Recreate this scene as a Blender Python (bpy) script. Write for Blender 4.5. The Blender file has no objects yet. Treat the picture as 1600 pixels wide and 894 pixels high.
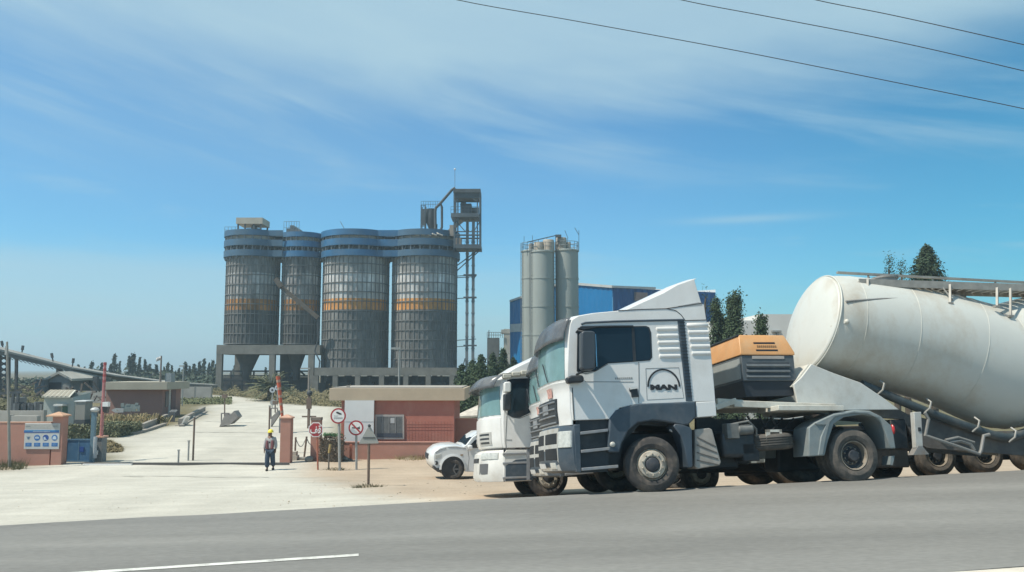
HAZE = True
ROLL = -7.0   # the parking strip falls away from the road
import bpy, bmesh, math, random
from mathutils import Vector, Matrix
R = math.radians
rnd = random.Random(7)
scene = bpy.context.scene
COL = scene.collection
FPX = 1331.0
PITCH = math.atan(131 / FPX)
CAM = Vector((0, 0, 2.4))
_F = Vector((0, math.cos(PITCH), math.sin(PITCH)))
_U = Vector((0, -math.sin(PITCH), math.cos(PITCH)))
_X = Vector((1, 0, 0))

def ray(px, py):
    return _F * FPX + _X * (px - 800) - _U * (py - 447)

def P(px, py, Y):
    d = ray(px, py)
    return CAM + d * (Y / d.y)

# ------------------------------------------------------------ terrain
A = R(10.5)
CA, SA = math.cos(A), math.sin(A)
TAB = [(-400, 2.6), (-10, 2.5), (7.7, 2.37), (15.9, 2.37), (16.2, 2.44), (18.6, 2.82), (21.4, 3.24), (24.0, 3.46), (31, 3.97), (36, 4.35),
       (39, 4.5), (45, 4.45), (66, 3.7), (100, 3.42), (135, 3.35), (300, 3.4), (9000, 3.6)]

def smooth(a, b, x):
    t = min(1, max(0, (x - a) / (b - a)))
    return t * t * (3 - 2 * t)

def sn(x, y):
    return x * CA + y * SA, -x * SA + y * CA

def ground(x, y):
    s, n = sn(x, y)
    for (n0, h0), (n1, h1) in zip(TAB, TAB[1:]):
        if n <= n1:
            t = (n - n0) / (n1 - n0)
            h = h0 + (h1 - h0) * t
            break
    else:
        h = 3.6
    g = .026 * 60 * math.tanh((s - 2.82) / 60) * (1 - smooth(16, 32, n))
    return CAM.z - h + g

def PG(px, py):
    d = ray(px, py).normalized()
    t, st = 4.0, .5
    while t < 6000:
        p = CAM + d * t
        if p.z < ground(p.x, p.y):
            lo, hi = t - st, t
            for _ in range(40):
                m = (lo + hi) / 2
                p = CAM + d * m
                if p.z < ground(p.x, p.y): hi = m
                else: lo = m
            return CAM + d * hi
        st = max(.5, t * .01)
        t += st
    return CAM + d * 6000

# ------------------------------------------------------------ materials
def lin(r, g, b):
    f = lambda c: (c / 255 / 12.92) if c <= 10 else ((c / 255 + .055) / 1.055) ** 2.4
    return (f(r), f(g), f(b))

_m = {}
def M(name, c, rough=.6, metal=0.0, var=.12, scale=2.0, bump=0.0, bscale=30.0, dirt=None, dirt_amt=.5, dscale=1.5, stretch=(1, 1, 1), coat=0.0, spec=.5):
    if name in _m: return _m[name]
    m = bpy.data.materials.new(name); m.use_nodes = True
    nt = m.node_tree; N = nt.nodes; L = nt.links
    b = N['Principled BSDF']
    b.inputs['Roughness'].default_value = rough
    b.inputs['Metallic'].default_value = metal
    b.inputs['Specular IOR Level'].default_value = spec
    if coat: b.inputs['Coat Weight'].default_value = coat
    tc = N.new('ShaderNodeTexCoord'); mp = N.new('ShaderNodeMapping')
    mp.inputs['Scale'].default_value = stretch
    L.new(tc.outputs['Object'], mp.inputs['Vector'])
    def noise(s, det=5.0, rg=.6):
        n = N.new('ShaderNodeTexNoise'); n.inputs['Scale'].default_value = s
        n.inputs['Detail'].default_value = det; n.inputs['Roughness'].default_value = rg
        L.new(mp.outputs['Vector'], n.inputs['Vector']); return n
    n1 = noise(scale)
    mx = N.new('ShaderNodeMix'); mx.data_type = 'RGBA'
    mr = N.new('ShaderNodeMapRange'); mr.inputs[1].default_value = .3; mr.inputs[2].default_value = .7
    L.new(n1.outputs['Fac'], mr.inputs[0]); L.new(mr.outputs[0], mx.inputs[0])
    mx.inputs[6].default_value = (*[max(0, x * (1 - var)) for x in c], 1)
    mx.inputs[7].default_value = (*[min(1, x * (1 + var)) for x in c], 1)
    out = mx.outputs[2]
    if dirt:
        n2 = noise(dscale, 8, .7)
        mr2 = N.new('ShaderNodeMapRange'); mr2.inputs[1].default_value = .48; mr2.inputs[2].default_value = .72
        mr2.inputs[4].default_value = dirt_amt
        L.new(n2.outputs['Fac'], mr2.inputs[0])
        m2 = N.new('ShaderNodeMix'); m2.data_type = 'RGBA'
        L.new(mr2.outputs[0], m2.inputs[0]); L.new(out, m2.inputs[6]); m2.inputs[7].default_value = (*dirt, 1)
        out = m2.outputs[2]
    L.new(out, b.inputs['Base Color'])
    if bump:
        n3 = noise(bscale, 6)
        bp = N.new('ShaderNodeBump'); bp.inputs['Strength'].default_value = bump; bp.inputs['Distance'].default_value = .02
        L.new(n3.outputs['Fac'], bp.inputs['Height']); L.new(bp.outputs['Normal'], b.inputs['Normal'])
    _m[name] = m
    return m

# ------------------------------------------------------------ mesh builder
class MB:
    def __init__(s): s.v = []; s.f = []
    def add(s, vs, fs):
        o = len(s.v); s.v += [tuple(x) for x in vs]; s.f += [tuple(i + o for i in f) for f in fs]; return s
    def poly(s, pts): return s.add(pts, [tuple(range(len(pts)))])
    def box(s, x0, x1, y0, y1, z0, z1):
        vs = [(x, y, z) for x in (x0, x1) for y in (y0, y1) for z in (z0, z1)]
        return s.add(vs, [(0, 1, 3, 2), (4, 6, 7, 5), (0, 4, 5, 1), (2, 3, 7, 6), (0, 2, 6, 4), (1, 5, 7, 3)])
    def obox(s, c, ax, ay, az):
        c, ax, ay, az = map(Vector, (c, ax, ay, az))
        vs = [c + ax * i + ay * j + az * k for i in (-1, 1) for j in (-1, 1) for k in (-1, 1)]
        return s.add(vs, [(0, 1, 3, 2), (4, 6, 7, 5), (0, 4, 5, 1), (2, 3, 7, 6), (0, 2, 6, 4), (1, 5, 7, 3)])
    def bar(s, p0, p1, w, h=None, up=(0, 0, 1)):
        p0, p1, up = map(Vector, (p0, p1, up)); h = h or w
        d = p1 - p0
        if abs(d.normalized().dot(up)) > .95: up = Vector((1, 0, 0))
        sd = d.cross(up).normalized(); u2 = sd.cross(d).normalized()
        return s.obox((p0 + p1) / 2, d / 2, sd * w / 2, u2 * h / 2)
    def loft(s, secs, cap=True, closed=True):
        n = len(secs[0]); o = len(s.v)
        for c in secs: s.v += [tuple(x) for x in c]
        for i in range(len(secs) - 1):
            for j in range(n if closed else n - 1):
                a = o + i * n + j; b = o + i * n + (j + 1) % n
                s.f.append((a, b, b + n, a + n))
        if cap and closed:
            s.f.append(tuple(range(o, o + n))); s.f.append(tuple(range(o + (len(secs) - 1) * n, o + len(secs) * n)))
        return s
    def prism_y(s, pts, y0, y1): return s.loft([[(x, y0, z) for x, z in pts], [(x, y1, z) for x, z in pts]])
    def prism_x(s, pts, x0, x1): return s.loft([[(x0, y, z) for y, z in pts], [(x1, y, z) for y, z in pts]])
    def prism_z(s, pts, z0, z1): return s.loft([[(x, y, z0) for x, y in pts], [(x, y, z1) for x, y in pts]])
    def tube(s, pts, r, n=8, cap=True):
        pts = [Vector(p) for p in pts]; secs = []
        rs = r if isinstance(r, (list, tuple)) else [r] * len(pts)
        t0 = (pts[1] - pts[0]).normalized()
        u = t0.orthogonal().normalized()
        for i, p in enumerate(pts):
            if i == 0: t = t0
            elif i == len(pts) - 1: t = (pts[i] - pts[i - 1]).normalized()
            else: t = ((pts[i] - pts[i - 1]).normalized() + (pts[i + 1] - pts[i]).normalized()).normalized()
            u = (u - t * u.dot(t)).normalized(); w = t.cross(u)
            secs.append([p + (u * math.cos(2 * math.pi * k / n) + w * math.sin(2 * math.pi * k / n)) * rs[i] for k in range(n)])
        return s.loft(secs, cap)
    def lathe(s, prof, c=(0, 0, 0), axis=(0, 0, 1), n=32, cap=True):
        c = Vector(c); ax = Vector(axis).normalized(); u = ax.orthogonal().normalized(); w = ax.cross(u)
        secs = [[c + ax * h + (u * math.cos(2 * math.pi * k / n) + w * math.sin(2 * math.pi * k / n)) * max(r, 1e-4) for k in range(n)] for r, h in prof]
        return s.loft(secs, cap)
    def cyl(s, c, r, h, n=16, axis=(0, 0, 1), r2=None): return s.lathe([(r, 0), (r if r2 is None else r2, h)], c, axis, n)
    def ball(s, c, r, n=10, m=6):
        r = r if isinstance(r, (tuple, list)) else (r, r, r); c = Vector(c)
        secs = []
        for i in range(m + 1):
            th = math.pi * i / m; rr = max(math.sin(th), 1e-3)
            secs.append([c + Vector((rr * math.cos(2 * math.pi * k / n) * r[0], rr * math.sin(2 * math.pi * k / n) * r[1], math.cos(th) * r[2])) for k in range(n)])
        return s.loft(secs)
    def mesh(s, name, mat, angle=35, recalc=True):
        me = bpy.data.meshes.new(name)
        me.from_pydata(s.v, [], s.f)
        if recalc:
            bm = bmesh.new(); bm.from_mesh(me); bmesh.ops.recalc_face_normals(bm, faces=bm.faces); bm.to_mesh(me); bm.free()
        me.polygons.foreach_set('use_smooth', [True] * len(me.polygons))
        me.set_sharp_from_angle(angle=R(angle))
        me.materials.append(mat)
        me.update()
        return me

def bevel(o, w, seg=2):
    b = o.modifiers.new('bevel', 'BEVEL'); b.width = w; b.segments = seg; b.limit_method = 'ANGLE'; b.angle_limit = R(40); b.harden_normals = False

class Thing:
    """An Empty at the thing's base; its parts are meshes in its local coordinates."""
    def __init__(s, name, label, cat, loc=(0, 0, 0), rotz=0.0, group=None, tilt=None):
        o = bpy.data.objects.new(name, None); COL.objects.link(o)
        o.empty_display_size = .2
        o.location = loc; o.rotation_euler = (0, 0, rotz) if tilt is None else (tilt[0], tilt[1], rotz)
        o['label'] = label; o['category'] = cat
        if group: o['group'] = group
        s.o = o
        s.M = Matrix.Translation(Vector(loc)) @ o.rotation_euler.to_matrix().to_4x4()
        s.Mi = s.M.inverted()
    def w(s, p): return s.Mi @ Vector(p)
    def hit(s, px, py, axis, val):
        o = s.Mi @ CAM; d = s.Mi.to_3x3() @ ray(px, py)
        return o + d * ((val - o[axis]) / d[axis])
    def L(s, px, py, y=0.0): return s.hit(px, py, 1, y)
    def xz(s, px, py, y=0.0):
        q = s.L(px, py, y); return (q.x, q.z)
    def pts(s, pxs, y=0.0): return [s.xz(a, b, y) for a, b in pxs]
    def part(s, name, mb, mat, parent=None, bev=0, angle=35, label=None, seg=2, kind=None):
        o = bpy.data.objects.new(name, mb if isinstance(mb, bpy.types.Mesh) else mb.mesh(name, mat, angle)); COL.objects.link(o)
        o.parent = parent or s.o
        if bev: bevel(o, bev, seg)
        if label: o['label'] = label
        if kind: o['kind'] = kind
        return o
    def panel(s, name, pxs, mat, y=-.012, th=.02, parent=None, bev=0, label=None):
        return s.part(name, MB().prism_y(s.pts(pxs, y), y, y + th), mat, parent, bev, label=label)

def single(name, mb, mat, label, cat, loc=(0, 0, 0), rotz=0, group=None, bev=0, angle=35):
    o = bpy.data.objects.new(name, mb if isinstance(mb, bpy.types.Mesh) else mb.mesh(name, mat, angle)); COL.objects.link(o)
    o.location = loc; o.rotation_euler = (0, 0, rotz); o['label'] = label; o['category'] = cat
    if group: o['group'] = group
    if bev: bevel(o, bev)
    return o

def struct(name, mb, mat, kind='structure', angle=35, recalc=True):
    o = bpy.data.objects.new(name, mb if isinstance(mb, bpy.types.Mesh) else mb.mesh(name, mat, angle, recalc)); COL.objects.link(o)
    o['kind'] = kind
    return o

def copy_tree(o, parent=None):
    c = o.copy(); COL.objects.link(c)
    if parent: c.parent = parent
    for ch in [x for x in bpy.data.objects if x.parent == o]: copy_tree(ch, c)
    return c

def duplicate(o, loc, rotz=None, label=None, scale=None):
    c = copy_tree(o); c.location = loc
    if rotz is not None: c.rotation_euler[2] = rotz
    if label: c['label'] = label
    if scale: c.scale = (scale,) * 3 if not isinstance(scale, (tuple, list)) else scale
    return c

def text_mesh(name, body, size, depth, mat, bold=0.0):
    cu = bpy.data.curves.new(name, 'FONT'); cu.body = body; cu.size = size; cu.extrude = depth; cu.offset = bold
    cu.align_x = 'CENTER'; cu.align_y = 'CENTER'
    to = bpy.data.objects.new(name, cu); COL.objects.link(to)
    bpy.context.view_layer.update()
    me = bpy.data.meshes.new_from_object(to.evaluated_get(bpy.context.evaluated_depsgraph_get()))
    bpy.data.objects.remove(to); bpy.data.curves.remove(cu)
    me.name = name; me.materials.clear(); me.materials.append(mat)
    me.transform(Matrix.Rotation(R(90), 4, 'X'))    # now in the local xz plane, facing -y
    return me

def smooth_path(pts, k=6):
    pts = [Vector(p) for p in pts]; out = []
    for i in range(len(pts) - 1):
        p0 = pts[max(i - 1, 0)]; p1 = pts[i]; p2 = pts[i + 1]; p3 = pts[min(i + 2, len(pts) - 1)]
        for j in range(k):
            t = j / k
            out.append(.5 * ((2 * p1) + (p2 - p0) * t + (2 * p0 - 5 * p1 + 4 * p2 - p3) * t * t + (3 * p1 - p0 - 3 * p2 + p3) * t ** 3))
    out.append(pts[-1]); return out
# ------------------------------------------------------------ camera, sun, sky
cam = bpy.data.cameras.new('camera'); cam.sensor_width = 36; cam.lens = FPX / 1600 * 36; cam.clip_end = 20000; cam.clip_start = .1
co = bpy.data.objects.new('camera', cam); COL.objects.link(co); co.location = CAM; co.rotation_euler = (R(90) + PITCH, 0, 0)
scene.camera = co
SUN_EL = R(58)
SUN_AZ = math.atan2(-.92, -.39)            # clockwise from +Y, towards the sun
sdir = Vector((math.sin(SUN_AZ) * math.cos(SUN_EL), math.cos(SUN_AZ) * math.cos(SUN_EL), math.sin(SUN_EL)))
sl = bpy.data.lights.new('sun', 'SUN'); sl.energy = 4.2; sl.angle = R(.5); sl.color = (1, .93, .81)
so = bpy.data.objects.new('sun', sl); COL.objects.link(so); so.location = (-40, -30, 80)
so.rotation_euler = (-sdir).to_track_quat('-Z', 'Y').to_euler()

w = bpy.data.worlds.new('World'); scene.world = w; w.use_nodes = True
nt = w.node_tree; N = nt.nodes; L = nt.links
bg = N['Background']; bg.inputs['Strength'].default_value = .1
sky = N.new('ShaderNodeTexSky'); sky.sky_type = 'NISHITA'; sky.sun_disc = False
sky.sun_elevation = SUN_EL; sky.sun_rotation = SUN_AZ % (2 * math.pi)
sky.air_density = 1.0; sky.dust_density = .4; sky.ozone_density = 3.0; sky.altitude = 0
tc = N.new('ShaderNodeTexCoord'); sx = N.new('ShaderNodeSeparateXYZ'); L.new(tc.outputs['Generated'], sx.inputs[0])
def mt(op, a, b=None, c=None):
    n = N.new('ShaderNodeMath'); n.operation = op
    for i, x in enumerate((a, b, c)):
        if x is None: continue
        if isinstance(x, (int, float)): n.inputs[i].default_value = x
        else: L.new(x, n.inputs[i])
    return n.outputs[0]
def sstep(x, a, b):
    n = N.new('ShaderNodeMapRange'); n.interpolation_type = 'SMOOTHSTEP'
    L.new(x, n.inputs[0]); n.inputs[1].default_value = a; n.inputs[2].default_value = b; return n.outputs[0]
deg = 180 / math.pi
az = mt('MULTIPLY', mt('ARCTAN2', sx.outputs[0], sx.outputs[1]), deg)
el = mt('MULTIPLY', mt('ARCSINE', sx.outputs[2]), deg)
def cnoise(ax, ay, rot, det=6, rg=.6, seed=0):
    cb = N.new('ShaderNodeCombineXYZ'); L.new(az, cb.inputs[0]); L.new(el, cb.inputs[1]); cb.inputs[2].default_value = seed
    mp = N.new('ShaderNodeMapping'); mp.vector_type = 'TEXTURE'
    mp.inputs['Rotation'].default_value = (0, 0, R(rot)); mp.inputs['Scale'].default_value = (1 / ax, 1 / ay, 1)
    L.new(cb.outputs[0], mp.inputs['Vector'])
    n = N.new('ShaderNodeTexNoise'); n.inputs['Scale'].default_value = 1; n.inputs['Detail'].default_value = det; n.inputs['Roughness'].default_value = rg
    n.inputs['Distortion'].default_value = .4
    L.new(mp.outputs[0], n.inputs['Vector']); return n.outputs['Fac']
# the high veil: its lower edge sags in the middle
n1 = cnoise(.045, .16, -8, det=4, rg=.5, seed=3.1); n2 = cnoise(.035, .10, -12, seed=9.3)
bd = mt('MULTIPLY_ADD', mt('POWER', mt('ABSOLUTE', mt('SUBTRACT', az, 4)), 2), .0016, 18.0)
e1 = mt('SUBTRACT', el, bd)
e1 = mt('ADD', e1, mt('MULTIPLY', mt('SUBTRACT', n1, .5), 6))
e1 = mt('ADD', e1, mt('MULTIPLY', mt('SUBTRACT', n2, .5), 5))
veil = mt('MULTIPLY', sstep(e1, -3.0, 3.6), mt('MULTIPLY_ADD', n1, .35, .62))
# thin wisps below it
n3 = cnoise(.05, .42, -14, seed=21.0)
wisp = mt('MULTIPLY', mt('MULTIPLY', sstep(n3, .40, .80), sstep(el, 10.5, 15)), .46)
n5 = cnoise(.07, .5, -3, seed=5.5)
wisp2 = mt('MULTIPLY', mt('MULTIPLY', sstep(n5, .5, .75), sstep(mt('MULTIPLY', el, -1), -15.5, -9)), .30)
# the milky band low over the land
n4 = cnoise(.05, .5, 0, seed=44.0)
le = mt('ADD', el, mt('MULTIPLY', mt('SUBTRACT', n4, .5), 2.4))
low = mt('MULTIPLY', sstep(mt('MULTIPLY', le, -1), -8.2, -5.8), sstep(mt('MULTIPLY', az, -1), -14, 22))
low = mt('MULTIPLY', low, mt('MULTIPLY_ADD', n4, .5, .32))
hz = mt('MULTIPLY', sstep(mt('MULTIPLY', el, -1), -9, 0), mt('MULTIPLY_ADD', sstep(mt('MULTIPLY', az, -1), -24, 14), .45, .12))
# a heap of cloud at the far left, and one thin lens
nq = cnoise(.16, .8, 0, det=5, seed=70.0)
cq = mt('MULTIPLY', sstep(mt('MULTIPLY', mt('ABSOLUTE', mt('ADD', az, 26.0)), -1), -6.5, -2.5), sstep(mt('MULTIPLY', mt('ABSOLUTE', mt('SUBTRACT', el, 1.9)), -1), -1.7, -.6))
cq = mt('MULTIPLY', mt('MULTIPLY', cq, sstep(nq, .34, .58)), .85)
def gauss(x, c, s): return mt('EXPONENT', mt('MULTIPLY', mt('POWER', mt('ABSOLUTE', mt('DIVIDE', mt('SUBTRACT', x, c), s)), 2), -1))
lens = mt('MULTIPLY', mt('MULTIPLY', gauss(az, 15.5, 4.0), gauss(el, 9.75, .26)), .42)
lens2 = mt('MULTIPLY', mt('MULTIPLY', gauss(az, 6.5, 3.5), gauss(el, 14.8, .8)), mt('MULTIPLY', n3, .35))
def screen(a, b): return mt('SUBTRACT', 1, mt('MULTIPLY', mt('SUBTRACT', 1, a), mt('SUBTRACT', 1, b)))
thin = mt('MULTIPLY', mt('MULTIPLY', sstep(el, 7, 16), sstep(mt('MULTIPLY', az, -1), -12, 20)), .16)
dens = screen(veil, thin)
for q in (wisp, wisp2, low, hz, cq, lens, lens2): dens = screen(dens, q)
dens = mt('MULTIPLY', dens, sstep(el, -2, -.2))
tint = N.new('ShaderNodeMix'); tint.data_type = 'RGBA'; tint.blend_type = 'MULTIPLY'; tint.inputs[0].default_value = 1
az_t = N.new('ShaderNodeMix'); az_t.data_type = 'RGBA'; L.new(sstep(az, 2, 34), az_t.inputs[0]); az_t.inputs[6].default_value = (.51, .99, 1.15, 1); az_t.inputs[7].default_value = (.24, .82, .93, 1)
L.new(az_t.outputs[2], tint.inputs[7])
L.new(sky.outputs[0], tint.inputs[6]); tint.inputs[7].default_value = (.51, .99, 1.15, 1)
mx = N.new('ShaderNodeMix'); mx.data_type = 'RGBA'
L.new(dens, mx.inputs[0]); L.new(tint.outputs[2], mx.inputs[6]); mx.inputs[7].default_value = (3.5, 5.05, 5.85, 1)
L.new(mx.outputs[2], bg.inputs['Color'])

vs = scene.view_settings; vs.view_transform = 'Standard'; vs.look = 'None'; vs.gamma = 1; vs.use_curve_mapping = False; vs.exposure = .38
scene.render.film_transparent = False
cy = scene.cycles
cy.max_bounces = 6; cy.diffuse_bounces = 3; cy.glossy_bounces = 3; cy.transmission_bounces = 4; cy.use_denoising = True
cy.volume_bounces = 0

# ------------------------------------------------------------ ground sheet
def in_poly(x, y, p):
    c = False; j = len(p) - 1
    for i in range(len(p)):
        if (p[i][1] > y) != (p[j][1] > y) and x < (p[j][0] - p[i][0]) * (y - p[i][1]) / (p[j][1] - p[i][1]) + p[i][0]: c = not c
        j = i
    return c
def project(p):
    d = Vector(p) - CAM
    k = d.dot(_F)
    if k < .5: return None
    return 800 + d.x / k * FPX, 447 - d.dot(_U) / k * FPX
WHITE = [(-400, 900), (-400, 742), (0, 740), (60, 728), (100, 724), (161, 722), (192, 702), (165, 689), (161, 684), (221, 677.5), (263, 664), (285, 666), (320, 645), (317, 635),
         (345, 632), (362, 630), (350, 627), (318, 622), (330, 617), (364, 619), (400, 624), (432, 630.6), (485, 634), (530, 636), (530, 690), (488, 722), (470, 742), (600, 775), (780, 790), (900, 900)]
def gcol(x, y, z):
    s, n = sn(x, y)
    q = project((x, y, z))
    earth = (.42, .335, .25); lime = (.50, .475, .41); scrub = (.16, .14, .08); far = (.15, .125, .075)
    if q is None: return earth
    a = in_poly(q[0], q[1], WHITE)
    if a and n < 125: return lime
    if n < 41 or (n < 52 and q[0] > 480): return earth if q[0] > 300 or n < 30 else lime
    if n < 150: return scrub if q[0] > 130 else (.33, .30, .24)
    return far
def axis(parts):
    out = []
    for a, b, st in parts:
        v = a
        while v < b - 1e-6: out.append(v); v += st
    out.append(parts[-1][1]); return out
SS = axis([(-6000, -1000, 1000), (-1000, -200, 100), (-200, -76, 12), (-76, 44, .8), (44, 200, 12), (200, 1000, 100), (1000, 6000, 1000)])
NN = axis([(-400, -20, 40), (-20, 7, 4.5), (7, 15, 2), (15, 60, .5), (60, 130, 1.0), (130, 300, 10), (300, 1000, 100), (1000, 9000, 1000)])
mb = MB(); cols = []
for n in NN:
    for s in SS:
        x, y = s * CA - n * SA, s * SA + n * CA
        z = ground(x, y)
        if 17 < n < 130 and -80 < s < 45:
            z += .03 * math.sin(x * 1.3 + y * .7) * math.sin(y * .9 - x * .4) * smooth(17, 24, n)
        mb.v.append((x, y, z)); cols.append(gcol(x, y, z))
W_ = len(SS); H_ = len(NN)
for _ in range(2):
    c2 = list(cols)
    for j in range(1, H_ - 1):
        if NN[j] > 128: break
        for i in range(1, W_ - 1):
            a = j * W_ + i
            c2[a] = tuple((cols[a][k] * 2 + cols[a - 1][k] + cols[a + 1][k] + (cols[a - W_][k] + cols[a + W_][k]) * (1 if NN[j] > 40 else 1)) / 6 for k in range(3))
    cols = c2
for j in range(len(NN) - 1):
    for i in range(W_ - 1):
        a = j * W_ + i; mb.f.append((a, a + 1, a + 1 + W_, a + W_))
gm = bpy.data.materials.new('ground_dust'); gm.use_nodes = True
nt = gm.node_tree; N = nt.nodes; L = nt.links; b = N['Principled BSDF']; b.inputs['Roughness'].default_value = .95; b.inputs['Specular IOR Level'].default_value = .1
vc = N.new('ShaderNodeVertexColor'); vc.layer_name = 'soil'
tc = N.new('ShaderNodeTexCoord')
def gn(scale, st=(1, 1, 1), det=8, rg=.65, rot=0):
    mp = N.new('ShaderNodeMapping'); mp.inputs['Scale'].default_value = st; mp.inputs['Rotation'].default_value = (0, 0, rot)
    L.new(tc.outputs['Object'], mp.inputs[0])
    n = N.new('ShaderNodeTexNoise'); n.inputs['Scale'].default_value = scale; n.inputs['Detail'].default_value = det; n.inputs['Roughness'].default_value = rg
    L.new(mp.outputs[0], n.inputs['Vector']); return n.outputs['Fac']
def mulc(col, fac, lo, hi, a=.3, bb=.7):
    mr = N.new('ShaderNodeMapRange'); mr.inputs[1].default_value = a; mr.inputs[2].default_value = bb; mr.inputs[3].default_value = lo; mr.inputs[4].default_value = hi
    L.new(fac, mr.inputs[0])
    m = N.new('ShaderNodeVectorMath'); m.operation = 'SCALE'; L.new(col, m.inputs[0]); L.new(mr.outputs[0], m.inputs['Scale']); return m.outputs[0]
c = vc.outputs['Color']
c = mulc(c, gn(.35, (1, .5, 1)), .84, 1.08)
c = mulc(c, gn(.9, (.18, 1.1, 1), rot=R(38)), .93, 1.05)
c = mulc(c, gn(1.1, (.25, 1.3, 1), rot=-A), .91, 1.07)      # wheel tracks along the road
c = mulc(c, gn(14, det=4), .88, 1.10)
L.new(c, b.inputs['Base Color'])
bp = N.new('ShaderNodeBump'); bp.inputs['Strength'].default_value = .5; bp.inputs['Distance'].default_value = .05
L.new(gn(5, det=10), bp.inputs['Height']); L.new(bp.outputs[0], b.inputs['Normal'])
me = mb.mesh('ground', gm, 180, recalc=False)
ca = me.color_attributes.new('soil', 'FLOAT_COLOR', 'POINT')
ca.data.foreach_set('color', [v for c_ in cols for v in (*c_, 1)])
struct('ground', me, gm)

# ------------------------------------------------------------ road: a slab of asphalt, its far edge broken by dust
asph = M('asphalt', (.20, .195, .18), .88, var=.07, scale=.5, bump=.25, bscale=60, stretch=(.25, 1.5, 1), dirt=(.26, .25, .225), dirt_amt=.35, dscale=.35, spec=.25)
nt = asph.node_tree; N = nt.nodes; L = nt.links; b = N['Principled BSDF']; src = b.inputs['Base Color'].links[0].from_socket
tc = N.new('ShaderNodeTexCoord')
def anoise(sc, st, det=4):
    mp = N.new('ShaderNodeMapping'); mp.inputs['Rotation'].default_value = (0, 0, -A); mp.inputs['Scale'].default_value = st; L.new(tc.outputs['Object'], mp.inputs[0])
    n = N.new('ShaderNodeTexNoise'); n.inputs['Scale'].default_value = sc; n.inputs['Detail'].default_value = det; L.new(mp.outputs[0], n.inputs[0]); return n.outputs['Fac']
for f, lo, hi in ((anoise(.9, (.03, 1, 1), 3), .86, 1.10), (anoise(.6, (.35, .9, 1), 6), .93, 1.07), (anoise(22, (.35, 1, 1), 3), .90, 1.08)):
    q = N.new('ShaderNodeMapRange'); q.inputs[1].default_value = .32; q.inputs[2].default_value = .68; q.inputs[3].default_value = lo; q.inputs[4].default_value = hi
    L.new(f, q.inputs[0]); v = N.new('ShaderNodeVectorMath'); v.operation = 'SCALE'; L.new(src, v.inputs[0]); L.new(q.outputs[0], v.inputs['Scale']); src = v.outputs[0]
L.new(src, b.inputs['Base Color'])
mb = MB(); secs = []
rr = random.Random(3)
sl_ = axis([(-300, -60, 20), (-60, 60, .5), (60, 300, 20)])
edge = 0
for s in sl_:
    edge += rr.uniform(-.035, .035) - edge * .2
    fe = 15.86 - .06 * smooth(0, 10, s) + edge + (.03 * math.sin(s * 1.1))
    row = []
    for n, dz in ((8.72, -.05), (8.72, .03), (9.5, .035), (11.5, .045), (13.5, .035), (fe - .12, .025), (fe, .008), (fe + .03, -.08)):
        x, y = s * CA - n * SA, s * SA + n * CA
        row.append((x, y, ground(x, y) + dz))
    secs.append(row)
mb.loft(secs, cap=False, closed=False)
struct('road', mb, asph, angle=60)
def road_z(n):
    for (n0, z0), (n1, z1) in zip(((7.9, .02), (9.5, .035), (11.5, .045), (13.5, .035), (15.2, .025)), ((9.5, .035), (11.5, .045), (13.5, .035), (15.2, .025), (16, .02))):
        if n <= n1: return z0 + (z1 - z0) * (n - n0) / (n1 - n0)
    return .02
white_paint = M('road_paint', (.62, .61, .56), .8, var=.1, scale=6, dirt=(.26, .25, .23), dirt_amt=.9, dscale=4)
def marking(s0, s1, n0, n1):
    mb = MB(); k = max(2, int((s1 - s0) / .5)); secs = []
    for i in range(k + 1):
        s = s0 + (s1 - s0) * i / k; row = []
        for n in (n0, (n0 + n1) / 2, n1):
            x, y = s * CA - n * SA, s * SA + n * CA
            row.append((x, y, ground(x, y) + road_z(n) + .006))
        secs.append(row)
    mb.loft(secs, False, False); return struct('lane_marking', mb, white_paint, recalc=False)
p1 = PG(560, 866); s1, n1c = sn(p1.x, p1.y)
n1c -= .28
marking(s1 - 4.6, s1, n1c - .07, n1c + .07)
marking(s1 - 18, s1 - 12.6, n1c - .085, n1c + .085)
# faint slab joints across the entrance drive
jm = M('joint_dust', (.30, .285, .25), .95, var=.25, scale=2)
for pa, pb in (((300, 676), (424, 676.5)), ((318, 659), (400, 661)), ((390, 655), (411, 655)), ((190, 744), (420, 747))):
    m_ = MB(); row = []
    for k in range(17):
        p = PG(pa[0] + (pb[0] - pa[0]) * k / 16, pa[1] + (pb[1] - pa[1]) * k / 16); w_ = .03 + .035 * abs(math.sin(k * 2.1))
        row.append([(p.x, p.y + d, ground(p.x, p.y + d) + .035) for d in (-w_, w_)])
    m_.loft(row, False, False); struct('pavement_joint', m_, jm, recalc=False)
# pale dusty strip beyond the near edge of the road
mb = MB(); secs = []
for s in sl_:
    row = []
    for n in (2.0, 5, 8.70 + .02 * math.sin(s * 2.3)):
        x, y = s * CA - n * SA, s * SA + n * CA; row.append((x, y, ground(x, y) + .03))
    secs.append(row)
mb.loft(secs, False, False)
struct('road_verge', mb, M('verge_dust', (.55, .50, .42), .95, var=.15, scale=3, bump=.3))
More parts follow.
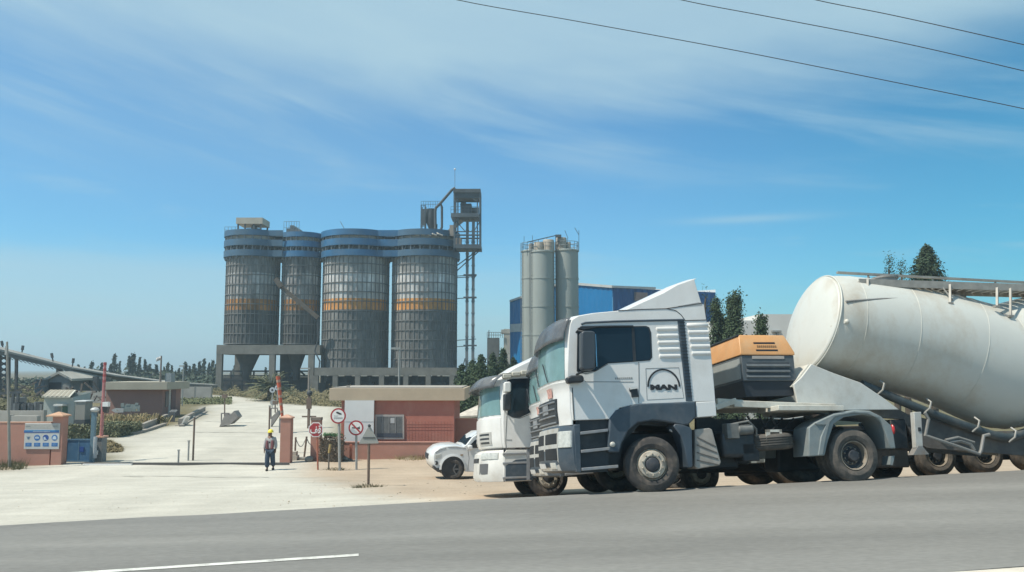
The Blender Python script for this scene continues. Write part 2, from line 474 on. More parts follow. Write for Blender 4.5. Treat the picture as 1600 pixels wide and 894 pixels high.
# ------------------------------------------------------------ vehicle materials
DUST = (.36, .30, .23)
white_p = M('white_truck_paint', (.70, .69, .66), .32, var=.04, scale=1.2, dirt=(.50, .46, .40), dirt_amt=.45, dscale=1.1, coat=.3)
blue_pl = M('blue_grey_plastic', (.048, .068, .088), .5, var=.15, scale=3, dirt=(.16, .16, .16), dirt_amt=.5, dscale=2)
black_pl = M('black_plastic', (.018, .022, .027), .5, var=.2, scale=4, dirt=(.08, .075, .07), dirt_amt=.5, dscale=3)
grey_pl = M('grey_fender_plastic', (.20, .23, .23), .55, var=.1, scale=4, dirt=(.32, .29, .25), dirt_amt=.6, dscale=3)
rubber = M('dusty_rubber', (.045, .042, .040), .85, var=.2, scale=6, dirt=(.20, .16, .12), dirt_amt=.75, dscale=3.5)
rubber_b = M('brown_dusty_rubber', (.085, .078, .068), .9, var=.2, scale=6, dirt=(.22, .17, .13), dirt_amt=.8, dscale=3.0)
rim_l = M('dusty_pale_rim', (.42, .38, .31), .6, var=.25, scale=9, dirt=(.16, .11, .07), dirt_amt=.8, dscale=7)
rim_d = M('dark_rim', (.035, .04, .048), .6, var=.25, scale=9, dirt=(.12, .10, .08), dirt_amt=.5, dscale=7)
rim_e = M('rusty_rim_edge', (.25, .215, .17), .6, var=.3, scale=9)
steel_d = M('dark_chassis_steel', (.022, .026, .03), .6, var=.3, scale=4, dirt=(.10, .085, .07), dirt_amt=.6, dscale=3)
steel_g = M('grey_steel', (.25, .25, .24), .55, .2, var=.2, scale=5, dirt=(.22, .15, .10), dirt_amt=.6, dscale=4)
def glass_mat(name, c, rough=.04):
    m = M(name, c, rough, var=.25, scale=1.2, spec=.45); return m
glass_d = glass_mat('dark_side_glass', (.012, .022, .032))
glass_w = glass_mat('sky_tinted_windscreen', (.16, .27, .27), .06)  # teal base colour carries the sky reflected in the windscreen
lamp_g = M('headlamp_lens', (.50, .50, .46), .12, var=.2, scale=14, coat=.6)
red_l = M('red_lens', (.5, .03, .03), .25)
orange_l = M('amber_lens', (.7, .22, .02), .25)
logo_k = M('black_lettering', (.02, .02, .022), .5)
tank_p = M('tank_white_paint', (.57, .575, .525), .45, var=.07, scale=.7, dirt=(.40, .33, .24), dirt_amt=.85, dscale=.7, stretch=(1, 1, .7), coat=.15)
cream_p = M('cream_frame_paint', (.58, .56, .49), .55, var=.1, scale=3, dirt=(.33, .27, .20), dirt_amt=.6, dscale=2)

AT = R(10)
# ------------------------------------------------------------ wheels
def tyre_mesh(Rr, wd, ri):
    """Lathe about y, near face at y=0."""
    mb = MB(); t = .045
    prof = [(ri, .045), (ri + .015, .012), (ri + .06, -.004), (Rr - .14, -.012), (Rr - .055, .004), (Rr - .03, .018)]
    ng = 5
    tr = []
    y0, y1 = .03, wd - .03
    for k in range(ng):
        a = y0 + (y1 - y0) * k / ng; b_ = y0 + (y1 - y0) * (k + 1) / ng; g = .012
        tr += [(Rr - (.018 if k in (0,) else 0), a + (g if k else 0)), (Rr - (.018 if k == ng - 1 else 0), b_ - (g if k < ng - 1 else 0))]
        if k < ng - 1: tr += [(Rr - .016, b_ - g + .002), (Rr - .016, b_ + g - .002)]
    back = [(Rr - .03, wd - .018), (Rr - .055, wd - .004), (Rr - .14, wd + .012), (ri + .06, wd + .004), (ri, wd - .045)]
    mb.lathe(prof + tr + back + [(ri - .01, wd - .06), (ri - .01, .06), (ri, .045)], axis=(0, 1, 0), n=56, cap=False)
    return mb
def rim_front(ri):
    mb = MB()
    mb.lathe([(ri, .05), (ri - .02, .03), (ri - .03, .07), (.262, .05), (.258, .01), (.245, -.012), (.17, -.032), (.145, -.02), (.14, .0), (.138, .05)], axis=(0, 1, 0), n=40, cap=False)
    for k in range(10):
        a = 2 * math.pi * (k + .5) / 10
        mb.lathe([(.016, 0), (.016, -.03), (.009, -.042)], (math.cos(a) * .20, -.018, math.sin(a) * .20), (0, 1, 0), 8)
    return mb
def rim_rear(ri):
    mb = MB()
    mb.lathe([(ri, .05), (ri - .012, .02), (ri - .03, .03), (ri - .04, .10), (ri - .05, .17), (.20, .19), (.17, .16), (.10, .15), (.095, .05), (.0, .045)], axis=(0, 1, 0), n=40, cap=False)
    for k in range(10):
        a = 2 * math.pi * (k + .5) / 10
        mb.lathe([(.018, 0), (.018, -.04), (.009, -.05)], (math.cos(a) * .15, .16, math.sin(a) * .15), (0, 1, 0), 8)
    return mb
_tm = {}
def wheel(T, x, z, y, Rr=.525, wd=.30, rear=False, far=False, mat=None, name='wheel'):
    ri = .295 * Rr / .525
    key = (round(Rr, 3), wd, rear, (mat or rubber).name)
    if key not in _tm:
        _tm[key] = (tyre_mesh(Rr, wd, ri).mesh('tyre', mat or rubber, 25),
                    (rim_rear(ri) if rear else rim_front(ri)).mesh('rim', rim_e if rear else rim_l),
                    MB().lathe([(.17 if rear else .138, .155 if rear else .03), (.13 if rear else .130, .13 if rear else -.03), (.10, .03 if rear else -.05), (.0, .025 if rear else -.055)], axis=(0, 1, 0), n=24, cap=False).mesh('hub', rim_d),
                    MB().lathe([(ri - .035, .165), (.16, .175), (.1, .15)], axis=(0, 1, 0), n=32, cap=False).mesh('dish', rim_d))
    ty, rm, hb, ds = _tm[key]
    o = T.part(name, ty, None); o.location = (x, y, z)
    if far: o.rotation_euler = (0, 0, math.pi)
    for nm, me in (('rim', rm), ('hub', hb)) + ((('rim_disc', ds),) if rear else ()):
        T.part(nm, me, None, parent=o)
    return o

def lerp_tab(tab, v):
    if v <= tab[0][0]: return tab[0][1]
    for (a, x), (b, y) in zip(tab, tab[1:]):
        if v <= b: return x + (y - x) * (v - a) / (b - a)
    return tab[-1][1]

class Cab:
    """A cab shell lofted across the truck's width, its front bowed in plan."""
    def __init__(s, W, bulge, crown=.05, pw=3.2):
        s.W, s.b, s.c, s.pw = W, bulge, crown, pw
    def f(s, y):
        t = abs(2 * (y - .02) / (s.W - .04) - 1)
        return 1 - min(1, t) ** s.pw
    def ys(s):
        h = [0, .02, .05, .10, .18, .32, .55, .9]
        return [s.W * 0 + v for v in h] + [s.W / 2] + [s.W - v for v in reversed(h)]
    def shell(s, pts):
        """pts: (x, z, front weight, crown weight)"""
        mb = MB()
        mb.loft([[(x - fw * s.b * s.f(y), y, z + cw * s.c * s.f(y)) for x, z, fw, cw in pts] for y in s.ys()])
        return mb
    def patch(s, front, z0, z1, y0, y1, off, th=.02, nz=8, ny=14, trim=None):
        """A panel that follows the bowed front. front: [(z, x)] at y=0."""
        a = []; 
        for i in range(nz + 1):
            z = z0 + (z1 - z0) * i / nz; row = []
            ya, yb = (y0, y1) if trim is None else trim(i / nz)
            for j in range(ny + 1):
                y = ya + (yb - ya) * j / ny
                row.append((lerp_tab(front, z) - s.b * s.f(y), y, z))
            a.append(row)
        mb = MB()
        for o_ in (off, off - th):
            mb.loft([[(x - o_, y, z) for x, y, z in row] for row in a], False, False)
        n = (nz + 1) * (ny + 1)
        idx = lambda i, j: i * (ny + 1) + j
        for j in range(ny):
            for i in (0, nz): mb.f.append((idx(i, j), idx(i, j + 1), idx(i, j + 1) + n, idx(i, j) + n))
        for i in range(nz):
            for j in (0, ny): mb.f.append((idx(i, j), idx(i + 1, j), idx(i + 1, j) + n, idx(i, j) + n))
        return mb

# ============================================================ tractor truck nearest the road
q0 = PG(1019, 770.5)
TB = P(1019, 770.5, 16.2)
T = Thing('tractor_truck', 'white tractor truck with tall roof spoiler and blue-grey wheel arches, parked nearest the road', 'truck', TB, AT, tilt=(R(ROLL), 0))
W = 2.44
X = lambda px, py, y=0.0: T.L(px, py, y)
cab = Cab(W, .20, pw=4.0)
outline = [  # px, py, front weight, crown weight
    (955, 655, 0, 0), (896, 657, 1, 0), (893.5, 640, 1, 0), (892.5, 606, 1, 0), (886.5, 594, 1, 0), (887, 570, 1, 0), (888.5, 530, .97, 0), (890.5, 508, .93, .3), (893.5, 499.5, .85, .7), (904, 493.5, .55, 1),
    (928, 489, .25, 1), (966, 485.5, .08, 1), (1041, 482, 0, 1), (1097, 475, 0, 1), (1100, 475, 0, .8), (1104, 500.5, 0, 0), (1109.6, 535.5, 0, 0), (1114, 580, 0, 0), (1116.5, 608, 0, 0), (1118, 627.5, 0, 0),
    (1087, 628, 0, 0), (1030, 631, 0, 0), (993, 632, 0, 0), (968.6, 637.5, 0, 0)]
op = [(*T.xz(a, b), f, c) for a, b, f, c in outline]
shell = T.part('cab', cab.shell(op), white_p, bev=.012)
FR = sorted([(z, x) for (x, z, f, c), (a, b, _, _) in zip(op, outline) if f > .8 and b < 658])
zz = lambda py, px=888: T.xz(px, py)[1]
# windscreen
ws0, ws1 = zz(592), zz(516)
T.part('windscreen', cab.patch(FR, ws0, ws1, .10, W - .10, .014, .02, trim=lambda t: (.07 + .05 * t, W - .07 - .05 * t)), glass_w)
wp = MB()
for y in (.75, 1.55):
    wp.tube([(lerp_tab(FR, ws0) - cab.b * cab.f(y) - .03, y, ws0 + .02), (lerp_tab(FR, ws0 + .35) - cab.b * cab.f(y + .2) - .035, y + .45, ws0 + .42)], .012, 6)
T.part('wiper', wp, black_pl)
# sun visor in smoked plastic
vis = M('smoked_visor', (.17, .18, .19), .25, var=.2, scale=3, dirt=(.30, .29, .27), dirt_amt=.5, dscale=3)
vt = vis.node_tree; tb = vt.nodes.new('ShaderNodeBsdfTransparent'); mxs = vt.nodes.new('ShaderNodeMixShader'); mxs.inputs[0].default_value = .62
tb.inputs[0].default_value = (.62, .64, .66, 1)
vt.links.new(tb.outputs[0], mxs.inputs[1]); vt.links.new(vt.nodes['Principled BSDF'].outputs[0], mxs.inputs[2]); vt.links.new(mxs.outputs[0], vt.nodes['Material Output'].inputs['Surface'])
mbv = MB(); za = zz(497); rows = []
for i in range(7):
    t = i / 6; row = []
    for j in range(17):
        y = .0 + W * j / 16
        x = lerp_tab(FR, za) - cab.b * cab.f(y) * 1.0 - .03 - .16 * math.sin(t * 1.4)
        row.append((x, y, za + .02 - .45 * t ** 1.15))
    rows.append(row)
mbv.loft(rows, False, False)
vo = T.part('sun_visor', mbv, vis); so_ = vo.modifiers.new('thick', 'SOLIDIFY'); so_.thickness = .015
# front panels below the windscreen
T.part('front_panel', cab.patch(FR, zz(664, 895), zz(596), .03, W - .03, .022, .03), white_p, bev=.008)
T.part('grille', cab.patch(FR, zz(661, 895), zz(620, 892), .42, W - .42, .045, .05), black_pl, bev=.006)
T.part('grille_badge', cab.patch(FR, zz(642, 893), zz(626, 892), .9, 1.4, .062, .01, 2, 4), M('badge_grey', (.20, .21, .22), .35, var=.5, scale=14))
gr = MB()
for k in range(4):
    zk = zz(658 - k * 11, 893)
    pts_ = [(lerp_tab(FR, zk) - cab.b * cab.f(y) - .055, y, zk) for y in [.45 + (W - .9) * j / 12 for j in range(13)]]
    gr.tube(pts_, .018, 6)
T.part('grille_bars', gr, M('grille_grey', (.16, .17, .18), .4, var=.2))
for y in (.80,):
    T.part('emblem_sticker', cab.patch(FR, zz(617, 892), zz(602, 890), y - .16, y + .16, .047, .01, 2, 4), M('red_sticker', (.55, .30, .25), .5, var=.35, scale=14))
# bumper: a separate bowed shell
bump_o = [(906, 664, 0, 0), (897, 663, .9, 0), (895, 672, 1, 0), (895, 700, 1.05, 0), (897, 724, 1.1, 0), (901, 736, 1, 0), (906, 739, 0, 0)]
bo = [(*T.xz(a, b), f, c) for a, b, f, c in bump_o]
bcab = Cab(W + .02, .26, pw=4.0)
bmp = T.part('bumper', bcab.shell(bo), blue_pl, bev=.015)
BF = sorted([(z, x - .0) for x, z, f, c in bo if f > .5])
zb = lambda py: T.xz(896, py)[1]
for nm, y0, y1 in (('headlight', .03, .34), ('headlight', W - .34, W - .03)):
    T.part(nm, bcab.patch(BF, zb(699), zb(673), y0, y1, .03, .04, 4, 6), lamp_g, bev=.01)
frame_w = M('pale_bumper_frame', (.42, .41, .38), .5, var=.12, scale=4, dirt=(.3, .26, .2), dirt_amt=.6, dscale=3)
T.part('bumper_panel', bcab.patch(BF, zb(735), zb(667), .37, W - .37, .014, .03, 6, 12), frame_w)
for py0, py1 in ((692, 675), (718, 699)):
    for y0, y1 in ((.40, 1.14), (1.30, W - .40)):
        T.part('bumper_grille', bcab.patch(BF, zb(py0), zb(py1), y0, y1, .024, .02, 3, 5), M('opening_black', (.010, .012, .015), .8, var=.2), bev=.01)
for y0 in (.48, W - .80):
    T.part('fog_lamp', bcab.patch(BF, zb(732), zb(722), y0, y0 + .32, .028, .03, 2, 5), lamp_g)
np_ = T.part('number_plate', bcab.patch(BF, zb(731), zb(723), W / 2 - .26, W / 2 + .26, .09, .01, 1, 6), M('plate_white', (.6, .6, .58), .4))
# side door, window and trims (near side; the far side repeats them)
win = [(904, 516), (931, 512.3), (1008, 511), (1012.5, 513), (1015.6, 521), (1017, 558), (1013.5, 562.5), (983, 565), (950, 567), (931, 578.4), (907, 581), (903, 578.4)]
T.part('window_seal', MB().prism_y([(x * 1.0 + (x - T.xz(960, 545)[0]) * .035, z + (z - T.xz(960, 545)[1]) * .05) for x, z in T.pts(win)], -.006, .01), black_pl, bev=.003)
sw = T.panel('side_window', win, glass_d, -.012, .02, bev=.004)
T.panel('window_divider', [(987, 512), (991, 512), (994, 564.5), (989.5, 564.8)], black_pl, -.018, .012)
T.panel('side_stripe', [(1058.6, 500.6), (1069, 500.6), (1075, 560), (1082, 627), (1072, 627), (1065, 560)], blue_pl, -.01, .02, bev=.004)
st = MB()
for k in range(24):
    p0 = T.xz(1061 + 12.5 * k / 24, 504 + 120 * k / 24); p1 = T.xz(1069.5 + 12 * k / 24, 504 + 120 * k / 24)
    st.bar((p0[0], -.014, p0[1]), (p1[0], -.014, p1[1]), .012, .02)
T.part('stripe_ribs', st, black_pl)
T.part('roof_seam', MB().tube([(*T.xz(a, b), ) and (T.xz(a, b)[0], -.004, T.xz(a, b)[1]) for a, b in ((908, 507), (915, 504.5), (960, 502.5), (1020, 501), (1069, 500))], .022, 6), blue_pl)
T.panel('door_visor', [(903, 513), (908, 509.5), (950, 508.5), (990, 508.2), (990, 510.6), (935, 511.2), (912, 516)], black_pl, -.05, .05, bev=.01)
seam = MB()
def seamline(pxs, r=.006):
    seam.tube([(T.xz(a, b)[0], -.001, T.xz(a, b)[1]) for a, b in pxs], r, 5)
seamline([(998, 566), (998.5, 600), (998, 630)]); seamline([(914, 596.5), (945, 596.8), (990, 597)], .005); seamline([(894, 606), (896, 640), (897, 656)], .010)
seamline([(904, 581), (915, 584), (931, 580), (950, 569)], .005); seamline([(1041, 482.5), (1056, 485.5), (1064, 492), (1070, 500)], .008); seamline([(1070, 501), (1104, 500)], .009)
seamline([(966, 485.4), (1000, 483.5), (1041, 482.5), (1098, 473.5)], .008)
seamline([(1009, 576), (1060.5, 574.5), (1068.5, 622), (1011, 625), (1009, 576)], .004); seamline([(1086.5, 627.5), (1087, 650)], .008)
T.part('door_seams', seam, M('seam_rubber', (.05, .05, .05), .7))  # dark rubber lines laid along the panel joints
ribs = MB()
for k in range(5):
    for (xa, xb, ya, yb, dxx) in ((1024.5, 1059, 512.5 + 10.6 * k, 512.5 + 10.6 * k - .8, 1.2 * k), (1072.5 + .9 * k, 1107, 506.5 + 11 * k, 506 + 11 * k, 1.0 * k)):
        p0 = T.xz(xa + dxx, ya + 2); p1 = T.xz(xb + dxx, yb + 2)
        pr = [(p0[0] + (p1[0] - p0[0]) * t, p0[1] + (p1[1] - p0[1]) * t) for t in (0, .04, .5, .96, 1)]
        rr_ = [.012, .046, .050, .046, .012]
        ribs.tube([(x, .018, z) for x, z in pr], rr_, 12)
T.part('side_ribs', ribs, white_p, angle=60)
# roof spoiler
spo = [(958, 485.5), (975, 477), (987, 471), (1020, 455.5), (1052, 441.5), (1077, 432.3), (1082, 431.2), (1085.5, 434), (1090, 450), (1096.5, 473), (1075, 477.5), (1041, 481.5), (1000, 484)]
sps = [T.xz(a, b) for a, b in spo]
secs = []
for i in range(13):
    y = .02 + (W - .04) * i / 12; t = abs(2 * i / 12 - 1); k = t ** 5
    zlo = sps[0][1]
    secs.append([(x + (.10 * k if j < 7 else 0) + .12 * (t ** 2) * (1 if j < 4 else 0), y, z - (.06 * k * (z - zlo) if j < 9 else 0)) for j, (x, z) in enumerate(sps)])
T.part('roof_spoiler', MB().loft(secs), white_p, bev=.025)
T.panel('spoiler_fin', [(1060, 478.2), (1092, 472.5), (1096.8, 473.5), (1097, 477), (1070, 479.5)], M('grey_fin', (.33, .33, .32), .5), -.004, .02)
# handle, logo
T.panel('door_handle', [(984, 606.5), (996, 605), (998, 620), (987.5, 621), (986.5, 613), (984, 611)], black_pl, -.035, .04, bev=.008)
h_ = MB(); pa, pb = T.xz(983.5, 607.5), T.xz(994, 606); h_.bar((pa[0], -.05, pa[1]), (pb[0], -.05, pb[1]), .03, .04)
T.part('handle_bar', h_, M('handle_white', (.6, .6, .57), .4))
c0 = T.xz(1037.3, 606); k_ = T.xz(1062.5, 606)[0] - c0[0]
arch = MB(); ow, iw = [], []
for i in range(29):
    a = math.pi * i / 28
    ow.append((c0[0] + k_ * 1.02 * math.cos(a), c0[1] + .02 + k_ * 1.06 * math.sin(a))); iw.append((c0[0] + k_ * .92 * math.cos(a), c0[1] + .02 + k_ * .97 * math.sin(a)))
arch.loft([[(o[0], -.010, o[1]), (i_[0], -.010, i_[1]), (i_[0], .002, i_[1]), (o[0], .002, o[1])] for o, i_ in zip(ow, iw)])
T.part('logo_arch', arch, logo_k)
lt = text_mesh('lettering', 'MAN', .175, .004, logo_k, .012)
xs = [v.co.x for v in lt.vertices]; zs_ = [v.co.z for v in lt.vertices]
tw = T.xz(1058, 606)[0] - T.xz(1016, 606)[0]; th_ = T.xz(1037, 601.3)[1] - T.xz(1037, 610)[1]
lt.transform(Matrix.Diagonal((tw / (max(xs) - min(xs)), 1, th_ / (max(zs_) - min(zs_)), 1)))
lo_ = T.part('logo_lettering', lt, None); pm = T.xz(1037, 605.7); lo_.location = (pm[0], -.008, pm[1])
dl = MB()
for k in range(9):
    p_ = T.xz(962 + k * 3.1, 591.6 - .1 * k); dl.box(p_[0] - .013, p_[0] + .013, -.006, .002, p_[1] - .018, p_[1] + .018)
T.part('door_lettering', dl, M('faded_lettering', (.28, .28, .27), .6, var=.4, scale=40))
# mirrors
def mirror(y0, y1, far=False):
    m_ = [(907.5, 520), (912, 517.5), (926, 517.8), (929.5, 521), (930.5, 545), (929.5, 575), (926, 578), (911, 579), (907.5, 574)]
    q = T.pts(m_, -.28)
    mo = T.part('mirror', MB().prism_y(q, y0, y1), M('mirror_grey', (.045, .055, .065), .42, var=.1), bev=.03, seg=3)
    a = MB(); s_ = -1 if not far else 1
    ya, yb = (y1, .02) if not far else (y0, W - .02)
    zt, zb_ = q[1][1], q[6][1]
    a.tube([(q[2][0] - .1, (y0 + y1) / 2, zt - .02), (q[1][0] - .05, (ya + yb) / 2, zt + .05), (q[0][0] - .02, yb, zt + .02)], .02, 6)
    a.tube([(q[2][0] - .1, (y0 + y1) / 2, zb_ + .02), (q[1][0] - .05, (ya + yb) / 2, zb_ - .03), (q[0][0] - .05, yb, zb_ - .06)], .022, 6)
    T.part('mirror_arm', a, black_pl, mo)
    T.part('mirror_glass', MB().box(q[3][0] - .005, q[3][0] + .012, y0 + .03, y1 - .03, zb_ + .06, zt - .06), M('mirror_silver', (.5, .55, .58), .08, .9), mo)
mirror(-.34, -.12); mirror(W + .12, W + .34, True)
T.panel('grab_trim', [(885.5, 590), (893, 586.5), (910, 585.8), (913, 590), (912.5, 597), (900, 597.5), (888, 599)], black_pl, -.20, .20, bev=.03)
# wheel arch + steps
fo = [(950, 707), (951, 680), (952.5, 654), (962.5, 641), (980, 634.5), (1000, 630.5), (1030, 629.5), (1087, 627.8), (1088, 652), (1076, 664), (1066, 664.5), (1055, 662), (1040, 659), (1020, 657), (997, 661), (982.5, 672.5), (972.5, 692), (968, 707)]
for y0, y1 in ((-.03, .42), (W - .42, W + .03)):
    T.part('wheel_arch', MB().prism_y(T.pts(fo, -.03), y0, y1), blue_pl, bev=.03, seg=3)
ro = [(1055, 662), (1066, 663), (1079, 668), (1081.5, 672), (1083, 728), (1081, 731), (1074.5, 731), (1070, 700), (1063, 680), (1052, 666)]
for y0, y1 in ((-.028, .40), (W - .40, W + .028)):
    T.part('mudguard', MB().prism_y(T.pts(ro, -.028), y0, y1), blue_pl, bev=.02)
T.part('arch_lining', MB().prism_y(T.pts([(905, 660), (950, 655), (1000, 640), (1075, 645), (1085, 700), (1075, 690), (1050, 666), (1000, 664), (975, 690), (968, 730), (905, 738)], .3), .34, W - .34), black_pl)
spn = [(899, 656), (953, 653), (951, 708), (950, 737), (904, 739)]
for y0, y1 in ((.07, .5), (W - .5, W - .07)):
    T.part('step_panel', MB().prism_y(T.pts(spn, .07), y0, y1), black_pl)
stp = M('step_grey', (.22, .23, .24), .5, var=.15, scale=8, dirt=(.36, .31, .25), dirt_amt=.5, dscale=5)
for a, b, c_, d_ in ((907, 676.5, 950, 671.5), (908, 705, 955, 700), (909, 733, 966, 728)):
    for far in (0, 1):
        p0, p1 = T.xz(a, b, -.02), T.xz(c_, d_, -.02)
        yy = (-.03, .20) if not far else (W - .20, W + .03)
        m_ = MB(); m_.add([(x, y, z + dz) for x, z in (p0, p1) for y in yy for dz in (-.035, .02)], [(0, 1, 3, 2), (4, 6, 7, 5), (0, 4, 5, 1), (2, 3, 7, 6), (0, 2, 6, 4), (1, 5, 7, 3)])
        T.part('step', m_, stp, bev=.008)
T.panel('step_edge', [(896, 664), (906.5, 663), (908.5, 738), (901, 738)], blue_pl, -.015, .1, bev=.015)
T.part('corner_lamp', MB().ball((*T.xz(957, 694.5, -.03)[:1], -.04, T.xz(957, 694.5, -.03)[1]), (.055, .03, .05)), M('marker_lens', (.5, .48, .42), .3))
T.part('washer_bottle_cap', MB().ball((T.xz(1051, 672, .25)[0], .25, T.xz(1051, 672, .25)[1]), (.07, .05, .045)), white_p)
# rear lower box, flap, chassis
lowb = T.part('corner_box', MB().prism_y(T.pts([(1087, 628.5), (1118, 627), (1120, 650), (1089, 652.5)], -.005), -.005, .45), white_p, bev=.012)
flap = MB().prism_y(T.pts([(1086, 671), (1108, 668.5), (1113, 671), (1121, 700), (1127, 722), (1125, 727), (1090, 733), (1085.5, 729)], .05), .05, .55)
fl = T.part('ribbed_flap', flap, M('dusty_flap', (.34, .31, .27), .7, var=.15, scale=5, dirt=(.2, .17, .14), dirt_amt=.5, dscale=4), bev=.02)
fr_ = MB()
for k in range(4):
    p0, p1 = T.xz(1089, 683 + k * 12, .04), T.xz(1119 + k * 1.5, 698 + k * 9.5, .04)
    fr_.bar((p0[0], .045, p0[1]), (p1[0], .045, p1[1]), .012, .02)
T.part('flap_grooves', fr_, M('groove_dark', (.12, .11, .10), .8), fl)
zf, zr = X(1100, 660, .7), X(1400, 668, .7)
ch = MB()
for y in (.82, W - .95):
    ch.box(X(900, 700, .8).x, zr.x + .75, y, y + .09, zr.z - .33, zr.z - .06)
for px_ in (930, 1090, 1140, 1200, 1290, 1400): ch.box(X(px_, 690, .8).x, X(px_, 690, .8).x + .1, .8, W - .8, zr.z - .30, zr.z - .10)
T.part('chassis', ch, steel_d)
# engine, gearbox and axles under the cab
en = MB(); e0 = X(960, 690, .8).x; e1 = X(1150, 690, .8).x
en.box(e0, e1, .75, W - .75, .42, 1.15); en.box(e1 - .6, e1 + .3, .9, W - .9, .5, 1.0)
T.part('engine', en, black_pl, bev=.04)
ft = MB(); a0, a1 = X(1127, 0, .35).x if False else X(1127, 700, .35).x, X(1182, 700, .35).x
ft.box(a0, a1, .30, .8, .62, 1.12)
T.part('fuel_tank', ft, M('dull_tank', (.05, .055, .06), .45, .3, var=.25, scale=5, dirt=(.12, .1, .08), dirt_amt=.6, dscale=4), bev=.08, seg=3)
cl = MB(); q = X(1161, 672, .2); cl.lathe([(.07, 0), (.10, .02), (.10, .30), (.06, .34)], (q.x - .12, .22, q.z), (1, 0, .05), 14); cl.box(q.x - .35, q.x - .1, .15, .4, q.z - .16, q.z + .13)
cl.tube([(q.x - .3, .2, q.z + .1), (q.x + .1, .15, q.z + .17), (q.x + .3, .25, q.z + .02), (q.x + .32, .3, q.z - .2)], .025, 6)
T.part('air_filter', cl, M('dusty_filter', (.15, .15, .14), .6, var=.3, scale=6), bev=.01)
q = X(1209, 681, .15)
pl = MB(); ox = q.x; oz = q.z
pl.box(ox - .17, ox + .17, .13, .15, oz + .07, oz + .12); pl.box(ox - .17, ox + .17, .13, .15, oz - .12, oz - .07); pl.box(ox - .17, ox - .08, .13, .15, oz - .12, oz + .12); pl.box(ox + .12, ox + .17, .13, .15, oz - .12, oz + .12); pl.box(ox - .1, ox + .14, .13, .15, oz - .02, oz + .02)
T.part('tank_bracket', pl, cream_p)
# spare wheel lying flat below the frame
sp0 = X(1222, 714, .05); sw_ = T.part('spare_wheel', tyre_mesh(.47, .30, .27).mesh('spare_tyre', rubber_b, 25), None)
sw_.rotation_euler = (R(90), R(-3), 0); sw_.location = (sp0.x, .52, sp0.z + .15)
T.part('rim', rim_rear(.27).mesh('rim', rim_d), None, sw_)
bx = MB(); q = X(1175, 700, .3); bx.box(q.x - .2, q.x + .15, .3, .7, .55, .9); T.part('battery_box', bx, steel_d, bev=.02)
T.part('gap_filler_panel', MB().prism_y(T.pts([(1088, 640), (1118, 655), (1290, 655), (1290, 700), (1180, 705), (1120, 715), (1088, 700)], .95), .95, 1.05), steel_d)  # added dark sheet that fills the gap behind the cab
T.part('gap_filler_block', MB().prism_y(T.pts([(1215, 690), (1285, 688), (1285, 736), (1215, 738)], W - .7), W - .7, W - .05), black_pl, bev=.06)  # added dark block that closes the gap below the frame
hs = MB()
for k in range(4):
    a = X(1150 + 18 * k, 650, .6); hs.tube([a, a + Vector((.15, .05, -.25)), a + Vector((.5, 0, -.3)), a + Vector((.8, .1, -.05))], .022, 6)
T.part('air_hoses', hs, black_pl)
# rear mudguards
rf = [(1264, 668), (1274, 660), (1303, 646), (1334.5, 640.5), (1359, 641.6), (1377, 650.6), (1393, 665), (1397, 680), (1400, 701), (1391, 701), (1384, 677), (1375, 658), (1366, 651.5), (1348, 648), (1319, 652), (1303, 663), (1294, 690), (1289, 712), (1264, 713.5)]
for y0, y1 in ((-.02, .62), (W - .62, W + .02)):
    T.part('rear_mudguard', MB().prism_y(T.pts(rf, -.02), y0, y1), grey_pl, bev=.02)
T.panel('mudguard_edge', [(1274, 661), (1303, 647.5), (1334.5, 642), (1358, 643), (1374, 651), (1372, 654), (1356, 647), (1334, 645.5), (1305, 651), (1297, 660), (1291, 684), (1286, 711), (1279, 711.5), (1283, 683), (1291, 664), (1276, 664)], grey_pl, -.05, .05, bev=.012)
q = X(1397, 671, -.03)
T.part('tail_lamp', MB().ball((q.x, .02, q.z), (.045, .06, .10)), red_l)
T.panel('mud_flap', [(1392, 713), (1398, 712), (1395, 727), (1391, 726)], grey_pl, .1, .3)
# fifth wheel plate
T.part('fifth_wheel', MB().box(X(1330, 650, .9).x - .35, X(1330, 650, .9).x + .45, .85, W - .85, zr.z - .05, zr.z + .05), steel_d, bev=.02)
# wheels
wf = T.xz(1019.5, 727.5, 0); rw = T.xz(1337, 711.5, 0)
fw_ = wheel(T, wf[0], .522, 0.0, .522); fw_.rotation_euler = (0, 0, R(-9)); wheel(T, wf[0], .522, W, .522, far=True)
wheel(T, rw[0], rw[1], .02, .525, .30, True, mat=rubber_b); wheel(T, rw[0], rw[1], .36, .525, .30, True, mat=rubber_b)
wheel(T, rw[0], rw[1], W - .02, .525, .30, True, True, mat=rubber_b); wheel(T, rw[0], rw[1], W - .36, .525, .30, True, True, mat=rubber_b)
ax = MB(); ax.cyl((wf[0], .3, .5), .07, W - .6, 10, (0, 1, 0)); ax.cyl((rw[0], .6, rw[1]), .12, W - 1.2, 12, (0, 1, 0)); ax.ball((rw[0], W / 2, rw[1]), .26)
T.part('axle', ax, steel_d)


# the same model again, a lane further from the road
T2 = duplicate(T.o, T.o.location, label='white tractor truck squeezed between the nearest one and the smaller cab, mostly hidden')
off = T.M.to_3x3() @ Vector((.44, 3.2, 0))
T2.location = T.o.location + off
T2.location.z = ground(T2.location.x, T2.location.y) - .02
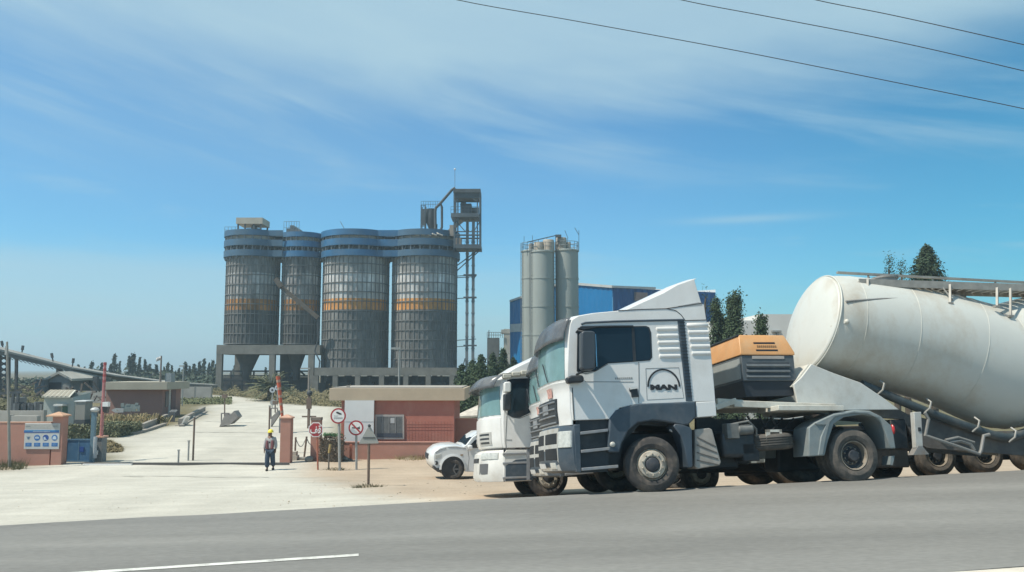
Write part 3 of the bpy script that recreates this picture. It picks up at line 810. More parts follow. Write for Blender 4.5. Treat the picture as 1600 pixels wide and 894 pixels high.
# ============================================================ bulk cement trailer behind the nearest tractor
TT = Thing('tank_trailer', 'cream white V-shaped bulk tank trailer with catwalk, coupled to the nearest tractor', 'trailer', TB, AT, tilt=(R(ROLL), 0))
VC = 1.22
def tc_(px, py, rp):
    p = TT.L(px, py, VC); wp = TT.M @ p
    dpt = (wp - CAM).dot(_F)
    return (p.x, p.z, rp * dpt / FPX)
ctr = [tc_(*q) for q in ((1270, 507.5, 78.5), (1300, 511, 82), (1345, 518, 84.5), (1390, 526, 86), (1440, 537, 87.5), (1490, 552, 91), (1530, 566, 95), (1558, 573, 96))]
vx = ctr[-1][0]
full = ctr + [(2 * vx - x, z, r) for x, z, r in reversed(ctr[:-1])]
prof = smooth_path([(x, z, r) for x, z, r in full], 4)
mb = MB(); secs = []; NA = 64
def ringpts(x, z, r, tx, tz, ry=None):
    out = []
    for k in range(NA):
        a = 2 * math.pi * k / NA
        u, v = math.cos(a) * r, math.sin(a) * (ry or r)
        out.append((x - tz * u, VC + v, z + tx * u))     # perpendicular to the axis
    return out
tang = []
for i, p in enumerate(prof):
    a, b = prof[max(i - 1, 0)], prof[min(i + 1, len(prof) - 1)]
    t = Vector((b[0] - a[0], b[1] - a[1])).normalized(); tang.append(t)
# the head is cut square to a steeper line than the barrel's axis
t0 = Vector((math.cos(R(-17)), math.sin(R(-17))))
for i in range(8):
    k = 1 - i / 8; tang[i] = (tang[i] * (1 - k) + t0 * k).normalized()
    j = len(prof) - 1 - i; tr_ = Vector((t0.x, -t0.y)); tang[j] = (tang[j] * (1 - k) + tr_ * k).normalized()
for p, t in zip(prof, tang): secs.append(ringpts(p[0], p[1], p[2], t.x, t.y, min(p[2], 1.12)))
def dome(sec0, p, t, sgn):
    out = []
    for f, d in ((.995, .03), (.97, .05), (.955, .05), (.9, .075), (.7, .12), (.4, .155), (.12, .165), (.0, .166)):
        out.append(ringpts(p[0] + sgn * t.x * d, p[1] + sgn * t.y * d, max(p[2] * f, .002), t.x, t.y))
    return out
secs = list(reversed(dome(secs[0], prof[0], tang[0], -1))) + secs + dome(secs[-1], prof[-1], tang[-1], 1)
mb.loft(secs)
tk = TT.part('tank', mb, tank_p, angle=25)
wl = MB()
for i in (0, 5, 12, 20, 28, 36, 44, 51):
    if i >= len(prof): continue
    p, t = prof[i], tang[i]; rg = ringpts(p[0], p[1], p[2] + (.003 if i else .022), t.x, t.y, min(p[2], 1.12) + (.003 if i else .022))
    wl.tube(rg + [rg[0]], .016 if i == 0 else .004, 6, False)
TT.part('weld_rings', wl, M('weld_cream', (.56, .56, .50), .5, var=.1), tk)
def axis_at(px):    # interpolate centre line at a pixel column
    x = TT.L(px, 540, VC).x
    for a, b in zip(prof, prof[1:]):
        if a[0] <= x <= b[0]:
            t = (x - a[0]) / (b[0] - a[0]); return [a[k] + (b[k] - a[k]) * t for k in range(3)]
    return list(prof[-1])
q = TT.L(1308, 508, .25)
hk = MB(); hk.bar((q.x - .12, .28, q.z - .05), (q.x + .12, .12, q.z + .06), .05, .07); hk.ball((q.x + .14, .11, q.z + .05), .05)
TT.part('lifting_lug', hk, cream_p, tk)
# catwalk
YW = .50
cw = MB()
def C(px, py, y): p = TT.L(px, py, y); return (p.x, p.y, p.z)
deck = M('galvanised_catwalk', (.30, .29, .26), .6, .2, var=.2, scale=6, dirt=(.34, .31, .26), dirt_amt=.5, dscale=5)
dk = MB()
d0, d1 = Vector(C(1342, 441.5, YW)), Vector(C(1610, 450, YW)); dx = (d1 - d0) * 2.0
ns = 34
for k in range(ns):
    a = d0 + dx * k / ns; b = d0 + dx * (k + .82) / ns
    dk.add([(a.x, YW, a.z), (b.x, YW, b.z), (b.x, YW + .62, b.z + .02), (a.x, YW + .62, a.z + .02), (a.x, YW, a.z - .03), (b.x, YW, b.z - .03), (b.x, YW + .62, b.z - .01), (a.x, YW + .62, a.z - .01)],
           [(0, 1, 2, 3), (4, 7, 6, 5), (0, 4, 5, 1), (1, 5, 6, 2), (2, 6, 7, 3), (3, 7, 4, 0)])
for y in (YW - .01, YW + .62):
    e = d0 + dx; dk.bar((d0.x, y, d0.z + .0), (e.x, y, e.z), .03, .16)
cwo = TT.part('catwalk', dk, deck)
for (px, pt, pb) in ((1356, 437, 474), (1484.7, 445, 474), (1558, 450, 479), (1579, 451, 494)):
    m_ = MB(); a, b = C(px, pt, YW - .03), C(px, pb, YW - .16); m_.bar(a, b, .045); m_.box(b[0] - .06, b[0] + .06, b[1] - .03, b[1] + .06, b[2] - .02, b[2] + .02)
    TT.part('catwalk_post', m_, deck, cwo)
hr = MB(); a, b = Vector(C(1308, 426, 1.30)), Vector(C(1600, 441.5, 1.30)); e = a + (b - a) * 2.0
hr.bar(a, e, .07, .045)
for k in range(6):
    f = a + (e - a) * (.08 + .17 * k); hr.bar(f, (f.x, 1.30, f.z - .32), .03)
TT.part('handrail', hr, deck, cwo)
br = MB()
br.bar(C(1339, 443, YW), C(1362, 470, YW - .1), .03); br.bar(C(1471, 447, YW), C(1489, 470, YW - .1), .03); br.bar(C(1340, 442, YW), C(1358, 434, YW + .6), .04)
TT.part('catwalk_brace', br, deck, cwo)
# low grey strip laid along the flank under the catwalk
rl = MB(); pr_ = []
for px, py in ((1322, 471.5), (1345, 469.5), (1400, 466.5), (1450, 465.5), (1495, 468), (1530, 479), (1575, 494)):
    c_ = axis_at(px)
    # place on the tank's skin: solve the height on the near flank at that pixel
    y = .45
    for _ in range(20):
        p = TT.L(px, py, y); dz = (p.z - c_[1]) / max(c_[2], .1)
        y2 = VC - min(c_[2], 1.12) * math.sqrt(max(0.0, 1 - min(.98, dz * dz)))
        y = y * .5 + y2 * .5
    p = TT.L(px, py, y - .02); pr_.append((p.x, p.y, p.z))
rl.tube(smooth_path(pr_, 4), .028, 6)
TT.part('flank_strip', rl, steel_g, tk)
# lids on the spine
for px in (1395, 1500):
    c_ = axis_at(px); m_ = MB(); m_.cyl((c_[0], VC, c_[1] + c_[2] - .05), .26, .14, 20); m_.cyl((c_[0], VC, c_[1] + c_[2] + .09), .29, .04, 20)
    TT.part('manhole_lid', m_, steel_g, tk)
# discharge pipe along the belly with its clamps
pp = [Vector(C(px, py, .55)) for px, py in ((1346, 600), (1362, 607), (1445, 642), (1515, 668), (1565, 683), (1590, 680), (1660, 655))]
bp_ = TT.part('discharge_pipe', MB().tube(smooth_path(pp, 3), .092, 14), M('dark_pipe', (.045, .06, .065), .5, var=.25, scale=4, dirt=(.15, .13, .11), dirt_amt=.5, dscale=3))
for px, py in ((1372, 604.5), (1445, 633), (1520, 662), (1577, 678)):
    m_ = MB(); p = Vector(C(px, py, .52)); m_.tube([p + Vector((.06, 0, .13)), p + Vector((.07, -.12, .05)), p + Vector((.01, -.13, -.08)), p + Vector((-.06, -.03, -.17))], .022, 6)
    TT.part('pipe_clamp', m_, M('clamp_grey', (.30, .29, .26), .6, var=.2), bp_)
# nose frame: gussets, kingpin plate, neck rails
NY = (.42, .52)
g1 = [(1240, 601), (1252, 590), (1268, 569), (1300, 582), (1345, 598), (1378, 620), (1405, 640), (1300, 641), (1248, 636)]
for y in (.36, 2.0):
    TT.part('nose_gusset', MB().prism_y(TT.pts(g1, .36), y, y + .06), M('nose_white', (.56, .56, .52), .5, var=.08, dirt=(.38, .34, .28), dirt_amt=.6), bev=.01)
cr = MB(); pts_ = TT.pts([(1238, 604), (1266, 569), (1276, 575), (1252, 606)], .36); cr.prism_y(pts_, .42, 2.0)
TT.part('nose_plate', cr, cream_p)
nb = MB()
for a, b, c_, d_, y, h, wd in ((1120, 627.5, 1160, 630, .38, .12, .1), (1146, 631, 1305, 636.5, .35, .13, .1), (1200, 640, 1300, 640.5, .42, .10, .9)):
    p0, p1 = C(a, b, y), C(c_, d_, y); nb.bar(p0, p1, wd, h)
p0, p1 = C(1118, 637, .34), C(1150, 626, .34); nb.bar(p0, p1, .08, .11)
p0 = C(1118, 634, .4); p1 = C(1300, 638, .4)
nb.box(p0[0], p1[0], .5, 2.0, p0[2] - .04, p0[2] + .06)
TT.part('gooseneck', nb, cream_p, bev=.01)
kb = MB(); p0, p1 = C(1298, 637, .34), C(1262, 648, .34); 
kb.prism_y(TT.pts([(1252, 637), (1302, 637.5), (1300, 641.5), (1292, 645), (1256, 643)], .33), .33, 2.1)
TT.part('kingpin_plate', kb, M('plate_cream', (.52, .50, .44), .5, dirt=(.3, .26, .2), dirt_amt=.5))
# belly frame and skirt, running back
bf = MB(); pts_ = TT.pts([(1300, 641), (1405, 640), (1420, 648), (1600, 690), (1600, 712), (1450, 700), (1430, 690), (1412, 655), (1300, 648)], .62)
for y in (.62, 1.7): bf.prism_y(pts_, y, y + .1)
x9 = TT.L(1590, 700, .62); bf.box(x9.x, x9.x + 6.5, .62, .72, x9.z - .05, x9.z + .25); bf.box(x9.x, x9.x + 6.5, 1.7, 1.8, x9.z - .05, x9.z + .25)
TT.part('belly_frame', bf, M('brown_frame', (.10, .09, .08), .7, var=.3, scale=3, dirt=(.2, .16, .12), dirt_amt=.6))
sk = MB(); sk.prism_y(TT.pts([(1455, 645), (1530, 672), (1562, 690), (1560, 712), (1500, 706), (1452, 690)], .8), .8, .84)
TT.part('skirt_plate', sk, M('skirt_dusty', (.17, .155, .13), .75, var=.2, scale=3, dirt=(.26, .21, .15), dirt_amt=.6))
# landing leg
for y in (.22, W - .34):
    lg = TT.part('landing_leg', MB().prism_y(TT.pts([(1428, 644), (1439.5, 643.5), (1442.5, 699), (1431.5, 700)], .22), y, y + .13), M('leg_pale', (.46, .46, .43), .5, var=.1, dirt=(.25, .2, .15), dirt_amt=.5), bev=.01)
    m_ = MB(); m_.prism_y(TT.pts([(1434, 697), (1440, 697), (1451, 710), (1426, 711)], .22), y - .02, y + .15)
    TT.part('leg_foot', m_, steel_g, lg)
    m_ = MB(); p = TT.L(1436.5, 671, y - .0); m_.box(p.x - .03, p.x + .03, y - .012, y + .02, p.z - .04, p.z + .04); TT.part('leg_slot', m_, black_pl, lg)
sg = MB(); sg.tube([C(a, b, .15) for a, b in ((1445, 645), (1451, 655), (1446, 680), (1470, 689), (1500, 699), (1530, 709.5), (1533, 704), (1537, 681), (1546, 679))], .036, 8)
TT.part('side_guard', sg, M('guard_grey', (.20, .195, .18), .5, var=.15, dirt=(.24, .19, .14), dirt_amt=.5))
vb = MB(); vb.tube([C(a, b, .25) for a, b in ((1477, 688), (1497, 683.5), (1522, 691.5))], .03, 8); vb.tube([C(a, b, .27) for a, b in ((1483, 691), (1500, 689), (1516, 694), (1522, 704))], .04, 8)
TT.part('discharge_hose', vb, M('guard_grey', (.2, .2, .18)))
rb = MB(); p0 = TT.L(1395, 690, .6); rb.box(p0.x, p0.x + .35, .6, 1.8, p0.z - .15, p0.z + .45); TT.part('tool_box', rb, steel_d, bev=.02)
zz0 = TT.L(1545, 742, .0).z
for k in range(3):
    x = 10.6 + 1.31 * k
    for y, far in ((.0, 0), (W, 1)):
        gz = ground(*(TT.M @ Vector((x, y, 0))).xy) - (TT.M @ Vector((x, y, 0))).z
        wheel(TT, x, gz + .50, y, .50, .32, True, bool(far), rubber_b)

# ============================================================ generator set on the trailer's neck
GP = TT.M @ Vector(C(1200, 618, .45))
GT = Thing('generator_set', 'orange and dark grey louvred generator box leaning on the trailer neck behind the cab', 'generator', GP, AT, tilt=(R(-7.5), 0))
GY = 0.0
def g(px, py): return GT.xz(px, py, GY)
gx0, gz_top = g(1158, 555); gx1, _ = g(1240, 556)
zt = g(1196, 524)[1]; ztop_l = g(1158, 522.5); ztop_r = g(1230, 526)
zmid = g(1200, 555)[1]; zlow = g(1200, 595)[1]; zbot = g(1200, 618)[1]
or_p = M('orange_hood_paint', (.62, .32, .13), .45, var=.1, scale=3, dirt=(.50, .38, .24), dirt_amt=.5, dscale=2)
gg = M('generator_grey', (.085, .10, .11), .5, var=.15, scale=3, dirt=(.17, .16, .14), dirt_amt=.5)
gd = M('generator_dark', (.022, .027, .034), .6, var=.2)
DY = 1.75
x0, x1 = gx0, gx1
tl, tr_ = g(1158, 523)[0], g(1231, 525)[0]
hood = MB()
hood.loft([[(x0 - .02, -.02, zmid), (x1 + .02, -.02, zmid), (x1 + .02, DY, zmid), (x0 - .02, DY, zmid)],
           [(x0 - .02, -.02, zmid + .05), (x1 + .02, -.02, zmid + .05), (x1 + .02, DY, zmid + .05), (x0 - .02, DY, zmid + .05)],
           [(tl + .0, .12, zt - .02), (tr_, .12, zt - .02), (tr_, DY - .12, zt - .02), (tl, DY - .12, zt - .02)],
           [(tl + .02, .15, zt + .03), (tr_ - .02, .15, zt + .03), (tr_ - .02, DY - .15, zt + .03), (tl + .02, DY - .15, zt + .03)]])
ho = GT.part('hood', hood, or_p, bev=.012)
hl = MB()
for px0, px1, py in ((1178, 1211, 536), (1180, 1213.5, 548)):
    a, b = GT.L(px0, py, .04), GT.L(px1, py, .04); ys_ = -.02 + .14 * (a.z - zmid - .05) / (zt - .07 - zmid); hl.bar((a.x, ys_ + .02, a.z), (b.x, ys_ + .02, b.z), .06, .035)
GT.part('hood_slots', hl, gd, ho)
hl = MB(); a, b = GT.L(1181, 541.8, .05), GT.L(1212, 542.5, .05)
for k in range(10):
    t = (k + .3) / 10; hl.box(a.x + (b.x - a.x) * t, a.x + (b.x - a.x) * (t + .06), .02, .085, a.z - .025, a.z + .025)
GT.part('hood_lettering', hl, M('faded_brown_lettering', (.30, .17, .08), .6), ho)
hl = MB(); hl.tube([(tl, .14, zt + .02), (tl, DY - .14, zt + .02)], .02, 6); GT.part('hood_hinge', hl, gd, ho)
bd_ = GT.part('housing', MB().box(x0, x1, 0, DY - .03, zlow, zmid - .004), gg, bev=.012)
lv = MB()
for py in (568.5, 577, 585.5):
    a, b = GT.L(1167, py, 0), GT.L(1233, py, 0)
    lv.box(a.x, b.x, -.006, .02, a.z - .022, a.z + .022)
GT.part('louvre_slots', lv, gd, bd_)
lv = MB()
for py in (572, 580.5, 589):
    a, b = GT.L(1166, py, 0), GT.L(1234, py, 0)
    lv.add([(a.x, -.004, a.z + .05), (b.x, -.004, a.z + .05), (b.x, -.04, a.z - .01), (a.x, -.04, a.z - .01), (a.x, .0, a.z - .02), (b.x, 0, a.z - .02)], [(0, 1, 2, 3), (3, 2, 5, 4), (0, 3, 4), (1, 5, 2)])
GT.part('louvre_blades', lv, gg, bd_)
lp = MB(); a, b = GT.L(1175, 558.5, 0), GT.L(1225, 559.5, 0); lp.box(a.x, b.x, -.012, .02, a.z - .03, a.z + .03); GT.part('trim_strip', lp, M('trim_pale', (.40, .36, .32), .5), bd_)
GT.part('front_door', MB().box(x0 - .014, x0 + .01, .08, DY - .12, zlow + .05, zmid - .06), M('generator_sunlit_door', (.30, .32, .31), .5, var=.1), bd_)  # door colour lightened to show sun on the front face
GT.part('base_frame', MB().prism_y([(x0, zlow - .003), (x1 - .05, zlow - .003), (x1 - .06, zbot), (x0 + .05, zbot - .02)], .03, DY - .06), gd)

# ============================================================ flatbed trailer behind the middle tractor
ZT2 = ground(T2.location.x + 9, T2.location.y + 3)
FB = Thing('flatbed_trailer', 'low flatbed semi-trailer seen only as dusty wheels and frame under the tank trailer', 'trailer', (T2.location.x, T2.location.y, T2.location.z), AT, tilt=(R(ROLL), 0))
W2x = FB.xz(1468, 720, 0)[0]; W3x = FB.xz(1543, 720, 0)[0]
b_ = MB(); b_.box(3.4, W3x + 2.4, .1, 2.4, 1.16, 1.28)
FB.part('deck', b_, steel_g); b_ = MB(); b_.box(3.6, W3x + 2.3, .75, .88, .86, 1.157); b_.box(3.6, W3x + 2.3, 1.6, 1.73, .86, 1.157); FB.part('rails', b_, steel_d)
rim_m = M('pale_rim', (.34, .32, .28), .6, var=.2)
for x in (W2x, W3x, W3x + 1.31):
    for y, far in ((0, 0), (2.44, 1)):
        gz = ground(*(FB.M @ Vector((x, y, 0))).xy) - (FB.M @ Vector((x, y, 0))).z
        wheel(FB, x, gz + .50, y, .50, .34, True, bool(far), rubber_b)
        b_ = MB()
    b_.cyl((x, .3, gz + .5), .08, 1.9, 10, (0, 1, 0)); FB.part('axle', b_, steel_d)

m_ = MB(); m_.box(W2x - 2.6, W2x - .7, .15, .8, .45, 1.05); FB.part('dark_filler_box', m_, steel_d, bev=.03)  # added box, deepens the dark under the trailers
m_ = MB(); m_.box(W2x - 6.5, W2x - 3.2, 1.7, 2.3, .42, 1.05); FB.part('far_dark_filler_box', m_, steel_d, bev=.03)  # second added box, keeps the far side underneath dark
# ============================================================ the smaller white cab furthest from the road
C3 = P(857, 773.5, 21.9); C3.z = ground(C3.x, C3.y) - .02
V = Thing('cab_truck', 'smaller white truck with big smoked visor and blank sloping nose, standing beyond the two tractors', 'truck', C3, AT, tilt=(R(ROLL), 0))
v3 = Cab(2.35, .46, .04, pw=3.6)
W3 = 2.35
o3 = [(838, 699, 0, 0), (790, 700, 1, 0), (787, 690, 1, 0), (786, 660, 1, 0), (786.5, 645, 1, 0), (788, 625, .97, 0), (790, 605, .9, .3), (792, 594, .8, .6), (797, 587, .55, 1), (810, 583.5, .2, 1), (850, 580, 0, 1), (905, 578, 0, 1), (909, 590, 0, 0), (912, 640, 0, 0), (913, 698, 0, 0)]
p3 = [(*V.xz(a, b), f, c) for a, b, f, c in o3]
V.part('cab', v3.shell(p3), white_p, bev=.012)
F3 = sorted([(z, x) for (x, z, f, c) in p3 if f > .7])
z3 = lambda py, px=787: V.xz(px, py)[1]
V.part('windscreen', v3.patch(F3, z3(648), z3(603, 789), .08, W3 - .08, .014, .02, trim=lambda t: (.06 + .07 * t, W3 - .06 - .07 * t)), glass_w)
mbv = MB(); za = z3(590, 790); rows = []
for i in range(7):
    t = i / 6; row = []
    for j in range(15):
        y = W3 * j / 14
        row.append((lerp_tab(F3, za) - v3.b * v3.f(y) - .02 - .34 * math.sin(t * 1.35), y, za + .08 - .34 * t ** 1.7))
    rows.append(row)
mbv.loft(rows, False, False)
vo = V.part('sun_visor', mbv, vis); vo.modifiers.new('thick', 'SOLIDIFY').thickness = .015
V.part('front_panel', v3.patch(F3, z3(699), z3(652), .05, W3 - .05, .02, .03), white_p, bev=.01)
for y0, y1 in ((.25, .95), (W3 - .95, W3 - .25)):
    go = V.part('grille', v3.patch(F3, z3(695), z3(674), y0, y1, .032, .02, 4, 6), M('grille_panel', (.42, .41, .38), .5), bev=.006)
    for k in range(3):
        V.part('grille_slot', v3.patch(F3, z3(692.5 - 6.5 * k), z3(689.5 - 6.5 * k), y0 + .06, y1 - .08 - .05 * (2 - k), .036, .01, 1, 5), black_pl, go)
b3 = [(832, 703, 0, 0), (792, 703, .9, 0), (788, 708, 1, 0), (787, 745, 1.05, 0), (789, 753, 1, 0), (832, 751, 0, 0)]
q3 = [(*V.xz(a, b), f, c) for a, b, f, c in b3]
bc3 = Cab(W3 + .02, .56, pw=3.6)
V.part('bumper', bc3.shell(q3), M('bumper_white', (.60, .59, .55), .45, var=.1, scale=3, dirt=(.42, .38, .32), dirt_amt=.6, dscale=2), bev=.02)
B3 = sorted([(z, x) for x, z, f, c in q3 if f > .5])
for y0, y1 in ((.30, .62), (W3 - .62, W3 - .30)):
    V.part('fog_lamp_recess', bc3.patch(B3, z3(741), z3(724), y0, y1, .02, .02, 2, 4), M('recess_grey', (.10, .10, .10), .5), bev=.01)
for y0, y1 in ((.75, W3 - .75),):
    V.part('bumper_slot', bc3.patch(B3, z3(722), z3(715), y0, y1, .02, .02, 2, 6), black_pl)
for y0, y1 in ((.10, .55), (W3 - .55, W3 - .10)):
    V.part('headlight', bc3.patch(B3, z3(717), z3(707), y0, y1, .024, .02, 2, 6), lamp_g)
V.panel('bumper_side', [(790, 728), (806, 718), (833, 716), (833, 750), (790, 752)], blue_pl, -.02, .05, bev=.01)
wn = [(792.5, 594), (800, 592), (845, 590), (852, 594), (853, 640), (834, 642), (826, 646), (812, 653), (800, 652), (793, 648)]
V.panel('side_window', wn, glass_d, -.012, .02, bev=.004)
sm = MB()
for pts_ in ([(792, 650), (790, 690), (791, 700)], [(853, 642), (854, 698)], [(800, 652), (812, 654), (826, 648)]):
    sm.tube([(V.xz(a, b)[0], -.001, V.xz(a, b)[1]) for a, b in pts_], .007, 5)
V.part('door_seams', sm, M('seam_rubber', (.05, .05, .05)))
dl = MB()
for k in range(5):
    p_ = V.xz(791 + k * 2, 687.5); dl.box(p_[0] - .012, p_[0] + .012, -.006, .002, p_[1] - .012, p_[1] + .012)
V.part('door_lettering', dl, M('faded_lettering', (.28, .28, .27)))
for y0, y1 in ((-.36, -.12), (W3 + .12, W3 + .36)):
    for a, b, m_ in ((597, 613, white_p), (615, 641, black_pl)):
        qq = V.pts([(788, a), (797, a - 1), (799, a + 2), (799, b - 2), (796, b), (788, b)], -.36)
        o_ = V.part('mirror', MB().prism_y(qq, y0, y1), m_, bev=.03)
ma = MB()
for py in (598, 640):
    p_ = V.xz(794, py, -.36); ma.tube([(p_[0], -.3, p_[1]), (p_[0] - .05, .05, p_[1] + .03)], .02, 6)
V.part('mirror_arm', ma, black_pl)
rk = MB(); zq = z3(586, 792)
for pa in ((792, 588), (806, 585), (820, 583)):
    p_ = V.xz(*pa, -.05); rk.box(p_[0] - .1, p_[0] + .12, -.10, .15, p_[1] - .05, p_[1] + .06)
V.part('roof_edge_lamps', rk, M('lamp_strip', (.45, .43, .36), .35, var=.3, scale=20), bev=.02)
# steps and arch
V.panel('step_panel', [(787, 702), (852, 700), (852, 748), (835, 752), (787, 753)], black_pl, .02, .4)
for py in (709.5, 724, 747):
    p0, p1 = V.xz(786, py, -.03), V.xz(830, py - 1.5, -.03); m_ = MB(); m_.bar((p0[0], .02, p0[1]), (p1[0], .02, p1[1]), .10, .05); V.part('step', m_, stp, bev=.008)
V.panel('step_post', [(823, 702), (828, 702), (828, 750), (823, 750)], stp, -.04, .06)
V.part('wheel_arch', MB().prism_y(V.pts([(826, 745), (830, 720), (842, 706), (860, 702), (913, 700), (913, 722), (892, 738), (885, 725), (868, 716), (850, 722), (838, 748)], -.03), -.03, .4), blue_pl, bev=.02)
# roof spoiler
ps = [V.xz(a, b) for a, b in ((786, 580), (800, 571), (836, 554), (870, 543), (905, 540), (907, 580), (850, 583))]
V.part('roof_spoiler', MB().loft([[(x + .1 * abs(2 * i / 8 - 1) ** 4, .03 + (W3 - .06) * i / 8, z - (.05 * abs(2 * i / 8 - 1) ** 4 if j < 5 else 0)) for j, (x, z) in enumerate(ps)] for i in range(9)]), white_p, bev=.02)
cx = V.xz(857, 740)[0]
wheel(V, cx, .515, 0, .515); wheel(V, cx, .515, W3, .515, far=True)
xr = V.xz(1096, 740)[0]
for y, f in ((0, False), (W3, True)):
    wheel(V, xr, .515, y, .515, .30, False, f)
ch = MB(); ch.box(cx - .6, xr + 1.2, .75, .85, .62, .9); ch.box(cx - .6, xr + 1.2, 1.5, 1.6, .62, .9); ch.box(cx - .4, cx + 1.6, .6, 1.75, .5, 1.1)
V.part('chassis', ch, steel_d)
m_ = MB(); m_.cyl((cx, .3, .515), .07, 1.75, 10, (0, 1, 0)); V.part('axle', m_, steel_d)
m_ = MB(); m_.cyl((xr, .3, .515), .10, 1.75, 10, (0, 1, 0)); V.part('axle', m_, steel_d)
# ============================================================ white SUV
SB = PG(710, 748.3)
SU = Thing('suv', 'white off-road car whose bonnet and front wheel show beside the smaller white cab', 'car', SB, R(14))
SW = 1.75
suv_o = [(678, 722, 1, 0), (677.5, 716, 1, 0), (678.5, 709, .9, 0), (680, 706, .7, .4), (687, 700.5, .35, 1), (697, 697.7, .15, 1), (713, 696.5, .05, 1), (724, 698.5, 0, .4), (729.5, 695, 0, .5), (739, 684, 0, .8), (748, 678, 0, 1), (775, 675, 0, 1), (815, 676, 0, 1), (838, 680, 0, .8), (847, 700, -.5, .2), (850, 728, -.6, 0), (846, 735, -.4, 0),
         (737, 737.5, 0, 0), (726.5, 737, 0, 0), (724.5, 728, 0, 0), (719, 720, 0, 0), (708, 716, 0, 0), (697, 718.5, 0, 0), (690.5, 726, 0, 0), (688, 736, .2, 0), (683, 733.5, .6, 0), (679, 727, 1, 0)]
sc3 = Cab(SW, .15, .05, 2.6)
ps = [(*SU.xz(a, b), f, c) for a, b, f, c in suv_o]
bd3 = MB()
for_secs = []
for y in sc3.ys():
    row = []
    for (x, z, f, c), (a, b, _, _) in zip(ps, suv_o):
        tum = .16 * max(0, min(1, (SU.xz(700, 697)[1] - 0 < z) and (z - SU.xz(700, 697)[1]) / .5)) if a > 726 else 0
        yy = SW / 2 + (y - SW / 2) * (1 - tum)
        row.append((x - f * sc3.b * sc3.f(y), yy, z + c * sc3.c * sc3.f(y)))
    for_secs.append(row)
bd3.loft(for_secs)
suvp = M('white_car_paint', (.66, .66, .64), .25, var=.03, dirt=(.5, .46, .4), dirt_amt=.3, coat=.5)
SU.part('body', bd3, suvp, bev=.03, seg=3)
SU.part('arch_flare', MB().loft([[(SU.xz(707.5, 734)[0] + r * math.cos(a), y, .40 + r * math.sin(a)) for r, y in ((.44, -.05), (.52, -.03), (.52, .05), (.44, .05))] for a in [R(t) for t in range(-5, 186, 10)]]), suvp)
SU.part('wheel_well', MB().cyl((SU.xz(707.5, 734)[0], -.012, .40), .45, .25, 28, (0, 1, 0)), black_pl)
sf = sorted([(z, x) for (x, z, f, c) in ps if f >= .7]); zs3 = lambda py: SU.xz(669, py)[1]
hd = MB().prism_y(SU.pts([(680, 711), (689.5, 709), (688, 714.5), (680.5, 717)], -.01), -.012, .25)
SU.part('headlight', hd, lamp_g, bev=.01)
SU.part('headlight', MB().prism_y(SU.pts([(678, 711), (682, 710.5), (682, 716), (678, 715)], -.01), SW - .3, SW - .02), lamp_g, bev=.01)
SU.part('grille', sc3.patch(sf, zs3(719), zs3(711), .5, SW - .5, .02, .03, 2, 6), black_pl)
q = SU.L(682, 723.5, -.01); m_ = MB(); m_.lathe([(.075, 0), (.075, -.02), (.05, -.025), (.045, -.01), (0, -.008)], (q.x, .0, q.z), (.5, 1, 0), 16); SU.part('fog_lamp', m_, black_pl)
SU.part('lower_bumper', MB().prism_y(SU.pts([(677, 727.5), (683, 731), (688.5, 731), (688, 738), (684, 738), (678, 732)], -.02), -.02, SW + .02), M('bumper_dark', (.06, .06, .06), .6), bev=.02)
wsF = sorted([(SU.xz(a, b)[1], SU.xz(a, b)[0]) for a, b in ((724, 698.5), (729.5, 695), (739, 684), (748, 678))])
SU.part('windscreen', Cab(SW, 0.0).patch(wsF, SU.xz(730, 695.5)[1], SU.xz(746, 679.5)[1] + .04, .20, SW - .20, .03, .02, trim=lambda t: (.12 + .13 * t, SW - .12 - .13 * t)), glass_d)
SU.panel('side_window', [(730, 700), (742, 688), (752, 682), (775, 680), (776, 700)], glass_d, -.01, .02)
SU.panel('side_mirror', [(731, 697), (738, 695.5), (739, 702), (733, 703)], white_p, -.2, .2, bev=.03)
xw = SU.xz(707.5, 734)[0]
m_ = MB()
for pts_ in ([(731, 703), (733, 716), (731, 735)], [(700, 699), (715, 699.5), (728, 701)], [(680, 707.5), (688, 703), (697, 700.5)]): m_.tube([(SU.xz(a, b)[0], -.002, SU.xz(a, b)[1]) for a, b in pts_], .007, 5)
SU.part('panel_seam', m_, M('seam_rubber', (.05, .05, .05)))
q_ = SU.L(721.5, 711, -.005); SU.part('side_repeater', MB().box(q_.x - .05, q_.x + .05, -.012, .01, q_.z - .025, q_.z + .025), M('lens_brown', (.30, .2, .12), .3))
alloy = M('grey_alloy', (.12, .125, .13), .4, .5, var=.2)
def suv_wheel(x, y, far):
    o = SU.part('wheel', MB().lathe([(.235, .03), (.25, .0), (.33, -.005), (.36, .02), (.36, .21), (.33, .23), (.235, .21), (.23, .05), (.235, .03)], axis=(0, 1, 0), n=40, cap=False), rubber)
    o.location = (x, y, .362)
    o.rotation_euler = (0, 0, (math.pi if far else 0) + (R(-14) if x < xw + 1 else 0))
    m_ = MB(); m_.lathe([(.238, .03), (.215, .02), (.205, .07), (.06, .05), (.055, .02), (0, .015)], axis=(0, 1, 0), n=40, cap=False)
    for k in range(6):
        a = 2 * math.pi * k / 6; m_.bar((.05 * math.cos(a), .03, .05 * math.sin(a)), (.22 * math.cos(a), .035, .22 * math.sin(a)), .05, .03, (0, 1, 0))
    SU.part('rim', m_, alloy, o)
for dx_ in (0, 2.8):
    suv_wheel(xw + dx_, -.03, False); suv_wheel(xw + dx_, SW + .03, True)
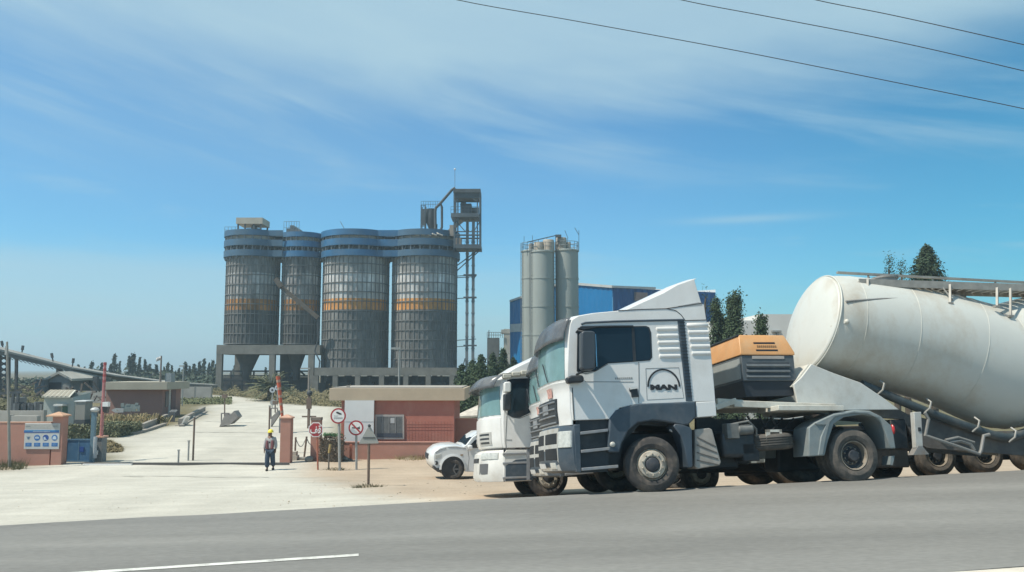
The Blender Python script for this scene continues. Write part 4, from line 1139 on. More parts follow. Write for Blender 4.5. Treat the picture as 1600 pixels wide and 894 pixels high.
# ============================================================ cement silos
def zramp(name, bands, base=(.2, .2, .2), streak=.35):
    """Paint in bands by height (metres above the thing's base), weathered by streaks and panels."""
    m = bpy.data.materials.new(name); m.use_nodes = True
    nt = m.node_tree; N = nt.nodes; L = nt.links; b = N['Principled BSDF']; b.inputs['Roughness'].default_value = .7
    tc = N.new('ShaderNodeTexCoord'); sp = N.new('ShaderNodeSeparateXYZ'); L.new(tc.outputs['Object'], sp.inputs[0])
    mr = N.new('ShaderNodeMapRange'); mr.inputs[1].default_value = bands[0][0]; mr.inputs[2].default_value = bands[-1][0]
    L.new(sp.outputs[2], mr.inputs[0])
    cr = N.new('ShaderNodeValToRGB'); cr.color_ramp.interpolation = 'CONSTANT'
    z0, z1 = bands[0][0], bands[-1][0]
    el = cr.color_ramp.elements
    while len(el) < len(bands) - 1: el.new(.5)
    for e, (z, c) in zip(el, bands[:-1]): e.position = (z - z0) / (z1 - z0); e.color = (*c, 1)
    L.new(mr.outputs[0], cr.inputs[0])
    def noise(scale, st, det=6):
        mp = N.new('ShaderNodeMapping'); mp.inputs['Scale'].default_value = st; L.new(tc.outputs['Object'], mp.inputs[0])
        n = N.new('ShaderNodeTexNoise'); n.inputs['Scale'].default_value = scale; n.inputs['Detail'].default_value = det; n.inputs['Roughness'].default_value = .65
        L.new(mp.outputs[0], n.inputs[0]); return n.outputs['Fac']
    c = cr.outputs['Color']
    for f, lo, hi, a, bb in ((noise(1.2, (1, 1, .18)), 1 - streak, 1 + streak * .45, .34, .66), (noise(.22, (1, 1, .7)), 1 - streak, 1.12, .36, .6), (noise(4, (1, 1, .6)), .85, 1.1, .3, .7)):
        q = N.new('ShaderNodeMapRange'); q.inputs[1].default_value = a; q.inputs[2].default_value = bb; q.inputs[3].default_value = lo; q.inputs[4].default_value = hi
        L.new(f, q.inputs[0]); s = N.new('ShaderNodeVectorMath'); s.operation = 'SCALE'; L.new(c, s.inputs[0]); L.new(q.outputs[0], s.inputs['Scale']); c = s.outputs[0]
    def mth(op, a, b_=None):
        n = N.new('ShaderNodeMath'); n.operation = op
        for i, x in enumerate((a, b_)):
            if x is None: continue
            if isinstance(x, (int, float)): n.inputs[i].default_value = x
            else: L.new(x, n.inputs[i])
        return n.outputs[0]
    ang = mth('FLOOR', mth('MULTIPLY', mth('ARCTAN2', sp.outputs[1], sp.outputs[0]), 7.0)); row = mth('FLOOR', mth('MULTIPLY', sp.outputs[2], .66))
    cb = N.new('ShaderNodeCombineXYZ'); L.new(ang, cb.inputs[0]); L.new(row, cb.inputs[1]); wn = N.new('ShaderNodeTexWhiteNoise'); wn.noise_dimensions = '2D'; L.new(cb.outputs[0], wn.inputs['Vector'])
    q = N.new('ShaderNodeMapRange'); q.inputs[3].default_value = .74; q.inputs[4].default_value = 1.14; L.new(wn.outputs['Value'], q.inputs[0])
    s = N.new('ShaderNodeVectorMath'); s.operation = 'SCALE'; L.new(c, s.inputs[0]); L.new(q.outputs[0], s.inputs['Scale']); c = s.outputs[0]
    L.new(c, b.inputs['Base Color'])
    return m
YS = 134.0
GZ = ground(-30, YS)
concrete = M('grey_concrete', (.20, .19, .165), .85, var=.2, scale=.6, dirt=(.10, .095, .085), dirt_amt=.5, dscale=.5, bump=.2, bscale=4)
band_b = M('faded_blue_band', (.02, .12, .25), .6, var=.35, scale=.22, dirt=(.12, .16, .19), dirt_amt=.55, dscale=.28)
band_g = M('dusty_grey_band', (.05, .11, .17), .7, var=.25, scale=.3, dirt=(.03, .12, .23), dirt_amt=.95, dscale=.2)
dark_steel = M('dark_steel_and_recess', (.055, .065, .072), .7, var=.35, scale=.6, dirt=(.12, .12, .11), dirt_amt=.5, dscale=.7)
pale_conc = M('pale_render', (.42, .40, .35), .8, var=.25, scale=.5)
galv = M('weathered_galvanised', (.17, .185, .19), .6, .2, var=.3, scale=.8)
SZ = lambda py, px=560: P(px, py, YS).z - GZ
bands = [(0, (.18, .18, .168)), (SZ(487.5), (.66, .30, .08)), (SZ(470.5), (.54, .53, .50)), (SZ(446), (.70, .69, .66)), (SZ(431), (.36, .36, .34)), (SZ(404), (.2, .21, .21)), (40, (0, 0, 0))]
shell_m = zramp('banded_silo_plate', bands)
shell_d = zramp('dark_banded_silo_plate', [(z, tuple(v * .72 for v in c)) for z, c in bands], streak=.5)  # same paint bands, darker throughout and more streaked
rib_m = M('silo_rib_steel', (.15, .15, .143), .7, var=.3, scale=.5)
def silo(cx, rpx, ybot, yhop, lab, mat_, nrib, ybands, bmat, bridge=None):
    base = P(cx, 560, YS); r = rpx * YS / FPX - .14
    S = Thing('cement_silo', lab, 'silo', (base.x, YS, GZ), 0, 'large banded cement silos')
    z0, z1 = SZ(ybot), SZ(403)
    pr = [(r * .97, z0 - .02), (r, z0)]
    S.part('shell', MB().lathe([(r, z0), (r, z1), (r * .8, z1 + .3)], n=96), mat_)
    rb_ = MB()
    for k in range(nrib):
        a = 2 * math.pi * (k + .5) / nrib
        if math.sin(a) > .35: continue
        c, s = math.cos(a), math.sin(a)
        rb_.obox((c * (r + .04), s * (r + .04), (z0 + z1) / 2), (c * .07, s * .07, 0), (-s * .045, c * .045, 0), (0, 0, (z1 - z0) / 2))
    nh = round((z1 - z0) / 1.5)
    for k in range(nh + 1):
        z = z0 + (z1 - z0) * k / nh
        rb_.lathe([(r - .02, z - .07), (r + .13, z - .06), (r + .13, z + .06), (r - .02, z + .07)], n=72, cap=False)
    S.part('stiffening_ribs', rb_, rib_m)
    # upper galleries
    zs = [(SZ(a), SZ(b)) for a, b in ybands]
    ro = r + .5
    for i, (zb_, zt_) in enumerate(zs):
        mb = MB(); mb.lathe([(r * .75, zb_), (ro, zb_), (ro, zt_), (ro - .08, zt_), (ro - .08, zb_ + .12), (r * .75, zb_ + .12)], n=80, cap=False)
        if bridge:
            xb = bridge
            mb.box(0, xb, -ro * .55, ro * .55, zb_, zb_ + .12); mb.box(ro * .6, xb - ro * .5, -ro * .72, -ro * .72 + .1, zb_, zt_)
        S.part('gallery', mb, bmat if i != 1 else (band_b if bmat is band_b and rnd.random() < .6 else band_g))
    S.part('top_wall', MB().lathe([(r * .86, z1), (r * .86, zs[0][0])], n=64), dark_steel)  # dark core colour stands for the shaded recess between the galleries
    S.part('upper_wall', MB().lathe([(r * .97, zs[1][1] - .3), (r * .97, zs[0][0] + .5), (0, zs[0][0] + .7)], n=64), pale_conc)
    ps_ = MB()
    for k in range(22):
        a = 2 * math.pi * k / 22 + .1
        ps_.bar((math.cos(a) * (ro - .25), math.sin(a) * (ro - .25), z1 - .6), (math.cos(a) * (ro - .25), math.sin(a) * (ro - .25), zs[0][0] + .1), .2)
        b2 = a + .14
        ps_.bar((math.cos(a) * (ro - .3), math.sin(a) * (ro - .3), z1 - .2), (math.cos(b2) * (ro - .3), math.sin(b2) * (ro - .3), zs[1][0] + .1), .09)
    S.part('gallery_framing', ps_, galv)
    if yhop:
        zz_ = SZ(yhop)
        S.part('hopper', MB().lathe([(r * .55, z0 - .02), (r * .46, z0 - 1.6), (r * .17, zz_), (r * .15, zz_ - 1.4)], (-.3, -.6, 0), n=32), dark_steel)
    return S
ub = [(375, 366), (390, 380), (406, 396.5)]
S1 = silo(391.7, 41.5, 538, 581, 'wide banded silo standing on the high concrete frame, small penthouse on its roof', shell_d, 40, [(373.5, 365), (389, 379.5), (405, 395.5)], band_g, bridge=P(468, 560, YS).x - P(391.7, 560, YS).x)
S2 = silo(468, 30.5, 538, 580, 'narrowest banded silo, with a sooty chute leaning across its front', shell_d, 30, [(374.5, 367), (389.5, 380.5), (405, 396)], band_b)
S3 = silo(554.5, 52, 575, None, 'big banded silo with bright orange stripe, between the narrow silo and the end silo', shell_m, 44, ub, band_b, bridge=P(662.5, 560, YS).x - P(554.5, 560, YS).x)
S4 = silo(662.5, 51.5, 576, None, 'banded silo next to the tall elevator tower, small filter vessel on its roof', shell_m, 44, ub, band_g)
# roof-top gear as parts of each silo
def box_px(S, x0, x1, y0, y1, dep, Y=YS):
    a, b = P(x0, y1, Y), P(x1, y0, Y); a = S.w(a); b = S.w(b); return (a.x, b.x, a.y - dep / 2, a.y + dep / 2, a.z, b.z)
ph = MB(); x0, x1, y0, y1, z0, z1 = box_px(S1, 375, 416, 345, 353, 4)
ph.box(x0, x1, y0, y1, z0, z1 + .15); po = S1.part('penthouse', ph, M('cream_cladding', (.40, .36, .29), .7, var=.15, scale=.6))
ph = MB(); zf = SZ(368)
for x in (x0 + .3, (x0 * 2 + x1) / 3, (x0 + 2 * x1) / 3, x1 - .3):
    for y in (y0 + .2, y1 - .2): ph.bar((x, y, zf), (x, y, z0), .22)
ph.box(x0 + 1.4, x1 - .8, -.8, .8, zf, zf + 1.0); ph.ball(((x0 + x1) / 2 + .5, -.9, zf + 1.1), .5)
S1.part('penthouse_frame', ph, dark_steel, po)
rg = MB()
def rail(S, mb, x0, x1, y, z, h=1.0, n=6, t=.05):
    for k in range(n + 1): mb.bar((x0 + (x1 - x0) * k / n, y, z), (x0 + (x1 - x0) * k / n, y, z + h), t)
    mb.bar((x0, y, z + h), (x1, y, z + h), t); mb.bar((x0, y, z + h * .5), (x1, y, z + h * .5), t)
x0, x1, y0, y1, z0, z1 = box_px(S2, 451, 470, 359, 368, 2.5)
m_ = MB(); m_.box(x0, x1, y0, y1, z0, z1); m_.box(x0 + .5, x0 + 1.1, y0, y1, z1, z1 + .5); S2.part('roof_box', m_, galv)
m_ = MB(); rail(S2, m_, x0 - .4, x1 + .1, y0 - .2, z0, 2.0, 6); S2.part('roof_railing', m_, galv)
m_ = MB(); rail(S1, m_, -4.4, -2.2, -1, SZ(366), 1.0, 4); S1.part('roof_railing', m_, galv)
x0, x1, y0, y1, z0, z1 = box_px(S3, 529, 556, 361, 366, 3)
m_ = MB(); rail(S3, m_, x0, x1, y0, z0 - .4, 1.0, 9, .06); m_.bar((x1 - 1.2, y0, z0), (x1 - 2.2, y0, z0 + 1.8), .08); m_.box(x0 + .4, x1 - 1, y0 + .4, y0 + 1.2, z0 - .5, z0 + .1); S3.part('roof_railing', m_, galv)
m_ = MB()
for k in range(5): m_.tube([(1.2 + k * .9 - 2.5, -5.0, SZ(372)), (1.2 + k * .9 - 2.2, -5.35, SZ(374)), (1.2 + k * .9 - 1.6, -5.2, SZ(376))], .12, 6)
S4.part('gallery_pipes', m_, pale_conc)
# leaning chute between the two smaller silos
cz = Thing('chute', 'brown rusty chute slanting down across the narrow silo', 'chute', (P(434, 445, 129).x, 129, GZ))
m_ = MB(); pts_ = [cz.w(P(a, b, 128.6)) for a, b in ((431, 436), (440, 449), (470, 474), (497, 497))]; m_.bar(pts_[0], pts_[1], .9, .7)
m_.bar(pts_[1], pts_[2], .45, .6); m_.bar(pts_[2], pts_[3], .45, .6)
cz.part('trough', m_, M('rusty_chute', (.10, .08, .06), .8, var=.3, scale=1.5))
m_ = MB(); q = pts_[3]; m_.tube([q, q + Vector((.1, 0, -3)), q + Vector((-.4, 0, -5)), q + Vector((.4, 0, -6.5)), q + Vector((.2, 0, -9))], .12, 6); cz.part('down_pipe', m_, dark_steel)
# ------------------------------------------------------------ concrete frames
def cframe(lab, x0, x1, yt, yb, cols, Y0, Y1, wcol, ybase=612):
    a = P(x0, yb, Y0); b = P(x1, yt, Y0)
    F_ = Thing('silo_table', lab, 'silo support', ((a.x + b.x) / 2, Y0, GZ))
    zb_, zt_ = a.z - GZ, b.z - GZ; xa, xb = F_.w(a).x, F_.w(b).x
    m_ = MB(); m_.box(xa, xb, 0, .8, zb_, zt_); m_.box(xa, xb, Y1 - Y0 - .8, Y1 - Y0, zb_, zt_); m_.box(xa, xa + .8, .8, Y1 - Y0 - .8, zb_, zt_); m_.box(xb - .8, xb, .8, Y1 - Y0 - .8, zb_, zt_)
    m_.box(xa + .8, xb - .8, .8, Y1 - Y0 - .8, zt_ - .5, zt_ - .01)
    F_.part('deck', m_, concrete)
    for c in cols:
        x = F_.w(P(c, yb, Y0)).x
        for y in (.02, (Y1 - Y0) - .8):
            F_.part('column', MB().box(x - wcol / 2, x + wcol / 2, y, y + .75, -.5, zb_ + .01), concrete)
    return F_
cframe('tall open concrete table on columns that carries the two smaller silos', 338, 500, 539, 553.5, (342.5, 425, 486), 129.2, 138.6, .85)
f2 = cframe('low wide concrete plinth with square openings under the two big silos', 491, 714, 574.5, 587, (493, 523.5, 558.5, 596, 634, 669, 706), 128.0, 139.5, .75)
xa, xb = f2.w(P(491, 580, 128)).x, f2.w(P(714, 580, 128)).x
f2.part('dark_backing_wall', MB().box(xa + .5, xb - .5, 6, 6.4, -.4, SZ(588)), M('interior_shade', (.05, .055, .06), .9, var=.3, scale=.5))  # added dark wall; its colour stands for the shaded interior
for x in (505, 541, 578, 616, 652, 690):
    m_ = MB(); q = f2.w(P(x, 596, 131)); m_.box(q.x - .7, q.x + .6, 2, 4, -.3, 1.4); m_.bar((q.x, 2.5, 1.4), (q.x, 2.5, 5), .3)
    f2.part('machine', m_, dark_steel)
# low structures under the high frame
us = Thing('loading_bay', 'dark low loading bay of beams under the tall concrete table', 'loading bay', (P(420, 590, 136).x, 136, GZ))
m_ = MB(); w0, w1 = us.w(P(345, 590, 136)).x, us.w(P(487, 590, 136)).x
m_.box(w0, w1, 0, .3, -.3, 2.2); 
for k in range(4): m_.bar((w0, -.5 - k * .3, .9 + k * .75), (w1, -.5 - k * .3, .9 + k * .75), .25)
for k in range(9): m_.bar((w0 + (w1 - w0) * k / 8, -.6, -.3), (w0 + (w1 - w0) * k / 8, -.6, 3.2), .22)
us.part('beams', m_, dark_steel)
m_ = MB(); q = us.w(P(447, 578, 136)); m_.box(q.x - .9, q.x + .9, -.4, 1.2, 0, 6.3); q2 = us.w(P(437, 585, 136)); m_.bar((q2.x, 0, 6), (q.x + 3, 0, 2.5), .25); m_.bar((q.x + 3, 0, 6), (q.x - .4, 0, 2.8), .25)
us.part('hoist_shaft', m_, dark_steel)
# ============================================================ bucket elevator tower
YT = 131.0
et = Thing('elevator_tower', 'tall steel bucket elevator tower with twin shafts and a roofed head, beside the end silo', 'tower', (P(734, 580, YT).x, YT, GZ))
steel_b = M('blue_grey_tower_steel', (.075, .095, .11), .6, var=.3, scale=.5)
E = lambda px, py, dy=0.0: Vector(et.w(P(px, py, YT + dy)))
leg = MB()
for px0 in (711, 750.5):
    for dy in (-1.8, 1.8):
        a, b = E(px0, 390), E(px0, 300); leg.bar((a.x, dy, a.z), (b.x, dy, b.z), .22)
for px0 in (716.5, 746.5):
    a, b = E(px0, 390), E(px0, 300); leg.bar((a.x, -1.6, a.z), (b.x, -1.6, b.z), .18)
for py in (312, 340, 365, 370):
    a, b = E(711, py), E(750.5, py); leg.bar((a.x, -1.8, a.z), (b.x, -1.8, b.z), .16); leg.bar((a.x, 1.8, a.z), (b.x, 1.8, b.z), .16)
for p_, q_ in (((712, 322), (724, 300)), ((728, 303), (745, 318)), ((711, 345), (728, 365)), ((750, 350), (738, 370)), ((716, 345), (716, 388))):
    a, b = E(*p_), E(*q_); leg.bar((a.x, -1.8, a.z), (b.x, -1.8, b.z), .13)
et.part('lattice', leg, steel_b)
a, b = E(709.5, 311), E(751.5, 299.5); rfm = MB(); rfm.box(a.x, b.x, -2.1, 2.1, a.z + .6, b.z); rfm.box(a.x + .1, b.x - .1, -1.9, 1.9, a.z, a.z + .6); et.part('roof', rfm, dark_steel)
a, b = E(720, 335), E(743, 320); m_ = MB(); m_.box(a.x, b.x - .6, -1, 1, a.z, b.z); m_.ball((a.x + .4, -.2, b.z), (.5, .8, .5)); m_.box(b.x - .6, b.x + .5, -.5, .5, a.z + .3, a.z + 1.0); et.part('drive_head', m_, dark_steel)
for (l, r_, t, bt) in ((706, 749, 337, 343), (713, 752.5, 385, 391)):
    a, b = E(l, bt), E(r_, t); m_ = MB(); m_.box(a.x, b.x, -2.2, 2.2, a.z, b.z); rail(et, m_, a.x, b.x, -2.2, b.z, 1.0, 8, .05); et.part('platform', m_, steel_b)
for l, r_ in ((727, 732.5), (736.5, 742)):
    a, b = E(l, 600), E(r_, 343); m_ = MB(); m_.box(a.x, b.x, -.3, .3, 0, b.z)
    for k in range(14): z = 1 + k * (b.z - 1) / 14; m_.box(a.x - .06, b.x + .06, -.36, .36, z, z + .14)
    et.part('shaft', m_, galv)
tie = MB()
for py in (430, 432.5, 465, 530, 540):
    a, b = E(714, py + 2), E(744, py); tie.bar((a.x, -.4, a.z), (b.x, -.4, b.z), .12)
for p_, q_ in (((751, 391), (714, 424)), ((748, 391), (714, 416)), ((727, 560), (719, 590))):
    a, b = E(*p_), E(*q_); tie.bar((a.x, -.5, a.z), (b.x, -.5, b.z), .16)
for py in (430, 465, 540): 
    a = E(734.5, py); tie.box(a.x - 1.0, a.x + 1.0, -.5, .5, a.z - .1, a.z + .1)
et.part('tie_beams', tie, steel_b)
m_ = MB(); pts_ = [E(a, b) for a, b in ((736, 350), (733, 352), (716, 360), (706, 368), (695, 372))]
m_.bar(E(722, 345), E(700, 363), .6, .5); m_.box(E(703, 372).x, E(710, 355).x, -.8, .8, E(703, 370).z, E(703, 353).z); m_.box(E(712, 380).x, E(721, 372).x, -.8, .8, E(712, 384).z, E(712, 373).z)
et.part('outlet_chute', m_, M('tower_buff', (.28, .24, .2), .7, var=.3, scale=.6))
m_ = MB(); m_.tube([E(a, b) for a, b in ((712, 298), (709.5, 294), (706, 297), (688, 318), (681, 325), (680, 330), (680.5, 366))], .22, 8); m_.tube([E(a, b) for a, b in ((684, 322), (689, 319), (690.5, 324), (690.5, 355), (686, 366))], .20, 8)
et.part('dust_pipe', m_, dark_steel)
m_ = MB(); a, b = E(710.8, 299), E(710.8, 266); m_.bar(a, b, .06); et.part('lightning_mast', m_, galv); m_ = MB(); m_.ball(E(710.8, 264.5), .16, 8, 5); et.part('mast_lamp', m_, M('lamp_white', (.7, .7, .68)))
# filter vessel on the end silo
fv = Thing('filter_vessel', 'small dark filter vessel with cone bottom on the roof of the end silo', 'filter', (P(674, 366, 133).x, 133, P(674, 366, 133).z))
q = lambda a, b: fv.w(P(a, b, 133))
rr_ = 8 * 133 / FPX; zt_, zb_ = q(674, 327).z, q(674, 349).z
m_ = MB(); m_.lathe([(0, zt_ + .1), (rr_, zt_), (rr_, zb_), (.25, q(674, 362).z), (.22, 0)], n=28); fv.part('vessel', m_, dark_steel)
m_ = MB(); xl, xr = q(658.5, 366).x, q(664.5, 366).x
for x in (xl, xr, q(682, 366).x):
    for y in (-.8, .8): m_.bar((x, y, -.3), (x, y, q(660, 322).z if x < 0 else zb_), .14)
for k in range(9): z = k * .55; m_.bar((xl, -.8, z), (xr, -.8, z), .08)
m_.box(xl, xr, -.5, .5, q(660, 352).z, q(660, 328).z)
rail(fv, m_, xl, -xl * .9, -.9, zt_ + .1, 1.0, 8, .05)
fv.part('ladder_frame', m_, steel_b)

# ============================================================ pale steel silos
YP = 100.0
GP_ = ground(P(860, 578, YP).x, YP)
ps_m = M('pale_green_grey_silo', (.30, .325, .30), .55, var=.08, scale=.5, dirt=(.25, .23, .19), dirt_amt=.4, dscale=.4, stretch=(1, 1, .25))
def psilo(cx, rpx, ytop, lab, Y, cap):
    r = rpx * Y / FPX; b_ = P(cx, 560, Y)
    S = Thing('steel_silo', lab, 'silo', (b_.x, Y, GP_), 0, 'pale steel silos')
    zt = P(cx, ytop, Y).z - GP_
    m_ = MB(); m_.lathe([(r, 1.5), (r, zt), (r * .9, zt + .12), (0, zt + .25)], n=48)
    S.part('shell', m_, ps_m)
    m_ = MB()
    for py in (436, 480, 524, 568): 
        z = P(cx, py, Y).z - GP_; m_.lathe([(r, z - .06), (r + .05, z - .06), (r + .05, z + .06), (r, z + .06)], n=48, cap=False)
    m_.lathe([(r, zt - .12), (r + .09, zt - .12), (r + .09, zt + .02), (r, zt + .02)], n=48, cap=False); S.part('hoops', m_, ps_m)
    m_ = MB()
    for k in range(14):
        a = 2 * math.pi * k / 14; m_.bar((math.cos(a) * r, math.sin(a) * r, zt), (math.cos(a) * r, math.sin(a) * r, zt + 1.0), .05)
    for h in (.55, 1.0): m_.tube([(math.cos(2 * math.pi * k / 28) * r, math.sin(2 * math.pi * k / 28) * r, zt + h) for k in range(29)], .03, 5, False)
    S.part('top_railing', m_, galv)
    m_ = MB()
    for c in cap: m_.lathe([(.55 * c[1], zt), (.55 * c[1], zt + c[2]), (.5 * c[1], zt + c[2] + .1), (0, zt + c[2] + .12)], (c[0], -.3, 0), n=20)
    S.part('vent_filter', m_, M('silo_vent_buff', (.36, .32, .26), .6, var=.2, scale=1))
    m_ = MB(); a = R(200); 
    for s in (-.2, .2): m_.bar((math.cos(a) * (r + .15) + s * math.sin(a), math.sin(a) * (r + .15) - s * math.cos(a), 0), (math.cos(a) * (r + .15) + s * math.sin(a), math.sin(a) * (r + .15) - s * math.cos(a), zt + 1), .06)
    for k in range(40): z = k * zt / 40; m_.bar((math.cos(a) * (r + .15) - .2 * math.sin(a), math.sin(a) * (r + .15) + .2 * math.cos(a), z), (math.cos(a) * (r + .15) + .2 * math.sin(a), math.sin(a) * (r + .15) - .2 * math.cos(a), z), .035)
    S.part('ladder', m_, galv)
    m_ = MB()
    for k in range(6):
        a = 2 * math.pi * k / 6; m_.bar((math.cos(a) * r * .9, math.sin(a) * r * .9, -.3), (math.cos(a) * r * .9, math.sin(a) * r * .9, 1.6), .3)
    S.part('legs_ring', m_, galv)
    return S
pa = psilo(833, 17.5, 393, 'pale steel silo partly behind its two neighbours, furthest towards the banded silos', 104, [(-.2, .6, .8)])
pb = psilo(848, 18.3, 394, 'middle pale steel silo of the close group, ladder up its side', 99.0, [(-.4, 1.1, 1.0), (.7, 1.2, 1.3)])
pc = psilo(886.5, 18.2, 392, 'pale steel silo standing nearest the blue warehouse', 100.0, [(-.65, 1.15, 1.4), (.2, .5, .9)])
z_ = lambda S, px, py, Y: S.w(P(px, py, Y))
m_ = MB(); a, b = z_(pb, 824, 378.5, 99), z_(pb, 873, 367, 99); m_.bar(a, b, .10)
for t in (0, .35, .62, .9): p_ = a + (b - a) * t; m_.bar(p_, (p_.x, p_.y, p_.z - 1.6), .06)
m_.box(b.x - .4, b.x + .3, b.y - .2, b.y + .2, b.z - .3, b.z); pb.part('monorail', m_, steel_b)
m_ = MB()
for p0, p1 in (((818.5, 390), (819, 369)), ((887, 388), (887, 371)), ((887, 371), (882.5, 360)), ((904.5, 393), (904.5, 360)), ((904.5, 367), (898, 356)), ((832, 388), (832, 368))): m_.bar(z_(pc, *p0, 100), z_(pc, *p1, 100), .055)
pc.part('lightning_rods', m_, steel_b)
# ============================================================ blue warehouse
def corr(name, c, c2=None): return M(name, c, .5, var=.08, scale=.3)
blue1 = corr('sunlit_blue_cladding', (.004, .15, .36)); blue2 = corr('shade_side_and_panel_blue', (.006, .075, .23)); fas = M('pale_fascia', (.45, .46, .45), .6)  # one cladding: lighter blue for the sunlit gable, darker for the shaded side
WB = Thing('warehouse', 'blue clad warehouse with pale roof edge, behind the pale silos and the nearest cab', 'building', (P(957, 578, 116).x, 116, GP_))
Lw = lambda px, py, Y: WB.w(P(px, py, Y))
def wall(name, pts, mat, ribs=.5, nrm=None):
    """A corrugated wall from bottom line to top line: pts = [(base xy, top z) ...]"""
    m_ = MB(); secs = []
    for (a, za), (b, zb__) in zip(pts, pts[1:]):
        a, b = Vector(a), Vector(b); d = b - a; n = max(2, int(d.length / (ribs / 2))); nn = Vector((d.y, -d.x)).normalized()
        for k in range(n):
            t = k / n; o = .05 if k % 4 in (0, 1) else 0.0
            p = a + d * t + nn * o; secs.append([(p.x, p.y, -.5), (p.x, p.y, za + (zb__ - za) * t)])
        secs.append([(b.x, b.y, -.5), (b.x, b.y, zb__)])
    m_.loft(secs, False, False); return WB.part(name, m_, mat, angle=10)
cl_, cr_ = Lw(957, 449.5, 116), Lw(957, 449.5, 116)
A0 = Lw(797, 472, 134); AM = Lw(880, 443, 124.5); B1 = Lw(1118, 457, 121)
wall('gable_wall', [((A0.x, A0.y), A0.z), ((AM.x, AM.y), AM.z), ((cl_.x, cl_.y), cl_.z)], blue1)
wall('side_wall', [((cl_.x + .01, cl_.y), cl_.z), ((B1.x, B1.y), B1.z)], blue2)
m_ = MB(); m_.bar(Lw(797, 470.5, 133.8), Lw(880, 441.8, 124.3), .25, .3); m_.bar(Lw(880, 442, 124.3), Lw(957, 448, 115.8), .25, .35); m_.bar(Lw(957, 448, 115.8), Lw(1024, 450.5, 117.8), .25, .3); WB.part('roof_edge', m_, fas)
m_ = MB(); bk = Lw(1118, 457, 150); m_.add([A0, AM, cl_, B1, bk + Vector((0, 0, .5)), Lw(797, 472, 150)], [(0, 1, 2, 3, 4, 5)]); WB.part('roof', m_, fas)
m_ = MB(); a, b = Lw(797.5, 519, 133.6), Lw(815, 505.5, 131.8); m_.add([(a.x, a.y, a.z), (b.x, b.y, a.z), (b.x, b.y, b.z), (a.x, a.y, b.z)], [(0, 1, 2, 3)]); WB.part('pale_stripe', m_, fas)
for px0, px1, yt, yb in ((905, 910, 459, 495), (914, 928, 452, 490)):
    m_ = MB()
    pts_ = [(px0, yb), (px0 + 1, yt + 18), ((px0 + px1) / 2, yt), (px1 - 1, yt + 18), (px1, yb)]
    m_.poly([Lw(a, b, 119.0 + (957 - a) * .05) for a, b in pts_]); WB.part('dark_panel', m_, blue2)
m_ = MB(); m_.poly([Lw(a, b, 116.8) for a, b in ((991, 456.5), (1012, 457.5), (1012, 470), (991, 470))]); WB.part('patched_panel', m_, M('rust_patch', (.13, .11, .11), .7))
# ============================================================ hopper building between tower and silos
hb = Thing('storage_bin', 'grey open bin with stair and mast, between the elevator tower and the pale silos', 'bin', (P(772, 578, 108).x, 108, GP_))
H = lambda px, py: hb.w(P(px, py, 108))
a, b = H(761, 590), H(785, 528); m_ = MB(); m_.box(a.x, b.x - .4, 0, 2.5, 2.0, b.z); hb.part('bin', m_, M('bin_grey', (.12, .125, .12), .7, var=.3, scale=.8))
m_ = MB(); rail(hb, m_, a.x, b.x, 0, b.z, .7, 7, .06); m_.bar((a.x + .1, 0, 0), (a.x + .1, 0, 2.2), .2); m_.bar((b.x - .6, 0, 0), (b.x - .6, 0, 2.2), .2); m_.bar(H(760, 560), H(752, 580), .16); hb.part('railing', m_, galv)
m_ = MB(); m_.bar(H(763, 528), H(764, 516), .10); hb.part('mast', m_, galv)
m_ = MB(); a, b = H(787, 600), H(797, 514); m_.box(a.x, b.x, .2, 2.5, 0, b.z); m_.box(H(783, 521).x, b.x, .15, 2.4, H(783, 521).z, H(783, 515).z); hb.part('column_tower', m_, pale_conc)
# ============================================================ inclined conveyor on the far side of the yard
cv = Thing('conveyor_gallery', 'long grey conveyor gallery sloping down over the sheds to the yard floor', 'conveyor', (P(100, 590, 95).x, 95, ground(P(100, 590, 95).x, 95)))
K = lambda px, py, Y=95: cv.w(P(px, py, Y))
top = [(-60, 527), (0, 545.5), (55, 559), (114, 574), (180, 586), (250, 595), (290, 598.5), (333, 601)]
mdl = [(-60, 530), (0, 548.5), (55, 562), (114, 576.5), (180, 588), (250, 596.7), (290, 600), (333, 603)]
bot = [(-60, 538), (0, 555), (55, 568), (114, 581), (160, 591), (250, 602), (290, 604), (333, 606)]
Yt = [86, 88, 91, 94, 98, 104, 108, 112]
def strip(a, b, wd0, wd1): 
    return [[K(*p, y) + Vector((0, wd0, 0)), K(*q_, y) + Vector((0, wd0, 0)), K(*q_, y) + Vector((0, wd1, 0)), K(*p, y) + Vector((0, wd1, 0))] for p, q_, y in zip(a, b, Yt)]
cv.part('roof_sheet', MB().loft(strip(top, mdl, -.1, 1.8)), M('conveyor_pale', (.30, .29, .26), .6, var=.15, scale=.6))
cv.part('side_casing', MB().loft(strip([(x, y + .05) for x, y in mdl], bot, 0, 1.7)), M('conveyor_grey', (.115, .115, .11), .7, var=.3, scale=.7, stretch=(.3, 1, 2)))
m_ = MB()
for p, q_ in zip(bot, bot[1:]):
    for k in range(8):
        t = k / 8; a = K(p[0] + (q_[0] - p[0]) * t, p[1] + (q_[1] - p[1]) * t, 90 + p[0] * .06); m_.bar(a, a + Vector((.3, .3, -.3)), .06)
cv.part('under_brackets', m_, steel_b)
for px, py in ((5, 546), (34, 553), (83, 565), (113, 573)):
    m_ = MB(); a = K(px, py, 91); b = K(px + (2 if px in (34, 113) else -2.5), py - 13, 91); m_.bar(a, a + (b - a) * .45, .10); m_.bar(a + (b - a) * .45, b, .2); cv.part('lamp_post', m_, dark_steel)
m_ = MB()
for px in (0, 12):
    for dy in (0, 1.6): a = K(px, 552, 89); b = K(px, 612, 89); m_.bar(a + Vector((0, dy, 0)), b + Vector((0, dy, -1)), .25)
